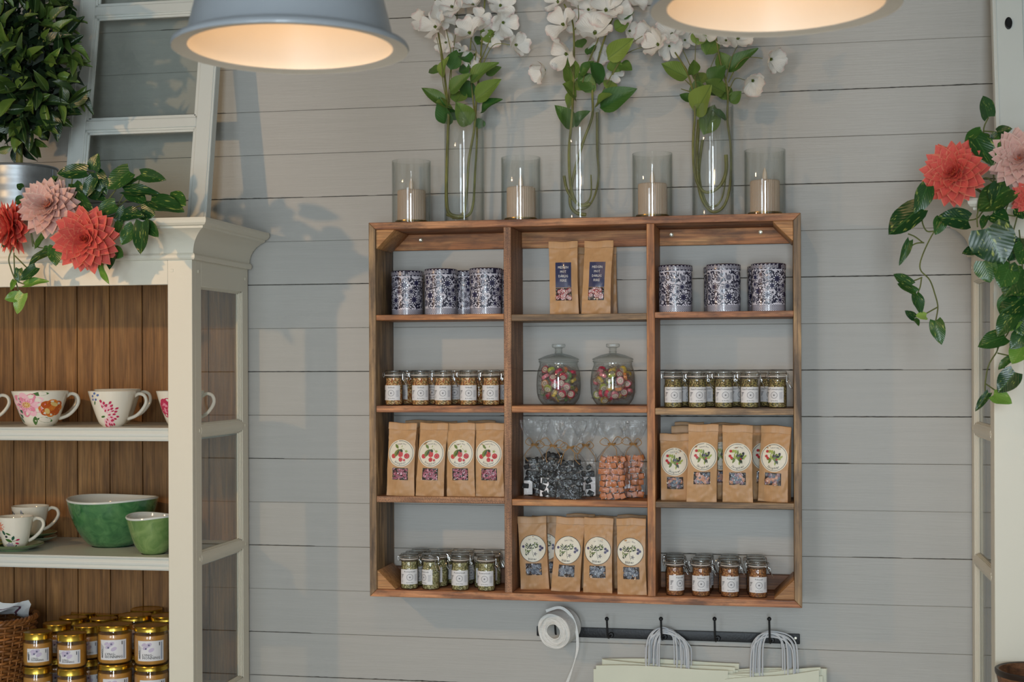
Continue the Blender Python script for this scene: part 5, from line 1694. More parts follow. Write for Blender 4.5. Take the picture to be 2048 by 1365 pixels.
def candy_jar(x, label, side):
    p = Vector((px(x, 800, -0.105).x, -0.105, SHZ[1][1]))
    t = thing('candy_jar', label, 'jar', p, 0.0, 'lidded candy jars')
    obj('jar_body', sj_body, t); l = obj('lid', sj_lid, t); obj('knob', sj_knob, l)
    r = random.Random(len(label) + int(x)); pts = []; tries = 0
    while len(pts) < 62 and tries < 30000:
        tries += 1
        z = r.uniform(0.0165, 0.103)
        R = (0.0635 - (0.016 if z < 0.03 else 0.0) - max(0, z - 0.085) * 0.5) - 0.0160
        a = r.uniform(0, 2 * PI); q = R * math.sqrt(r.uniform(0.12, 1))
        c = Vector((q * math.cos(a), q * math.sin(a), z))
        if all((c - e).length > 0.0178 for e in pts): pts.append(c)
    cols = ['red', 'red', 'yellow', 'green', 'orange', 'pink', 'lime'] if side == 'left' else ['red', 'red', 'lime', 'orange', 'pink', 'yellow']
    for c in pts:
        cn = r.choice(cols)
        o = obj('wrapped_candy', CMESH[cn])
        o.location = p + c; o.rotation_euler = (r.uniform(0.2, PI - 0.2), r.uniform(-0.8, 0.8), r.uniform(0, 2 * PI))
        tag(o, '%s rock candy in clear wrapper inside the %s glass jar' % (cn, side), 'candy', '%s candies in the %s jar' % (cn, side))
        obj('wrapper', WR[r.randrange(3)], o)


candy_jar(1117.5, 'lidded glass jar of mixed wrapped candy, the left one', 'left')
candy_jar(1226, 'lidded glass jar of mixed wrapped candy, the right one', 'right')


# ------------------------------------------------------------------ cellophane bags of liquorice and caramel
CELLO = glass('cellophane', tint=(0.955, 0.955, 0.955), edge=(0.80, 0.80, 0.80), rough=0.03, extra=-0.012, fmax=0.5, bump=0.5, bscale=70)
TWINE = mat('jute_twine', rgb(164, 126, 76), rough=0.85, bump=0.8, bscale=500)
LIQ = mat('black_liquorice', rgb(17, 17, 19), rough=0.5, spec=0.25, var=0.3, vscale=60)
CARA = mat('caramel', rgb(180, 98, 14), rough=0.42, var=0.12, vscale=60)
lq = MB(); lq.box(-0.5, 0.5, -0.5, 0.5, -0.5, 0.5); LIQ_ME = lq.mesh('liquorice_piece', LIQ, bevel=0.16, seg=3)
ca = MB(); ca.box(-0.5, 0.5, -0.5, 0.5, -0.5, 0.5); CAR_ME = ca.mesh('caramel_cube', CARA, bevel=0.07, seg=2)


def cello_bag(x, Y, kind, label, lab2, grp, seed, w=0.070, h=0.215, fillh=0.115, sticker=None, rot=0.0, tilt=0.0, neck=0.150, dep=0.038):
    r = random.Random(seed)
    p = Vector((px(x, 995, Y).x, Y, SHZ[1][2]))
    t = thing('cellophane_bag', label, 'bag', p, rot, grp)
    t.rotation_euler = (0, tilt, rot)
    b = MB(); nu, nv = 60, 56

    def fn(u, v):
        a = 2 * PI * u; z = h * v
        zz = z / neck
        if zz < 1:
            k = 1 - max(0.0, (zz - 0.70) / 0.30) ** 1.4 * 0.84
            hw = w / 2 * k; hd = dep / 2 * max(0.18, k)
        else:
            q = (z - neck) / (h - neck)
            hw = 0.006 + (w * 0.46) * min(1, q * 1.25) ** 0.8; hd = 0.0045 + 0.010 * q
        e = 0.55
        cx = math.copysign(abs(math.cos(a)) ** e, math.cos(a)); sx = math.copysign(abs(math.sin(a)) ** e, math.sin(a))
        cr = noise.noise((cx * 2.2 + seed, sx * 2.2, z * 26)) * 0.0045 + (0.35 - abs(noise.noise((cx * 5 + seed, sx * 5, z * 48)))) * 0.0040 + (0.3 - abs(noise.noise((cx * 9 + z * 60, sx * 9 + seed, z * 90)))) * 0.0022
        fl = 0.003 * math.sin(a * 9 + seed) * (1 if zz > 1 else max(0, zz - 0.72) * 3)
        return Vector(((hw + cr + fl) * cx, (hd + cr * 0.7 + fl) * sx, max(0.0006, z + (0.006 * math.sin(a * 3 + seed) * (v > 0.97)))))
    b.grid(fn, nu, nv, wrap=True)
    b.add([fn(i / nu, 0) for i in range(nu)], [tuple(range(nu))[::-1]])
    obj('film', b.mesh('film', CELLO, ang=18), t)
    tw = MB()
    for k in range(3):
        tw.tube([((0.0085 + 0.0012 * k) * math.cos(2 * PI * i / 20), (0.0070 + 0.001 * k) * math.sin(2 * PI * i / 20), neck + 0.002 * (k - 1) + 0.001 * math.sin(i)) for i in range(20)], 0.0012, 6, closed=True)
    for sd in (-1, 1):
        l1, l2 = r.uniform(0.024, 0.038), r.uniform(-0.008, 0.012)
        tw.tube(smooth_path([(0, -0.010, neck), (sd * l1 * 0.5, -0.016, neck + 0.012 + l2), (sd * l1, -0.014, neck + l2), (sd * l1 * 0.6, -0.015, neck - 0.010 + l2), (0, -0.011, neck)], 5), 0.0011, 6)
        tw.tube(smooth_path([(0, -0.010, neck), (sd * 0.014, -0.018, neck - 0.012), (sd * r.uniform(0.016, 0.03), -0.020, neck - 0.032), (sd * r.uniform(0.012, 0.034), -0.019, neck - 0.048)], 5), 0.0010, 6)
    obj('twine_bow', tw.mesh('twine_bow', TWINE), t)
    if sticker:
        u0, u1, z0, z1, side = sticker
        s_ = MB(); yy = -dep / 2 * 0.86 if side == 'f' else dep / 2 * 0.8
        s_.grid(lambda u, v: Vector((u0 + (u1 - u0) * u, yy + 0.001 * math.sin(u * 3), z0 + (z1 - z0) * v)), 4, 4)
        obj('paper_tag', s_.mesh('paper_tag', LABELW), t)
    # contents, stacked in loose layers
    s0 = 0.0175 if kind == 'caramel' else 0.0185
    M_ = Matrix.Translation(p) @ Matrix.Rotation(rot, 4, 'Z') @ Matrix.Rotation(tilt, 4, 'Y')
    z = s0 * 0.5 + 0.0016
    layer = 0
    while z < fillh:
        layer += 1
        nx = int((w - 0.014) / (s0 * 1.05))
        for j in range(2):
            for i in range(nx):
                if r.random() < 0.10: continue
                xx = (i - (nx - 1) / 2) * s0 * 1.05 + r.uniform(-0.0030, 0.0030) + 0.004 * math.sin(layer * 2.1); yy = (j - 0.5) * s0 * 0.93
                o = obj('caramel_cube' if kind == 'caramel' else 'liquorice_piece', CAR_ME if kind == 'caramel' else LIQ_ME)
                f = r.uniform(0.84, 1.0) * s0 if kind == 'caramel' else r.uniform(0.8, 1.12) * s0
                tl_ = r.uniform(-0.42, 0.42) if kind == 'caramel' else r.uniform(-0.7, 0.7)
                o.matrix_world = M_ @ Matrix.Translation((xx, yy, z)) @ Matrix.Rotation(tl_, 4, 'Y') @ Matrix.Rotation(r.uniform(-0.15, 0.15), 4, 'Z') @ Matrix.Diagonal((f, f * 0.9, f * (0.95 if kind == 'caramel' else r.uniform(0.7, 1)), 1))
                k2 = lab2.split(' inside ')
                tag(o, '%s %s from left, %s, %s layer up, in %s' % (k2[0], ordn[i], ('front', 'back')[j], (ordn + ['sixth', 'seventh'])[layer - 1], k2[1]), 'candy', k2[0] + 's in ' + k2[1])
        z += s0 * 1.0
    return t


g_ = 'cellophane sweet bags'
cello_bag(1070, -0.066, 'liq', 'cellophane bag of black liquorice, leftmost', 'black liquorice piece inside the leftmost bag', g_, 1, w=0.078, sticker=(-0.030, -0.005, 0.004, 0.045, 'f'), h=0.222)
cello_bag(1102, -0.116, 'liq', 'cellophane bag of black liquorice with grey tag at its foot, second from left', 'black liquorice piece inside the bag with grey tag', g_, 2, w=0.074, sticker=(-0.030, -0.006, 0.003, 0.056, 'f'), h=0.228, fillh=0.125, tilt=0.05)
cello_bag(1141, -0.163, 'liq', 'cellophane bag of dark liquorice, frontmost in the middle', 'dark liquorice piece inside the frontmost bag', g_, 3, w=0.086, h=0.222, neck=0.148)
cello_bag(1172, -0.075, 'liq', 'cellophane bag of black liquorice leaning back beside the caramels', 'black liquorice piece inside the bag beside the caramels', g_, 4, w=0.072, sticker=(-0.006, 0.030, 0.004, 0.058, 'f'), h=0.226, fillh=0.10)
cello_bag(1224, -0.158, 'caramel', 'cellophane bag of caramel cubes, in front', 'caramel cube inside the front caramel bag', g_, 5, w=0.088, h=0.226, fillh=0.125, neck=0.158)
cello_bag(1267, -0.092, 'caramel', 'cellophane bag of caramel cubes beside the divider', 'caramel cube inside the bag beside the divider', g_, 6, w=0.072, h=0.218, fillh=0.125, rot=0.1, sticker=(-0.026, -0.010, 0.028, 0.050, 'f'), neck=0.155)
# ------------------------------------------------------------------ crockery on the left hutch
def onz(x, y, z):
    """photo pixel -> point on the horizontal plane at height z"""
    a = px(x, y, 0.0); c = Vector((0, -DIST, H))
    t = (z - c.z) / (a.z - c.z)
    return c + (a - c) * t


def facing(p):
    return math.atan2(-p.x, DIST + p.y)


PORC = mat('white_porcelain', rgb(232, 226, 210), rough=0.12, coat=0.6)
ART = {'pink': mat('pink_glaze_art', rgb(226, 138, 160), rough=0.2, coat=0.5), 'rose': mat('deep_rose_glaze_art', rgb(190, 42, 84), rough=0.2, coat=0.5), 'orange': mat('orange_glaze_art', rgb(222, 128, 44), rough=0.2, coat=0.5),
       'dkor': mat('burnt_orange_glaze_art', rgb(190, 84, 28), rough=0.2, coat=0.5), 'green': mat('green_glaze_art', rgb(72, 112, 54), rough=0.2, coat=0.5), 'teal': mat('teal_leaf_glaze_art', rgb(38, 88, 66), rough=0.2, coat=0.5),
       'blue': mat('blue_glaze_art', rgb(98, 118, 168), rough=0.2, coat=0.5), 'cream': mat('yellow_glaze_art', rgb(222, 190, 120), rough=0.2, coat=0.5), 'grey': mat('grey_glaze_art', rgb(168, 166, 178), rough=0.2, coat=0.5), 'coral': mat('coral_glaze_art', rgb(228, 128, 96), rough=0.2, coat=0.5), 'lpink': mat('pale_pink_glaze_art', rgb(240, 186, 198), rough=0.2, coat=0.5), 'dark': mat('dark_glaze_art', rgb(40, 40, 50), rough=0.2, coat=0.5)}
AK = list(ART); AM = [ART[k] for k in AK]; ai = {k: i for i, k in enumerate(AK)}


def bloom2(d, cx, cy, r, n, c1, c2, cc, ly=1, w=0.42):
    for lay, f in ((0, 1.0), (1, 0.66)):
        for i in range(n):
            a = 2 * PI * (i + 0.5 * lay) / n
            d.ell(cx + 0.58 * r * f * math.cos(a), cy + 0.58 * r * f * math.sin(a), 0.42 * r * f, w * 0.5 * r * f * 1.2, a, ai[c1 if (lay + i) % 2 == 0 else c2], ly + lay * 2 + i % 2, 12)
    d.ell(cx, cy, 0.24 * r, mi=ai[cc], ly=ly + 5)
    for i in range(8): d.ell(cx + 0.15 * r * math.cos(i * 0.8), cy + 0.15 * r * math.sin(i * 0.8), 0.035 * r, mi=ai['dkor'], ly=ly + 6, n=6)


def cup_art(kind, S):
    d = Dec()
    if kind == 'zinnia':
        for k in range(9): d.ell(-0.070 - 0.004 * (k % 3), 0.012 + 0.011 * k, 0.013, 0.006, 1.2 + 0.4 * (k % 2), ai['teal' if k % 2 else 'green'], 1 + k % 2, 10, point=True)
        for k in range(5): d.ell(-0.052 + 0.004 * k, 0.016 + 0.014 * k, 0.010, 0.0045, 1.9, ai['teal'], 1, 10, point=True)
        bloom2(d, -0.026, 0.060, 0.036, 11, 'pink', 'lpink', 'cream', 3)
        bloom2(d, 0.022, 0.050, 0.026, 8, 'orange', 'dkor', 'orange', 4, 0.7)
        for k in range(5): d.ell(0.022 + 0.012 * math.cos(k * 1.3), 0.050 + 0.012 * math.sin(k * 1.3), 0.009, 0.005, k * 1.3 + 1.2, ai['cream' if k % 2 else 'dkor'], 12, 10)
        d.ell(0.012, 0.016, 0.020, 0.008, -0.2, ai['green'], 2, 12, point=True); d.ell(-0.012, 0.014, 0.013, 0.006, 1.5, ai['green'], 2, 12, point=True)
        d.ell(0.0, 0.092, 0.014, 0.006, 0.1, ai['green'], 2, 10, point=True)
    elif kind == 'carnation':
        for k in range(18):
            a = -1.7 + 3.4 * k / 17
            q = 0.020 + 0.006 * (k % 3)
            d.ell(-0.022 + q * math.cos(a) * 0.9, 0.034 + q * math.sin(a), 0.011, 0.0040, a, ai['lpink'], 1 + k % 2, 8)
            d.ell(-0.022 + (q + 0.010) * math.cos(a) * 0.9, 0.034 + (q + 0.010) * math.sin(a), 0.0050, 0.0032, a, ai['rose'], 4 + k % 2, 8, point=True)
            if k % 2: d.ell(-0.022 + (q - 0.006) * math.cos(a), 0.034 + (q - 0.006) * math.sin(a), 0.0042, 0.0022, a, ai['rose'], 4, 8, point=True)
        d.ell(-0.028, 0.030, 0.007, 0.003, 0.2, ai['green'], 6, 8); d.line([(-0.026, 0.055), (-0.018, 0.064), (-0.006, 0.068)], 0.0016, ai['green'], 2)
        for (a, b_) in ((-0.048, 0.090), (-0.040, 0.098), (-0.032, 0.093), (-0.050, 0.080), (-0.040, 0.080)): d.ell(a, b_, 0.0042, 0.0030, 0.9, ai['blue'], 2, 8)
        d.ell(-0.046, 0.070, 0.007, 0.0025, 1.1, ai['green'], 2, 8, point=True)
    elif kind == 'peony':
        bloom2(d, -0.034, 0.055, 0.030, 9, 'rose', 'rose', 'rose', 3, 0.7); bloom2(d, -0.036, 0.055, 0.016, 6, 'pink', 'rose', 'rose', 10, 0.7)
        for k in range(7): d.ell(-0.008 + 0.006 * (k % 2), 0.020 + 0.012 * k, 0.009, 0.004, 0.8 + k, ai['green' if k % 2 else 'teal'], 1, 8, point=True)
    elif kind == 'hips':
        for k in range(11):
            a = 2 * PI * k / 11
            d.ell(-0.040 + 0.008 * math.cos(a), 0.074 + 0.010 * math.sin(a), 0.0075, 0.0017, a, ai['coral'], 1 + k % 2, 8)
        for (x, y, r, w, a, c) in ((-0.030, 0.054, 0.009, 0.004, 1.9, 'teal'), (-0.018, 0.050, 0.008, 0.003, 2.6, 'green'), (-0.006, 0.036, 0.008, 0.004, 1.3, 'teal'), (-0.018, 0.028, 0.011, 0.005, -0.5, 'green'), (-0.024, 0.041, 0.004, 0.004, 0, 'dark'),
                                  (0.006, 0.030, 0.006, 0.003, 0.4, 'rose'), (0.005, 0.018, 0.006, 0.003, -0.3, 'rose'), (0.002, 0.010, 0.004, 0.002, 1.0, 'teal')):
            d.ell(x, y, r, w, a, ai[c], 2, 10, point=(c != 'dark'))
        d.line([(-0.014, 0.026), (-0.004, 0.026), (0.004, 0.029)], 0.0012, ai['green'], 1)
        for k in range(7): d.ell(-0.016 + 0.008 * math.cos(k * 0.9), 0.010 + 0.006 * math.sin(k * 0.9), 0.006, 0.004, k * 0.9, ai['grey'], 1 + k % 2, 8)
    else:          # snowdrop
        for k in range(30):
            r = random.Random(k); x = r.uniform(-0.062, -0.016); y = r.uniform(0.006, 0.088)
            d.ell(x, y, r.uniform(0.006, 0.013), r.uniform(0.003, 0.005), r.uniform(0.3, 2.6), ai[r.choice(['green', 'teal', 'green', 'grey', 'dark'])], 1 + k % 3, 8, point=True)
        d.ell(-0.012, 0.072, 0.018, 0.006, 0.1, ai['green'], 2, 10, point=True)
    return d


def teacup(name, label, p, R, h, rb, kind, rot=None, grp='floral teacups', hand=1):
    t = thing(name, label, 'cup', p, facing(p) if rot is None else rot, grp)
    prof = lambda v: rb + (R - rb) * (max(0.0, v / h) ** 0.72)
    out = [(rb * 0.82, 0.0), (rb * 0.92, 0.0), (rb * 0.98, 0.003)] + [(prof(h * k / 12), h * k / 12) for k in range(1, 13)]
    inn = [(R - 0.0012, h + 0.0008), (R - 0.003, h - 0.001)] + [(max(0.004, prof(h * k / 10) - 0.0035), h * k / 10 + 0.003) for k in range(9, 0, -1)] + [(0.0, 0.006)]
    b = MB(); b.lathe([(0.0, 0.002)] + out + inn, 56); b.build('cup_body', PORC, t, ang=50)
    d = cup_art(kind, R)
    if kind == 'zinnia': d.sh = [([(u * 1.30, 0.003 + v * 1.02) for u, v in pts], fs, mi, ly) for pts, fs, mi, ly in d.sh]
    Rm = R * 0.70; k = h / 0.104
    b = d.build(lambda u, v, o: Vector(((prof(v * k) + o) * math.sin(u / Rm), -(prof(v * k) + o) * math.cos(u / Rm), min(v * k, h - 0.001))), eps=0.00016)
    b.build('painted_flowers', AM, t)
    hp = [(prof(h * 0.84) - 0.003, h * 0.84), (R + 0.006, h * 0.92), (R + 0.022, h * 0.86), (R + 0.0265, h * 0.68), (R + 0.016, h * 0.47), (R * 0.90 + 0.004, h * 0.29), (prof(h * 0.20) - 0.001, h * 0.20)]
    MB().tube(smooth_path([(a, 0, b_) for a, b_ in hp], 6), 0.0052, 10, flat=1.3).build('handle', PORC, t)
    return t


z1 = shelves_top[0]; z2 = shelves_top[1]; z3 = shelves_top[2]


def at_shelf(x, z, Y):
    p = px(x, 900, Y); return Vector((p.x, Y, z))


teacup('teacup', 'big white teacup painted with pink zinnia and orange rose', at_shelf(81, z1, -0.335), 0.0815, 0.103, 0.040, 'zinnia')
teacup('teacup', 'white teacup painted with a fringed pink carnation, in front', at_shelf(225, z1, -0.345), 0.0690, 0.103, 0.030, 'carnation')
teacup('teacup', 'white teacup with dark painted rim flowers behind the carnation cup', at_shelf(236, z1, -0.190), 0.0690, 0.106, 0.030, 'snowdrop')
teacup('teacup', 'white teacup painted with a deep red peony, half behind the cabinet post', at_shelf(361, z1, -0.330), 0.0690, 0.103, 0.030, 'peony', rot=0.42)
teacup('teacup', 'white teacup of which only the handle shows at the left edge, upper shelf', at_shelf(-49, z1, -0.335), 0.0690, 0.098, 0.030, 'carnation', rot=0.42)
teacup('teacup', 'white teacup behind the zinnia cup, its handle showing', at_shelf(88, z1, -0.170), 0.0690, 0.100, 0.034, 'snowdrop')
SGREEN = mat('green_glazed_saucer', rgb(112, 132, 92), rough=0.15, coat=0.6, var=0.1, vscale=25)
SAGE = mat('pale_sage_saucer', rgb(150, 170, 146), rough=0.15, coat=0.6)
SOLIVE = mat('olive_yellow_saucer', rgb(178, 164, 84), rough=0.15, coat=0.6)


def saucer(label, p, R, m):
    b = MB()
    b.lathe([(0.0, 0.004), (R * 0.42, 0.004), (R * 0.45, 0.0), (R * 0.50, 0.0), (R * 0.52, 0.004), (R * 0.78, 0.009), (R * 0.97, 0.0165), (R, 0.0185), (R * 0.985, 0.0198), (R * 0.95, 0.0185), (R * 0.76, 0.0125), (R * 0.55, 0.0085), (R * 0.50, 0.0072), (0.0, 0.0072)], 56)
    b.v = [v + p for v in b.v]
    o = b.build('saucer', m, at=p, ang=50)
    return tag(o, label, 'saucer', 'glazed saucers')


ps = onz(78, 1089, z2); ps = Vector((ps.x, min(ps.y, -0.345), z2))
saucer('dark green saucer under the rosehip teacup', ps, 0.0835, SGREEN)
teacup('teacup', 'small white teacup painted with rosehips and a coral daisy, on its saucer', ps + Vector((0.002, 0, 0.0074)), 0.0525, 0.092, 0.030, 'hips')
pb = at_shelf(60, z2, -0.175)
saucer('pale sage saucer, lower of the stacked pair behind', pb, 0.080, SAGE)
saucer('green saucer, upper of the stacked pair behind', pb + Vector((0, 0, 0.0135)), 0.080, SGREEN)
teacup('teacup', 'white teacup painted with snowdrops on the stacked saucers', pb + Vector((0, 0, 0.021)), 0.0560, 0.092, 0.032, 'snowdrop')
pl = at_shelf(-40, z2, -0.335)
saucer('olive yellow saucer cut by the left edge', pl, 0.080, SOLIVE)
teacup('teacup', 'white teacup on the olive saucer, only its handle in view', pl + Vector((0, 0, 0.0074)), 0.0525, 0.092, 0.030, 'hips')


def glaze(name, c1, c2):
    m, nt, b = new_mat(name); L = nt.links
    tc = N(nt, 'ShaderNodeTexCoord'); no = N(nt, 'ShaderNodeTexNoise'); no.inputs['Scale'].default_value = 22; no.inputs['Detail'].default_value = 6; no.inputs['Distortion'].default_value = 1.5
    L.new(tc.outputs['Object'], no.inputs['Vector'])
    mr = N(nt, 'ShaderNodeMapRange'); mr.inputs[1].default_value = 0.3; mr.inputs[2].default_value = 0.75
    L.new(no.outputs[0], mr.inputs[0])
    mx = N(nt, 'ShaderNodeMix', data_type='RGBA'); mx.inputs[6].default_value = c1; mx.inputs[7].default_value = c2
    L.new(mr.outputs[0], mx.inputs[0]); L.new(mx.outputs[2], b.inputs['Base Color'])
    b.inputs['Roughness'].default_value = 0.1; b.inputs['Coat Weight'].default_value = 0.7; b.inputs['Coat Roughness'].default_value = 0.03
    return m


BIN = mat('pale_grey_glaze', rgb(218, 222, 216), rough=0.12, coat=0.5)


def bowl(label, p, R, h, rb, m, wob, ph):
    t = thing('glazed_bowl', label, 'bowl', p, 0.0, 'green glazed bowls')
    fo = lambda v: rb + (R - rb) * math.sin(min(1, v) * PI / 2) ** 0.72 + 0.006 * v ** 6 - 0.004 * (1 - v) * (v < 0.06)
    n = 72

    def shell(off, flip):
        b = MB()

        def fn(u, v):
            a = 2 * PI * u
            r = max(0.002, fo(v) - off) if v > 0.001 or off == 0 else 0.002
            zz = h * v + wob * math.cos(2 * a + ph) * v ** 3 + (off * 1.2 if off and v < 0.9 else 0)
            return Vector((r * math.cos(a), r * math.sin(a), zz))
        b.grid(fn, n, 16, wrap=True)
        if flip: b.f = [f[::-1] for f in b.f]
        return b
    o = shell(0, False); o.lathe([(rb * 0.8, 0.0), (rb, 0.0)], n); o.lathe([(0.0, 0.002), (rb * 0.8, 0.0)], n)
    o.build('outer_glaze', m, t, ang=60)
    i_ = shell(0.006, True); i_.lathe([(0.002, 0.008), (rb, 0.008)], n); i_.build('inner_glaze', BIN, t, ang=60)
    rim = MB()
    rim.tube([((fo(1) - 0.003) * math.cos(2 * PI * k / n), (fo(1) - 0.003) * math.sin(2 * PI * k / n), h + wob * math.cos(4 * PI * k / n + ph)) for k in range(n)], 0.0036, 8, closed=True)
    rim.build('rim', BIN, t)
    return t


pbig = onz(232, 1090, z2); pbig = Vector((pbig.x, max(-0.30, min(pbig.y + 0.05, -0.20)), z2))
bowl('large deep green glazed bowl with a wavy white rim', pbig, 0.129, 0.142, 0.062, glaze('deep_green_glaze', rgb(44, 98, 58), rgb(92, 142, 88)), 0.0035, 0.5)
psm = at_shelf(306, z2, -0.355)
bowl('smaller light green glazed bowl beside the cabinet post', psm, 0.0720, 0.108, 0.034, glaze('light_green_glaze', rgb(92, 128, 68), rgb(138, 164, 100)), 0.004, 1.0)

# ------------------------------------------------------------------ honey jars
GOLD = mat('gold_lid', rgb(206, 170, 70), rough=0.26, metal=1.0)
HONEY = mat('set_honey', rgb(196, 138, 58), rough=0.4, var=0.1, vscale=50)
LAVPRINT = mat('lavender_print', rgb(196, 184, 206), rough=0.5)
BARINK = mat('blue_grey_bar_ink', rgb(158, 166, 182), rough=0.5)


def honey_meshes(R, h, lidh, seed):
    out = {}
    b = MB(); b.lathe([(0.0, 0.002), (R * 0.8, 0.002), (R * 0.9, 0.0), (R * 0.97, 0.004), (R, 0.012), (R, h - lidh - 0.020), (R * 0.985, h - lidh - 0.010), (R * 0.93, h - lidh - 0.004), (R * 0.92, h - 0.004)], 44)
    out['glass_body'] = b.mesh('glass_body', JARGLASS, ang=40)
    b = MB(); b.lathe([(0.0, 0.004), (R * 0.88, 0.005), (R * 0.965, 0.013), (R * 0.965, h - lidh - 0.021), (R * 0.94, h - lidh - 0.011), (0.0, h - lidh - 0.009)], 40)
    out['honey_fill'] = b.mesh('honey_fill', HONEY)
    b = MB(); b.lathe([(R * 0.95, h - lidh), (R * 0.985, h - lidh), (R * 0.99, h - lidh + 0.002), (R * 0.975, h - lidh + 0.004), (R * 0.975, h - 0.0045), (R * 0.985, h - 0.003), (R * 0.965, h - 0.0008), (R * 0.92, h), (R * 0.89, h - 0.0014), (0.0, h - 0.0014)], 52)
    out['lid'] = b.mesh('lid', GOLD, ang=30)
    lw, z0, z1_ = R * 0.78, 0.016, h - lidh - 0.024
    d = Dec(); d.rect(-lw, lw, z0, z1_, 0, 0, 22, 1); out['paper_label'] = d.build(cyl(R), eps=0.0004).mesh('paper_label', LABELW)
    d = Dec(); k = (z1_ - z0) / 0.055
    d.text('LYNG-', -lw * 0.60, z0 + 0.0160 * k, 0.0098 * k, 0, 2, align='LEFT'); d.text('HONNING', -lw * 0.60, z0 + 0.0085 * k, 0.0098 * k, 0, 2, align='LEFT')
    d.rect(lw * 0.76, lw * 0.86, z0 + 0.004, z1_ - 0.004, 3, 1); d.rect(lw * 0.62, lw * 0.68, z1_ - 0.014, z1_ - 0.004, 0, 1)
    for (x, y) in ((-0.12, 0.80), (-0.34, 0.62)):
        for q in range(5): d.ell(lw * x + 0.0016 * math.cos(q * 1.26), z0 + (z1_ - z0) * y + 0.0016 * math.sin(q * 1.26), 0.0013, mi=1, ly=2, n=8)
    for (x, y, r) in ((-0.15, 0.8, 0.010), (-0.4, 0.66, 0.008), (0.05, 0.55, 0.009), (-0.5, 0.82, 0.007)): d.ell(lw * x, z0 + (z1_ - z0) * y, r, r * 0.6, 0.5, 2, 1, 12)
    for q in range(4): d.line([(-lw * 0.86 + 0.0008 * q, z0 + 0.006), (-lw * (0.92 - 0.05 * q), z0 + 0.022), (-lw * (0.94 - 0.08 * q), z1_ - 0.010 - 0.003 * q)], 0.0006, 0, 1)
    for q in range(8): d.ell(-lw * 0.86 + 0.0016 * (q % 2), z0 + 0.010 + 0.0028 * q, 0.0016, 0.0007, 0.9 if q % 2 else 2.2, 0, 2, 6)
    out['label_print'] = d.build(cyl(R), eps=0.0006).mesh('label_print', [INK, STK['blue'], LAVPRINT, BARINK])
    return out


HBIG = honey_meshes(0.0500, 0.113, 0.015, 1); HSML = honey_meshes(0.0425, 0.100, 0.020, 2)


def honey(p, big, rot, label):
    ms = HBIG if big else HSML
    t = thing('honey_jar', label, 'jar', p, rot, 'gold-lidded honey jars')
    for k in ('glass_body', 'honey_fill', 'lid'): obj(k, ms[k], t)
    l = obj('paper_label', ms['paper_label'], t); obj('label_print', ms['label_print'], l)
    return t


HJ = [  # lid centre in the photo, big, extra turn, description
    (75.6, 1263, 0, 0.02, 'small honey jar with wide gold lid beside the basket, front row'), (143.6, 1266, 0, -0.20, 'small honey jar with wide gold lid, second in the front row'),
    (229.5, 1248, 1, -0.10, 'large honey jar, left of the two large front jars'), (302.7, 1250, 1, -0.05, 'large honey jar touching the cabinet post in front'),
    (114, 1246, 0, 0.1, 'small honey jar behind, between the two small front jars'), (176, 1250, 0, 0.0, 'small honey jar squeezed behind the left large front jar'),
    (146, 1234, 0, 0.0, 'small honey jar, third from the basket further back'), (207, 1236, 0, 0.0, 'small honey jar deep behind the left large jar'),
    (177, 1222.5, 0, 0.0, 'small honey jar at the very back near the bowl'), (270, 1229, 1, 0.0, 'large honey jar behind the two large front jars'),
    (226, 1223, 0, 0.0, 'small honey jar at the very back between rows'), (303, 1214, 1, 0.0, 'large honey jar at the very back beside the post'), (335, 1230, 1, 0.0, 'large honey jar mostly hidden behind the cabinet post')]
done = []
for (lx, lyy, big, tr, lb) in HJ:
    hh = 0.113 if big else 0.100; R_ = 0.0505 if big else 0.0430
    q = onz(lx, lyy, z3 + 2 * hh)
    q.y = max(-0.372, min(q.y, -0.080))
    for _ in range(60):                      # settle so that no two jars share space
        for (e, Re) in done:
            dv = Vector((q.x - e.x, q.y - e.y)); mn = R_ + Re + 0.0006
            if dv.length < mn:
                dv = dv.normalized() if dv.length > 1e-5 else Vector((0, 1))
                q.x = e.x + dv.x * mn; q.y = e.y + dv.y * mn
    done.append((q.copy(), R_))
    honey((q.x, q.y, z3 + hh), big, facing(q) + tr, lb + ', upper layer')
    honey((q.x, q.y, z3), big, facing(q) + tr * 0.5 + 0.1, lb + ', lower layer')

# ------------------------------------------------------------------ wicker basket with a cloth
WICK = mat('brown_wicker', rgb(150, 96, 48), rough=0.45, objvar=0.35, var=0.35, vscale=40)
bc_ = at_shelf(-32, z3, -0.235)
zr_ = px(40, 1232, -0.20).z - z3
bk = thing('wicker_basket', 'brown woven wicker basket at the left edge holding a white cloth', 'basket', bc_)
RB0, RB1 = 0.105, 0.150
ns = 30
for k in range(22):
    v = (k + 0.5) / 22; b = MB(); n = 120; ph = PI * (k % 2)
    b.tube([((RB0 + (RB1 - RB0) * v + 0.0045 * math.cos(ns * PI * i * 2 / n / 2 + ph)) * math.cos(2 * PI * i / n), (RB0 + (RB1 - RB0) * v + 0.0045 * math.cos(ns * PI * i * 2 / n / 2 + ph)) * math.sin(2 * PI * i / n), 0.004 + (zr_ - 0.014) * v + 0.0014 * math.sin(i * 0.37 + k)) for i in range(n)], 0.0042, 6, closed=True)
    b.build('weaver', WICK, bk)
for i in range(ns):
    a = 2 * PI * i / ns
    MB().tube([(RB0 * math.cos(a), RB0 * math.sin(a), 0.002), (RB1 * math.cos(a), RB1 * math.sin(a), zr_ - 0.004)], 0.0030, 6).build('stake', WICK, bk)
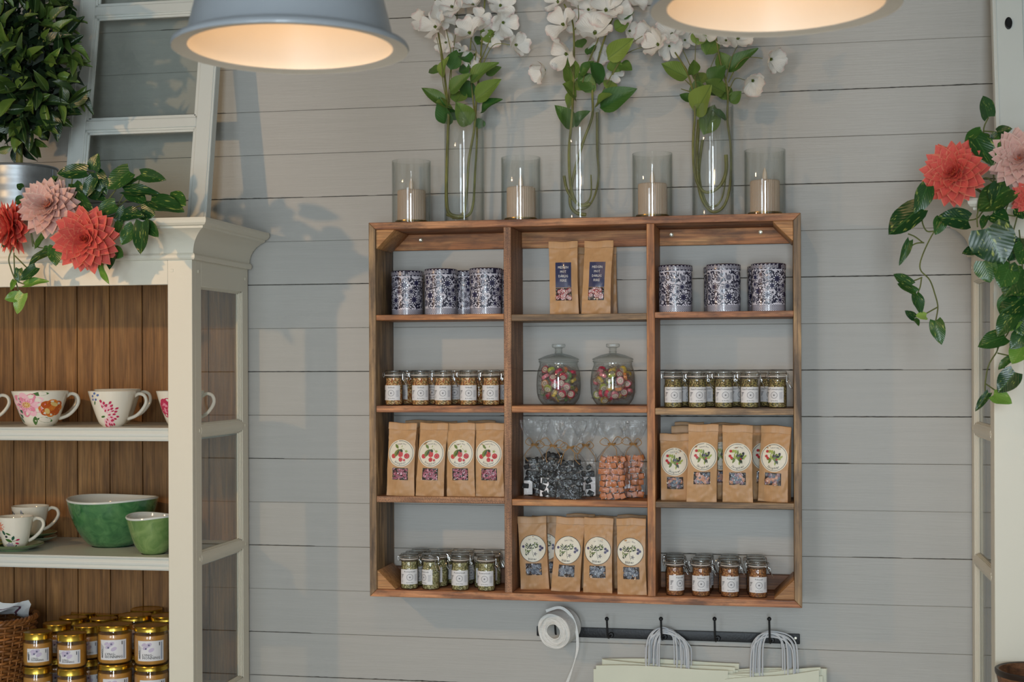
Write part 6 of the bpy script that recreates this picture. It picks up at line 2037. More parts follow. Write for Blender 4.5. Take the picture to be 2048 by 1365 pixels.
for k in range(3):
    b = MB(); n = 140
    b.tube([((RB1 + 0.001 + 0.005 * math.cos(18 * 2 * PI * i / n + k * 2.09)) * math.cos(2 * PI * i / n), (RB1 + 0.001 + 0.005 * math.cos(18 * 2 * PI * i / n + k * 2.09)) * math.sin(2 * PI * i / n), zr_ - 0.002 + 0.005 * math.sin(18 * 2 * PI * i / n + k * 2.09)) for i in range(n)], 0.0052, 6, closed=True)
    b.build('braided_rim', WICK, bk)
MB().lathe([(0.0, 0.001), (RB0, 0.001), (RB0, 0.004), (0.0, 0.004)], 40).build('basket_bottom', WICK, bk)
CLOTH = mat('white_linen', rgb(214, 218, 220), rough=0.8, bump=0.3, bscale=400)
STRIPE = mat('plum_stripe', rgb(92, 52, 72), rough=0.8)
cl = MB()
ctr = bc_ + Vector((0, 0, zr_))
tipw = px(68, 1198, -0.25); tipm = px(40, 1205, -0.27); tipl = px(-20, 1192, -0.25)


def cloth_fn(u, v):
    # a bundled napkin: filled mound with two raised corners
    a = 2 * PI * u; r = 0.132 * v
    z = 0.012 * (1 - v * v) - 0.010 * v ** 3 + 0.012 * math.sin(a * 5 + 1) * v + 0.008 * noise.noise((math.cos(a) * 3, math.sin(a) * 3, v * 4))
    p = ctr + Vector((r * math.cos(a), r * math.sin(a), z))
    for q, wd in ((tipw, 0.34), (tipl, 0.5), (tipm, 0.22)):
        aq = math.atan2(q.y - ctr.y, q.x - ctr.x)
        dd = abs((a - aq + PI) % (2 * PI) - PI)
        w = max(0.0, 1 - dd / wd) ** 1.2 * v ** 2
        p = p.lerp(q, min(1.0, w))
    return p


cl.grid(cloth_fn, 96, 18, wrap=True)
for i in range(len(cl.f)):
    j = i // 96; k = i % 96
    if j in (12,): cl.m[i] = 1
o = cl.build('folded_cloth', [CLOTH, STRIPE], at=ctr - Vector((0, 0, 0.01)), ang=60)
tag(o, 'white cloth with a plum stripe bundled in the wicker basket', 'cloth')
# ------------------------------------------------------------------ laurel bush in a zinc pot
ZINC = mat('galvanised_zinc', rgb(150, 156, 160), rough=0.42, metal=0.75, var=0.18, vscale=14)
SOIL = mat('dark_soil', rgb(48, 38, 30), rough=0.95)
PB = px(38, 300, -0.325); PB.z = HTOP
zrim = px(38, 337, -0.325).z - HTOP
pot = thing('zinc_pot', 'galvanised zinc pot with ridged sides holding the leafy bush', 'pot', PB)
prof = [(0.0, 0.001), (0.080, 0.0), (0.082, 0.002)]
for k in range(1, 25):
    v = k / 24
    prof.append((0.082 + 0.026 * v + (0.0016 if (k // 2) % 2 else 0.0) * (v < 0.92), v * (zrim - 0.004)))
prof += [(0.1115, zrim - 0.004), (0.1135, zrim - 0.001), (0.1115, zrim + 0.002), (0.108, zrim), (0.104, zrim - 0.02)]
MB().lathe(prof, 72).build('pot_body', ZINC, pot, ang=30)
MB().lathe([(0.105, zrim - 0.018), (0.0, zrim - 0.012)], 40).build('soil', SOIL, pot)
MB().box(0.1085, 0.1102, -0.002, 0.002, 0.004, zrim - 0.006).build('seam', ZINC, pot)
LAUREL = leaf_mat('laurel_leaf', rgb(26, 50, 24), rgb(98, 124, 50), rough=0.34, vein=rgb(120, 140, 80))
LAURELS = [leaf_mesh('laurel_leaf', LAUREL, 'lance', fold=0.5, curl=c, wave=0.06, n=7, seed=20 + i) for i, c in enumerate((0.05, 0.25, 0.45))]
bush = thing('laurel_bush', 'dense dark green leafy bush growing in the zinc pot', 'plant', PB + Vector((0, 0, zrim - 0.012)))
BC = px(40, 135, -0.335)
rx_, ry_, rz_ = 0.205, 0.130, 0.262
r = random.Random(42)
loc0 = Vector(bush.location)
tw = MB()
core = MB()
cnt = 0
while cnt < 290:
    th = r.uniform(0, 2 * PI); cz = r.uniform(-0.98, 1.0)
    s_ = math.sqrt(1 - cz * cz)
    dirv = Vector((math.cos(th) * s_, math.sin(th) * s_, cz))
    if dirv.y > 0.35: continue
    f = r.uniform(0.72, 0.98) + 0.06 * noise.noise(dirv * 3)
    c = BC + Vector((dirv.x * rx_ * f, dirv.y * ry_ * f, dirv.z * rz_ * f))
    if c.z < PB.z + zrim + 0.006: continue
    gr = (dirv * 0.75 + Vector((r.uniform(-0.7, 0.7), r.uniform(-0.5, 0.4), r.uniform(-0.6, 0.7)))).normalized()
    ln = r.uniform(0.055, 0.090)
    place_leaf('leaf', LAURELS[r.randrange(3)], bush, c - gr * ln * 0.3, c + gr * ln * 0.7, ln * r.uniform(0.34, 0.46), dirv + Vector((r.uniform(-0.5, 0.5), -0.6, r.uniform(0.0, 0.8))), loc0)
    if cnt % 9 == 0 and c.z > PB.z + zrim + 0.12:
        root_ = BC.lerp(c, 0.45)
        tw.tube(smooth_path([root_, (root_ + c) / 2 + Vector((0, 0, 0.01)), c], 4), [0.0025] * 4 + [0.002] * 4 + [0.0014], 5)
    cnt += 1
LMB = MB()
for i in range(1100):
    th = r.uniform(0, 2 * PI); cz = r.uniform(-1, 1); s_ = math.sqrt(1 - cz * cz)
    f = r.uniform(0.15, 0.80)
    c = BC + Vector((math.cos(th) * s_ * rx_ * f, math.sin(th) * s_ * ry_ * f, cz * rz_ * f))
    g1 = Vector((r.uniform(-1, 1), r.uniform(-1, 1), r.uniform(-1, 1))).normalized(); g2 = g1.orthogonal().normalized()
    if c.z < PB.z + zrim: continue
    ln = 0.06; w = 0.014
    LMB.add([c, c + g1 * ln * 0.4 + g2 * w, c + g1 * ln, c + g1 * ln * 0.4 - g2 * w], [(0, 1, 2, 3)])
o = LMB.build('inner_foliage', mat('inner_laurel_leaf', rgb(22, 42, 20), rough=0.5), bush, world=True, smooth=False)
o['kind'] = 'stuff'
MB().tube([PB + Vector((0, 0, zrim - 0.014)), PB + Vector((0.004, 0, zrim + 0.12)), BC], [0.011, 0.009, 0.005], 8).build('trunk', STEM, bush, world=True)
tw.build('twigs', STEM, bush, world=True)

# ------------------------------------------------------------------ pothos vines
POTHOS = leaf_mat('pothos_leaf', rgb(24, 62, 28), rgb(58, 98, 40), rough=0.28, vein=rgb(76, 116, 56), varieg=0.75, vcol=rgb(176, 186, 92))
POTHOS_Y = leaf_mat('young_pothos_leaf', rgb(96, 140, 52), rgb(150, 178, 88), rough=0.32, vein=rgb(120, 150, 70), varieg=0.5, vcol=rgb(190, 200, 120))
PLS = [leaf_mesh('pothos_leaf', POTHOS, 'heart', fold=0.22, curl=c, wave=0.04, seed=40 + i) for i, c in enumerate((0.12, 0.32, -0.08))]
PLY = leaf_mesh('pothos_leaf', POTHOS_Y, 'heart', fold=0.25, curl=0.2, wave=0.04, seed=50)
VINE = mat('vine_stem', rgb(92, 98, 48), rough=0.5, var=0.2, vscale=30)


def vine(label, anchor, stems, leaves, sc_, ox, oy, seed):
    """stems/leaves given in crop pixels: photo = (ox + x/sc, oy + y/sc); each entry carries its own depth plane"""
    t = thing('pothos_vine', label, 'plant', anchor)
    r = random.Random(seed)
    P = lambda x, y, Y: px(ox + x / sc_, oy + y / sc_, Y)
    for (Y, pts) in stems:
        q = smooth_path([P(a, b_, Y if not isinstance(Y, list) else Y[i]) for i, (a, b_) in enumerate(pts)], 5)
        MB().tube(q, 0.0019, 6).build('stem', VINE, t, world=True)
    for lf in leaves:
        bx, by, tx, ty, w, Y = lf[:6]
        young = len(lf) > 6
        b_ = P(bx, by, Y); e = P(tx, ty, Y - r.uniform(0.0, 0.03))
        fc = (r.uniform(-0.5, 0.5), -1.0, r.uniform(0.0, 0.8))
        place_leaf('leaf', PLY if young else PLS[r.randrange(3)], t, b_, e, w / sc_ * 0.00140, fc)
    return t


SCL = 3.4125
A1 = px(150, 425, -0.47)
A1.z = CROWN_Z1
vine('variegated pothos spreading over the left cabinet top behind the dahlias', A1,
     [(-0.485, [(470, 560), (490, 300), (500, 240)]), (-0.48, [(500, 560), (620, 300), (635, 215)]), (-0.48, [(620, 560), (760, 380), (820, 300)]), (-0.47, [(640, 560), (900, 380), (960, 235)]),
      (-0.48, [(640, 560), (780, 470), (850, 360)]), (-0.49, [(650, 560), (900, 470), (1040, 420)]), (-0.50, [(640, 560), (860, 520), (960, 570)]), (-0.53, [(690, 700), (700, 800), (695, 860)]), (-0.48, [(590, 215), (640, 225)]), (-0.485, [(520, 560), (540, 440), (520, 380)])],
     [(590, 215, 392, 232, 118, -0.50), (640, 205, 655, 95, 105, -0.49), (655, 225, 715, 365, 125, -0.485), (885, 215, 722, 330, 160, -0.49), (850, 330, 935, 245, 80, -0.48), (962, 235, 1142, 275, 95, -0.49), (850, 350, 1087, 342, 100, -0.495),
      (1030, 415, 1262, 500, 150, -0.49), (1150, 400, 1275, 450, 150, -0.47), (640, 260, 575, 395, 90, -0.50), (960, 480, 1062, 520, 120, -0.505), (790, 440, 662, 500, 120, -0.505), (845, 510, 960, 500, 110, -0.53), (860, 470, 790, 590, 90, -0.515),
      (915, 590, 822, 716, 105, -0.545), (975, 560, 968, 788, 130, -0.55), (990, 570, 1087, 668, 90, -0.54), (770, 755, 845, 800, 95, -0.535), (785, 770, 730, 870, 100, -0.53), (690, 850, 730, 982, 55, -0.545, 1), (520, 380, 632, 490, 90, -0.505), (505, 300, 560, 410, 100, -0.49),
      (880, 350, 995, 430, 120, -0.48), (820, 560, 790, 640, 70, -0.53), (700, 320, 640, 400, 80, -0.48), (150, 330, 118, 300, 60, -0.48), (160, 400, 108, 440, 80, -0.48), (360, 300, 400, 250, 60, -0.47), (620, 370, 720, 400, 80, -0.475), (380, 250, 350, 310, 60, -0.475)], SCL, 0, 280, 3)
A2 = px(40, 470, -0.56)
vine('thin pothos tendril with pale young leaves hanging in front of the left cabinet', A2,
     [(-0.55, [(220, 600), (120, 690), (62, 800), (75, 880), (105, 960), (130, 1040), (140, 1060)]), (-0.55, [(100, 790), (160, 850), (180, 870)]), (-0.55, [(95, 770), (100, 900), (110, 960)]), (-0.55, [(215, 640), (240, 720), (300, 740)]), (-0.55, [(120, 970), (180, 990)]), (-0.55, [(210, 620), (225, 730)])],
     [(300, 740, 350, 745, 40, -0.555), (330, 770, 160, 850, 85, -0.56), (245, 870, 140, 965, 80, -0.56), (130, 880, 120, 970, 60, -0.555), (170, 990, 320, 952, 70, -0.56, 1), (130, 1065, 32, 1085, 80, -0.56, 1), (160, 1050, 105, 1188, 95, -0.565, 1), (100, 960, 75, 1020, 40, -0.555, 1), (375, 725, 380, 858, 105, -0.555), (300, 650, 240, 750, 70, -0.55), (50, 660, 30, 740, 70, -0.545), (0, 560, 25, 610, 60, -0.56, 1)], SCL, 0, 280, 4)
SR, SQ = 4.548, 3.689
AR = px(1990, 420, -0.47); AR.z = CROWN_Z1
vine('variegated pothos with one upright leaf around the right dahlias', AR,
     [(-0.48, [(960, 900), (930, 600), (860, 380), (905, 250)]), (-0.48, [(860, 375), (980, 385), (1050, 400)]), (-0.52, [(1100, 900), (1000, 1000), (860, 1100), (800, 1170), (700, 1190)]), (-0.50, [(960, 850), (880, 800), (790, 850)]), (-0.55, [(820, 1080), (800, 1150), (805, 1250)]), (-0.54, [(1100, 1000), (1060, 1120), (1150, 1150)])],
     [(905, 245, 845, 52, 165, -0.49), (850, 385, 690, 490, 150, -0.49), (850, 400, 900, 450, 90, -0.485), (985, 385, 1115, 350, 90, -0.48), (990, 400, 935, 470, 90, -0.485), (790, 440, 940, 690, 190, -0.53), (950, 450, 935, 700, 130, -0.525), (1100, 900, 795, 1090, 290, -0.545), (1010, 870, 960, 1130, 200, -0.54), (940, 1130, 1090, 1190, 160, -0.545), (720, 1190, 470, 1140, 185, -0.545), (470, 1170, 440, 1310, 120, -0.545), (1060, 1190, 1010, 1290, 90, -0.55), (880, 1150, 840, 1250, 70, -0.55), (1190, 1080, 1220, 1180, 120, -0.55)], SR, 1778, 180, 5)
A4 = px(1880, 440, -0.55)
vine('long thin pothos tendril hanging clear of the right cabinet against the wall', A4,
     [(-0.55, [(440, -120), (335, 10), (250, 180), (230, 290), (300, 370), (340, 480), (360, 570), (345, 670)]), (-0.55, [(260, 95), (200, 100), (150, 130)]), (-0.55, [(245, 350), (200, 370), (150, 385)]), (-0.55, [(240, 350), (230, 420), (205, 480)]), (-0.55, [(360, 570), (270, 620)]), (-0.55, [(250, 95), (190, 50), (140, 30)]), (-0.55, [(330, 10), (280, 10), (250, -40), (240, -110)])],
     [(280, -320, 210, -120, 120, -0.555), (220, -160, 0, 45, 200, -0.56), (150, 80, 80, 262, 60, -0.56), (165, 410, 25, 330, 85, -0.56), (200, 460, 55, 400, 70, -0.555), (195, 480, 252, 615, 85, -0.56), (275, 640, 200, 630, 70, -0.56, 1), (190, 650, 122, 600, 55, -0.56), (190, 655, 222, 705, 40, -0.555), (345, 670, 385, 838, 100, -0.56)], SQ, 1778, 460, 6)
A5 = px(2030, 480, -0.55)
vine('thick fall of variegated pothos down the front of the right cabinet', A5,
     [(-0.54, [(960, -150), (900, 100), (880, 400), (900, 700), (820, 840), (795, 900)]), (-0.55, [(800, 860), (795, 900), (735, 1000), (710, 1130), (710, 1210)]), (-0.55, [(800, 910), (910, 935)]), (-0.55, [(830, 960), (860, 1050)]), (-0.55, [(710, 1135), (790, 1190)]), (-0.54, [(960, 0), (985, 300), (980, 700)]), (-0.55, [(660, 235), (760, 280), (830, 295), (920, 250)])],
     [(720, -10, 845, 250, 290, -0.57), (690, 140, 535, 185, 90, -0.555), (700, 230, 745, 390, 150, -0.56), (960, 60, 880, 230, 180, -0.555), (900, 255, 825, 420, 190, -0.56), (980, 290, 850, 490, 190, -0.57), (990, 430, 920, 490, 110, -0.575), (990, 500, 812, 600, 200, -0.575), (880, 500, 850, 660, 130, -0.565), (930, 600, 795, 785, 130, -0.58), (855, 790, 662, 842, 135, -0.575), (950, 610, 985, 780, 140, -0.575), (945, 650, 900, 740, 90, -0.57, 1), (1000, 760, 905, 870, 120, -0.57), (1000, 850, 905, 980, 140, -0.575, 1), (895, 950, 800, 1022, 60, -0.565), (930, 1050, 805, 1205, 140, -0.575), (770, 1220, 905, 1270, 110, -0.57, 1), (735, 1205, 635, 1338, 55, -0.565), (1000, 120, 960, 260, 150, -0.56), (1040, 380, 1000, 560, 200, -0.565)], SQ, 1778, 460, 7)


# ------------------------------------------------------------------ dahlias
def dahlia_mat(name, base, edge, heart):
    m, nt, b = new_mat(name); L = nt.links
    tc = N(nt, 'ShaderNodeTexCoord'); sep = N(nt, 'ShaderNodeSeparateXYZ'); L.new(tc.outputs['UV'], sep.inputs[0])
    sx = N(nt, 'ShaderNodeMath', operation='SUBTRACT'); sx.inputs[1].default_value = 0.5; L.new(sep.outputs[0], sx.inputs[0])
    ab = N(nt, 'ShaderNodeMath', operation='ABSOLUTE'); L.new(sx.outputs[0], ab.inputs[0])
    mr = N(nt, 'ShaderNodeMapRange'); mr.inputs[1].default_value = 0.36; mr.inputs[2].default_value = 0.49; L.new(ab.outputs[0], mr.inputs[0])
    mx = N(nt, 'ShaderNodeMix', data_type='RGBA'); mx.inputs[6].default_value = base; mx.inputs[7].default_value = edge; L.new(mr.outputs[0], mx.inputs[0])
    m2 = N(nt, 'ShaderNodeMapRange'); m2.inputs[1].default_value = 0.0; m2.inputs[2].default_value = 0.45; m2.inputs[3].default_value = 0.75; m2.inputs[4].default_value = 0.0; L.new(sep.outputs[1], m2.inputs[0])
    mh = N(nt, 'ShaderNodeMix', data_type='RGBA'); mh.inputs[7].default_value = heart; L.new(m2.outputs[0], mh.inputs[0]); L.new(mx.outputs[2], mh.inputs[6])
    L.new(mh.outputs[2], b.inputs['Base Color']); b.inputs['Roughness'].default_value = 0.6
    wv = N(nt, 'ShaderNodeTexWave'); wv.bands_direction = 'X'; wv.inputs['Scale'].default_value = 3.0; wv.inputs['Distortion'].default_value = 0.6; L.new(tc.outputs['UV'], wv.inputs['Vector'])
    bp = N(nt, 'ShaderNodeBump'); bp.inputs['Strength'].default_value = 0.35; bp.inputs['Distance'].default_value = 0.0015
    L.new(wv.outputs['Fac'], bp.inputs['Height']); L.new(bp.outputs[0], b.inputs['Normal'])
    return m


CORAL = dahlia_mat('coral_petal', rgb(238, 108, 96), rgb(250, 164, 130), rgb(228, 86, 62))
translucent(CORAL, 0.25)
BLUSH = dahlia_mat('blush_petal', rgb(240, 196, 184), rgb(250, 226, 212), rgb(232, 140, 116))
translucent(BLUSH, 0.25)
DHEART = mat('orange_flower_heart', rgb(222, 104, 58), rough=0.7, bump=0.5, bscale=300)


def dahlia_petal(m, seed):
    vs = []; uv = []; n = 7; cols = [-1, -0.5, 0, 0.5, 1]; rr = random.Random(seed)
    for j in range(n + 1):
        t = j / n
        w = 0.20 * (0.35 + 0.65 * math.sin(PI * min(1, t * 0.9 + 0.12)) ** 0.8) * (1 if t < 0.72 else (1 - ((t - 0.72) / 0.285) ** 1.6)) + 0.004
        for c in cols:
            z = 0.55 * abs(c) ** 1.5 * w * (1.0 if t < 0.85 else 0.5) + 0.10 * t * t + 0.012 * math.sin(8 * t + seed)
            vs.append((c * w, t, z)); uv.append((0.5 + 0.5 * c, t))
    k = len(cols)
    fs = [(j * k + i, j * k + i + 1, (j + 1) * k + i + 1, (j + 1) * k + i) for j in range(n) for i in range(k - 1)]
    me = bpy.data.meshes.new('petal'); me.from_pydata(vs, [], fs); me.materials.append(m)
    ul = me.uv_layers.new(name='blade')
    for lp in me.loops: ul.data[lp.index].uv = uv[lp.vertex_index]
    me.polygons.foreach_set('use_smooth', [True] * len(me.polygons))
    return me


DP = {'coral': [dahlia_petal(CORAL, i) for i in range(3)], 'blush': [dahlia_petal(BLUSH, i) for i in range(3)]}


def dahlia(label, x, y, Y, rpx, kind, face, root, seed):
    p = px(x, y, Y); R = rpx * 0.00140
    f = Vector(face).normalized(); ax = f.orthogonal().normalized(); ay = f.cross(ax)
    t = thing('dahlia', label, 'flower', p, 0, 'artificial dahlias on the cabinets')
    r = random.Random(seed)
    B = Matrix((ax, ay, f)).transposed()
    for k, (n, el, ln, off) in enumerate([(5, 12, 0.30, 0.16), (8, 26, 0.42, 0.14), (11, 40, 0.58, 0.11), (13, 54, 0.74, 0.08), (14, 66, 0.88, 0.04), (14, 78, 0.97, 0.0), (13, 90, 1.0, -0.05), (11, 102, 0.98, -0.09)]):
        for i in range(n):
            a = 2 * PI * (i + 0.5 * (k % 2)) / n + r.uniform(-0.08, 0.08)
            e = math.radians(el + r.uniform(-5, 5)); L_ = R * ln * r.uniform(0.94, 1.06)
            o = obj('petal', DP[kind][r.randrange(3)], t)
            # petal Y axis leans from the flower axis by e, upper side faces the axis
            loc = Matrix.Rotation(a, 3, 'Z') @ Matrix.Rotation(PI / 2 - e, 3, 'X')
            wsc = 1.25 if k > 2 else 1.5
            M3 = B @ loc @ Matrix.Diagonal((L_ * wsc, L_, L_))
            org = f * (off * R)
            o.matrix_basis = Matrix.Translation(org) @ M3.to_4x4()
    h_ = MB()
    for i in range(16):
        a = i * 2.399; q = 0.13 * R * math.sqrt((i + 0.5) / 16)
        h_.ball(ax * (q * math.cos(a)) + ay * (q * math.sin(a)) + f * (0.26 * R), 0.045 * R, 6, 4)
    h_.ball(f * (0.12 * R), 0.16 * R, 8, 5)
    h_.build('heart', DHEART, t)
    q = px(*root) - p
    MB().tube(smooth_path([f * (-0.05 * R), f * (-0.3 * R) + q * 0.25, q], 5), 0.0035, 6).build('stem', VINE, t)
    return t


dahlia('coral dahlia at the front over the left cabinet edge, largest', 172, 478, -0.575, 67, 'coral', (0.25, -1, -0.05), (172, 430, -0.47), 1)
dahlia('blush pink dahlia above the front coral one on the left', 98, 414, -0.555, 62, 'blush', (0.15, -1, 0.35), (110, 428, -0.47), 2)
dahlia('coral dahlia at the left edge, turned away', 26, 455, -0.545, 56, 'coral', (-0.9, -1, -0.1), (40, 430, -0.47), 3)
dahlia('coral dahlia on the right cabinet, facing left', 1908, 347, -0.52, 60, 'coral', (-0.45, -1, 0.15), (1985, 400, -0.47), 4)
dahlia('blush pink dahlia cut by the right edge', 2040, 318, -0.53, 58, 'blush', (-0.25, -1, 0.15), (2030, 405, -0.46), 5)
dahlia('coral dahlia under the blush pink one at the right edge', 2062, 396, -0.55, 36, 'coral', (-0.2, -1, -0.1), (2040, 405, -0.46), 6)
# ------------------------------------------------------------------ hook rail with twine and carrier bags
YR = -0.012
ra, rb_ = px(1073, 1253, YR), px(1600, 1288, YR)
rz0 = px(1400, 1283.5, YR).z; rz1 = px(1400, 1263.5, YR).z
rail = thing('hook_rail', 'black iron rail with five ball-tipped hooks under the shelf', 'hook rail', ((ra.x + rb_.x) / 2, 0, rz0))
MB().box(ra.x, rb_.x, YR, -0.0005, rz0, rz1).build('rail_bar', BLACK, rail, world=True, bevel=0.003, seg=2)
for hx in (1117, 1220, 1327, 1433, 1541):
    c = px(hx, 1275, YR); zc_ = (rz0 + rz1) / 2 - 0.004
    b = MB()
    b.lathe([(0.0, 0.004), (0.006, 0.004), (0.0085, 0.0)], 16)
    rot = Matrix.Rotation(PI / 2, 3, 'X')
    b.v = [rot @ v + Vector((c.x + 0.004, YR, zc_)) for v in b.v]
    zt_ = px(hx, 1240, YR - 0.05).z
    b.tube(smooth_path([(c.x + 0.003, YR, zc_), (c.x, YR - 0.025, zc_ - 0.004), (c.x - 0.001, YR - 0.042, zc_ + 0.002), (c.x - 0.002, YR - 0.048, zc_ + 0.018), (c.x - 0.003, YR - 0.052, zt_)], 5), 0.0030, 8)
    b.ball((c.x - 0.003, YR - 0.052, zt_ + 0.002), 0.0062, 12, 8)
    b.build('hook', BLACK, rail, world=True)
sp = px(1591, 1277, YR)
b = MB(); b.lathe([(0.0, 0.0), (0.0035, 0.0), (0.004, -0.0015)], 14)
o = b.build('screw', SCREW, rail); o.location = sp + Vector((0, -0.001, 0)) - Vector(rail.location); o.rotation_euler = (-PI / 2, PI, 0)

# ribbon roll
RIB = mat('white_paper_ribbon', rgb(228, 228, 224), rough=0.55, var=0.06, vscale=60, bump=0.5, bscale=120, stretch=(1, 1, 6))
fc_ = px(1107, 1264, -0.090)
hk = px(1117, 1262, -0.045)
roll = thing('ribbon_roll', 'roll of white paper ribbon hung on the first hook', 'ribbon', fc_)
axis = Vector((0.35, 1.0, 0.16)).normalized()
x_ = axis.orthogonal().normalized(); x_ = (Vector((0, 0, 1)) - axis * axis.z).normalized(); y_ = axis.cross(x_)
R1, R0, LN = 0.0530, 0.0215, 0.070


def ringpt(r, a, s): return x_ * (r * math.cos(a)) + y_ * (r * math.sin(a)) + axis * s


b = MB(); n = 64
prf = []
for k in range(15):
    r_ = R0 + (R1 - R0) * k / 14; prf.append((r_, 0.0016 * (k % 2) + 0.0010 * math.sin(k * 2.3)))
for k in range(1, 16): prf.append((R1 + 0.0008 * (k % 2), LN * k / 15))
for k in range(7): prf.append((R1 - (R1 - R0) * k / 6, LN + 0.001 * (k % 2)))
for k in range(1, 9): prf.append((R0 + 0.001 * (k % 2), LN - LN * k / 8))
for (r_, s_) in prf:
    for i in range(n):
        a = 2 * PI * i / n; b.v.append(ringpt(r_ * (1 + 0.015 * math.sin(a * 3 + r_ * 300)), a, s_ + 0.0008 * math.sin(a * 5 + r_ * 900)))
for j in range(len(prf) - 1):
    for i in range(n):
        k = (i + 1) % n
        b.f.append((j * n + i, j * n + k, (j + 1) * n + k, (j + 1) * n + i)); b.m.append(0)
b.build('wound_ribbon', RIB, roll, ang=25)
tl_ = MB()
path = [px(1092, 1223, -0.075), px(1120, 1216, -0.070), px(1142, 1232, -0.070), px(1153, 1262, -0.072), px(1155, 1295, -0.075), px(1150, 1320, -0.07), px(1142, 1345, -0.065), px(1131, 1375, -0.06), px(1120, 1410, -0.06)]
path = smooth_path(path, 6)
for i, p in enumerate(path):
    tt = (path[min(i + 1, len(path) - 1)] - path[max(i - 1, 0)]).normalized()
    w = 0.0042 * (1.0 if i < 22 else max(0.35, abs(math.cos((i - 22) * 0.16))))
    sd = tt.cross(Vector((0, -1, 0.0))).normalized() * w
    tl_.v += [p - sd, p + sd]
    if i: k = len(tl_.v); tl_.f.append((k - 4, k - 3, k - 1, k - 2)); tl_.m.append(0)
tl_.build('loose_end', RIB, roll, world=True)

# paper carrier bags
CARR = mat('cream_carrier_paper', rgb(218, 220, 200), rough=0.6, var=0.03, vscale=8)
CORD = mat('pale_grey_paper_cord', rgb(204, 208, 212), rough=0.6, bump=0.5, bscale=300)


def carrier(label, grp, x0, x1, y0, y1, Y, cx, spread, seed, legs):
    r = random.Random(seed)
    a = px(x0, y0, Y); c = px(x1, y1, Y)
    zt_ = (a.z + c.z) / 2; hh = 0.30; th = 0.005
    t = thing('paper_carrier_bag', label, 'bag', ((a.x + c.x) / 2, Y, zt_ - hh), 0, grp)
    b = MB(); nx = 10

    def edge(u): return a.z + (c.z - a.z) * u + 0.0035 * math.sin(u * 5 + seed)
    vs = []
    for (yy, dz) in ((0, 0.0), (th, 0.0)):
        for k in range(nx + 1):
            u = k / nx; xx = a.x + (c.x - a.x) * u
            vs += [(xx, Y + yy + 0.0012 * math.sin(u * 7 + seed), zt_ - hh), (xx, Y + yy + 0.0012 * math.sin(u * 7 + seed), edge(u))]
    w = 2 * (nx + 1)
    fs = []
    for k in range(nx):
        fs.append((2 * k, 2 * k + 2, 2 * k + 3, 2 * k + 1)); fs.append((w + 2 * k, w + 2 * k + 1, w + 2 * k + 3, w + 2 * k + 2))
        fs.append((2 * k + 1, 2 * k + 3, w + 2 * k + 3, w + 2 * k + 1)); fs.append((2 * k, w + 2 * k, w + 2 * k + 2, 2 * k + 2))
    fs.append((0, 1, w + 1, w)); fs.append((2 * nx, w + 2 * nx, w + 2 * nx + 1, 2 * nx + 1))
    b.add(vs, fs)
    b.build('bag_body', CARR, t, world=True, ang=30)
    for k in range(2):
        lx0, lx1, top, Yo = legs[k]
        Yh = Y + 0.0028
        yb = y0 + (y1 - y0) * ((lx0 - x0) / (x1 - x0)) + 6
        w0, w1 = cx - lx0, lx1 - cx
        pts = [px(lx0, yb, Yh), px(lx0, yb - 30, Yh), px(lx0 + w0 * 0.08, top + 24, (Yh + Yo) / 2), px(lx0 + w0 * 0.42, top + 6, Yo), px(cx - 2, top, Yo), px(lx1 - w1 * 0.42, top + 6, Yo), px(lx1 - w1 * 0.08, top + 24, (Yh + Yo) / 2), px(lx1, yb - 30, Yh), px(lx1, yb, Yh)]
        MB().tube(smooth_path(pts, 6), 0.0022, 7).build('twisted_handle', CORD, t, world=True)
    return t


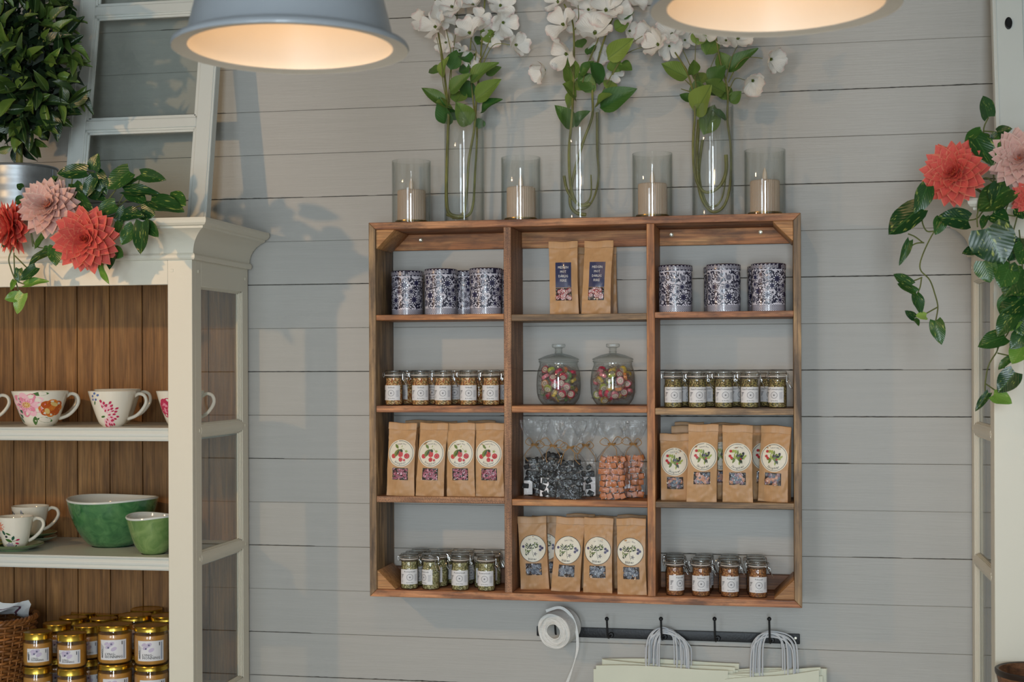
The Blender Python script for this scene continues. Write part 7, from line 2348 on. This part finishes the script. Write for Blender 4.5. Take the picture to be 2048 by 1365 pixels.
rr_ = random.Random(4)
for i in range(7):
    Y = -0.058 + 0.0062 * i
    f = i / 6
    L_ = []
    for k in range(2):
        q = rr_.uniform(0, 1)
        L_.append((1289 + 32 * rr_.random() * (1 - 0.2 * f), 1347 + 38 * rr_.random(), 1255 + 14 * rr_.random(), -0.038 - 0.010 * rr_.random()))
    x0 = [1192, 1187, 1196, 1205, 1200, 1207, 1204][i]; x1 = [1456, 1462, 1466, 1470, 1476, 1472, 1478][i]; y0 = [1332, 1341, 1336, 1320, 1334, 1322, 1318][i]; y1 = y0 + 8 + (10 if i in (3, 5) else 0)
    carrier('cream paper carrier bag on the third hook, %s from the front' % ['first', 'second', 'third', 'fourth', 'fifth', 'sixth', 'seventh'][i], 'carrier bags on the third hook', x0, x1, y0, y1, Y, 1327, 30, i, L_)
for i in range(6):
    Y = -0.062 + 0.0066 * i
    L_ = []
    for k in range(2): L_.append((1500 + 26 * rr_.random(), 1565 + 32 * rr_.random(), 1263 + 13 * rr_.random(), -0.040 - 0.010 * rr_.random()))
    x0 = [1450, 1452, 1456, 1460, 1453, 1462][i]; x1 = [1638, 1645, 1641, 1652, 1648, 1654][i]; y0 = [1362, 1352, 1348, 1345, 1343, 1341][i]; y1 = y0 + [-21, 3, -10, -6, -2, -5][i]
    carrier('cream paper carrier bag on the last hook, %s from the front' % ['first', 'second', 'third', 'fourth', 'fifth', 'sixth'][i], 'carrier bags on the last hook', x0, x1, y0, y1, Y, 1541, 30, 20 + i, L_)

# ------------------------------------------------------------------ wooden bowl at the lower right corner
bw_z = shelves_top[2] - 0.04
pw_ = px(2072, 1372, -0.535)
bwl = thing('wooden_bowl', 'dark brown wooden footed bowl at the lower right corner', 'bowl', (pw_.x, pw_.y, bw_z))
hb = px(2040, 1346, -0.57).z - bw_z
b = MB(); b.lathe([(0.0, 0.0), (0.050, 0.0), (0.052, 0.008), (0.030, 0.02), (0.018, hb * 0.4), (0.022, hb * 0.55), (0.060, hb * 0.68), (0.088, hb * 0.86), (0.094, hb * 0.97), (0.092, hb), (0.086, hb), (0.078, hb * 0.86), (0.05, hb * 0.72), (0.0, hb * 0.68)], 48)
b.build('bowl_body', W_DARK, bwl, ang=40)
MB().lathe([(0.094, hb * 0.95), (0.0965, hb * 0.97), (0.0965, hb), (0.093, hb + 0.002), (0.088, hb)], 48).build('bowl_rim', mat('dark_stained_rim', rgb(44, 30, 22), rough=0.4), bwl)
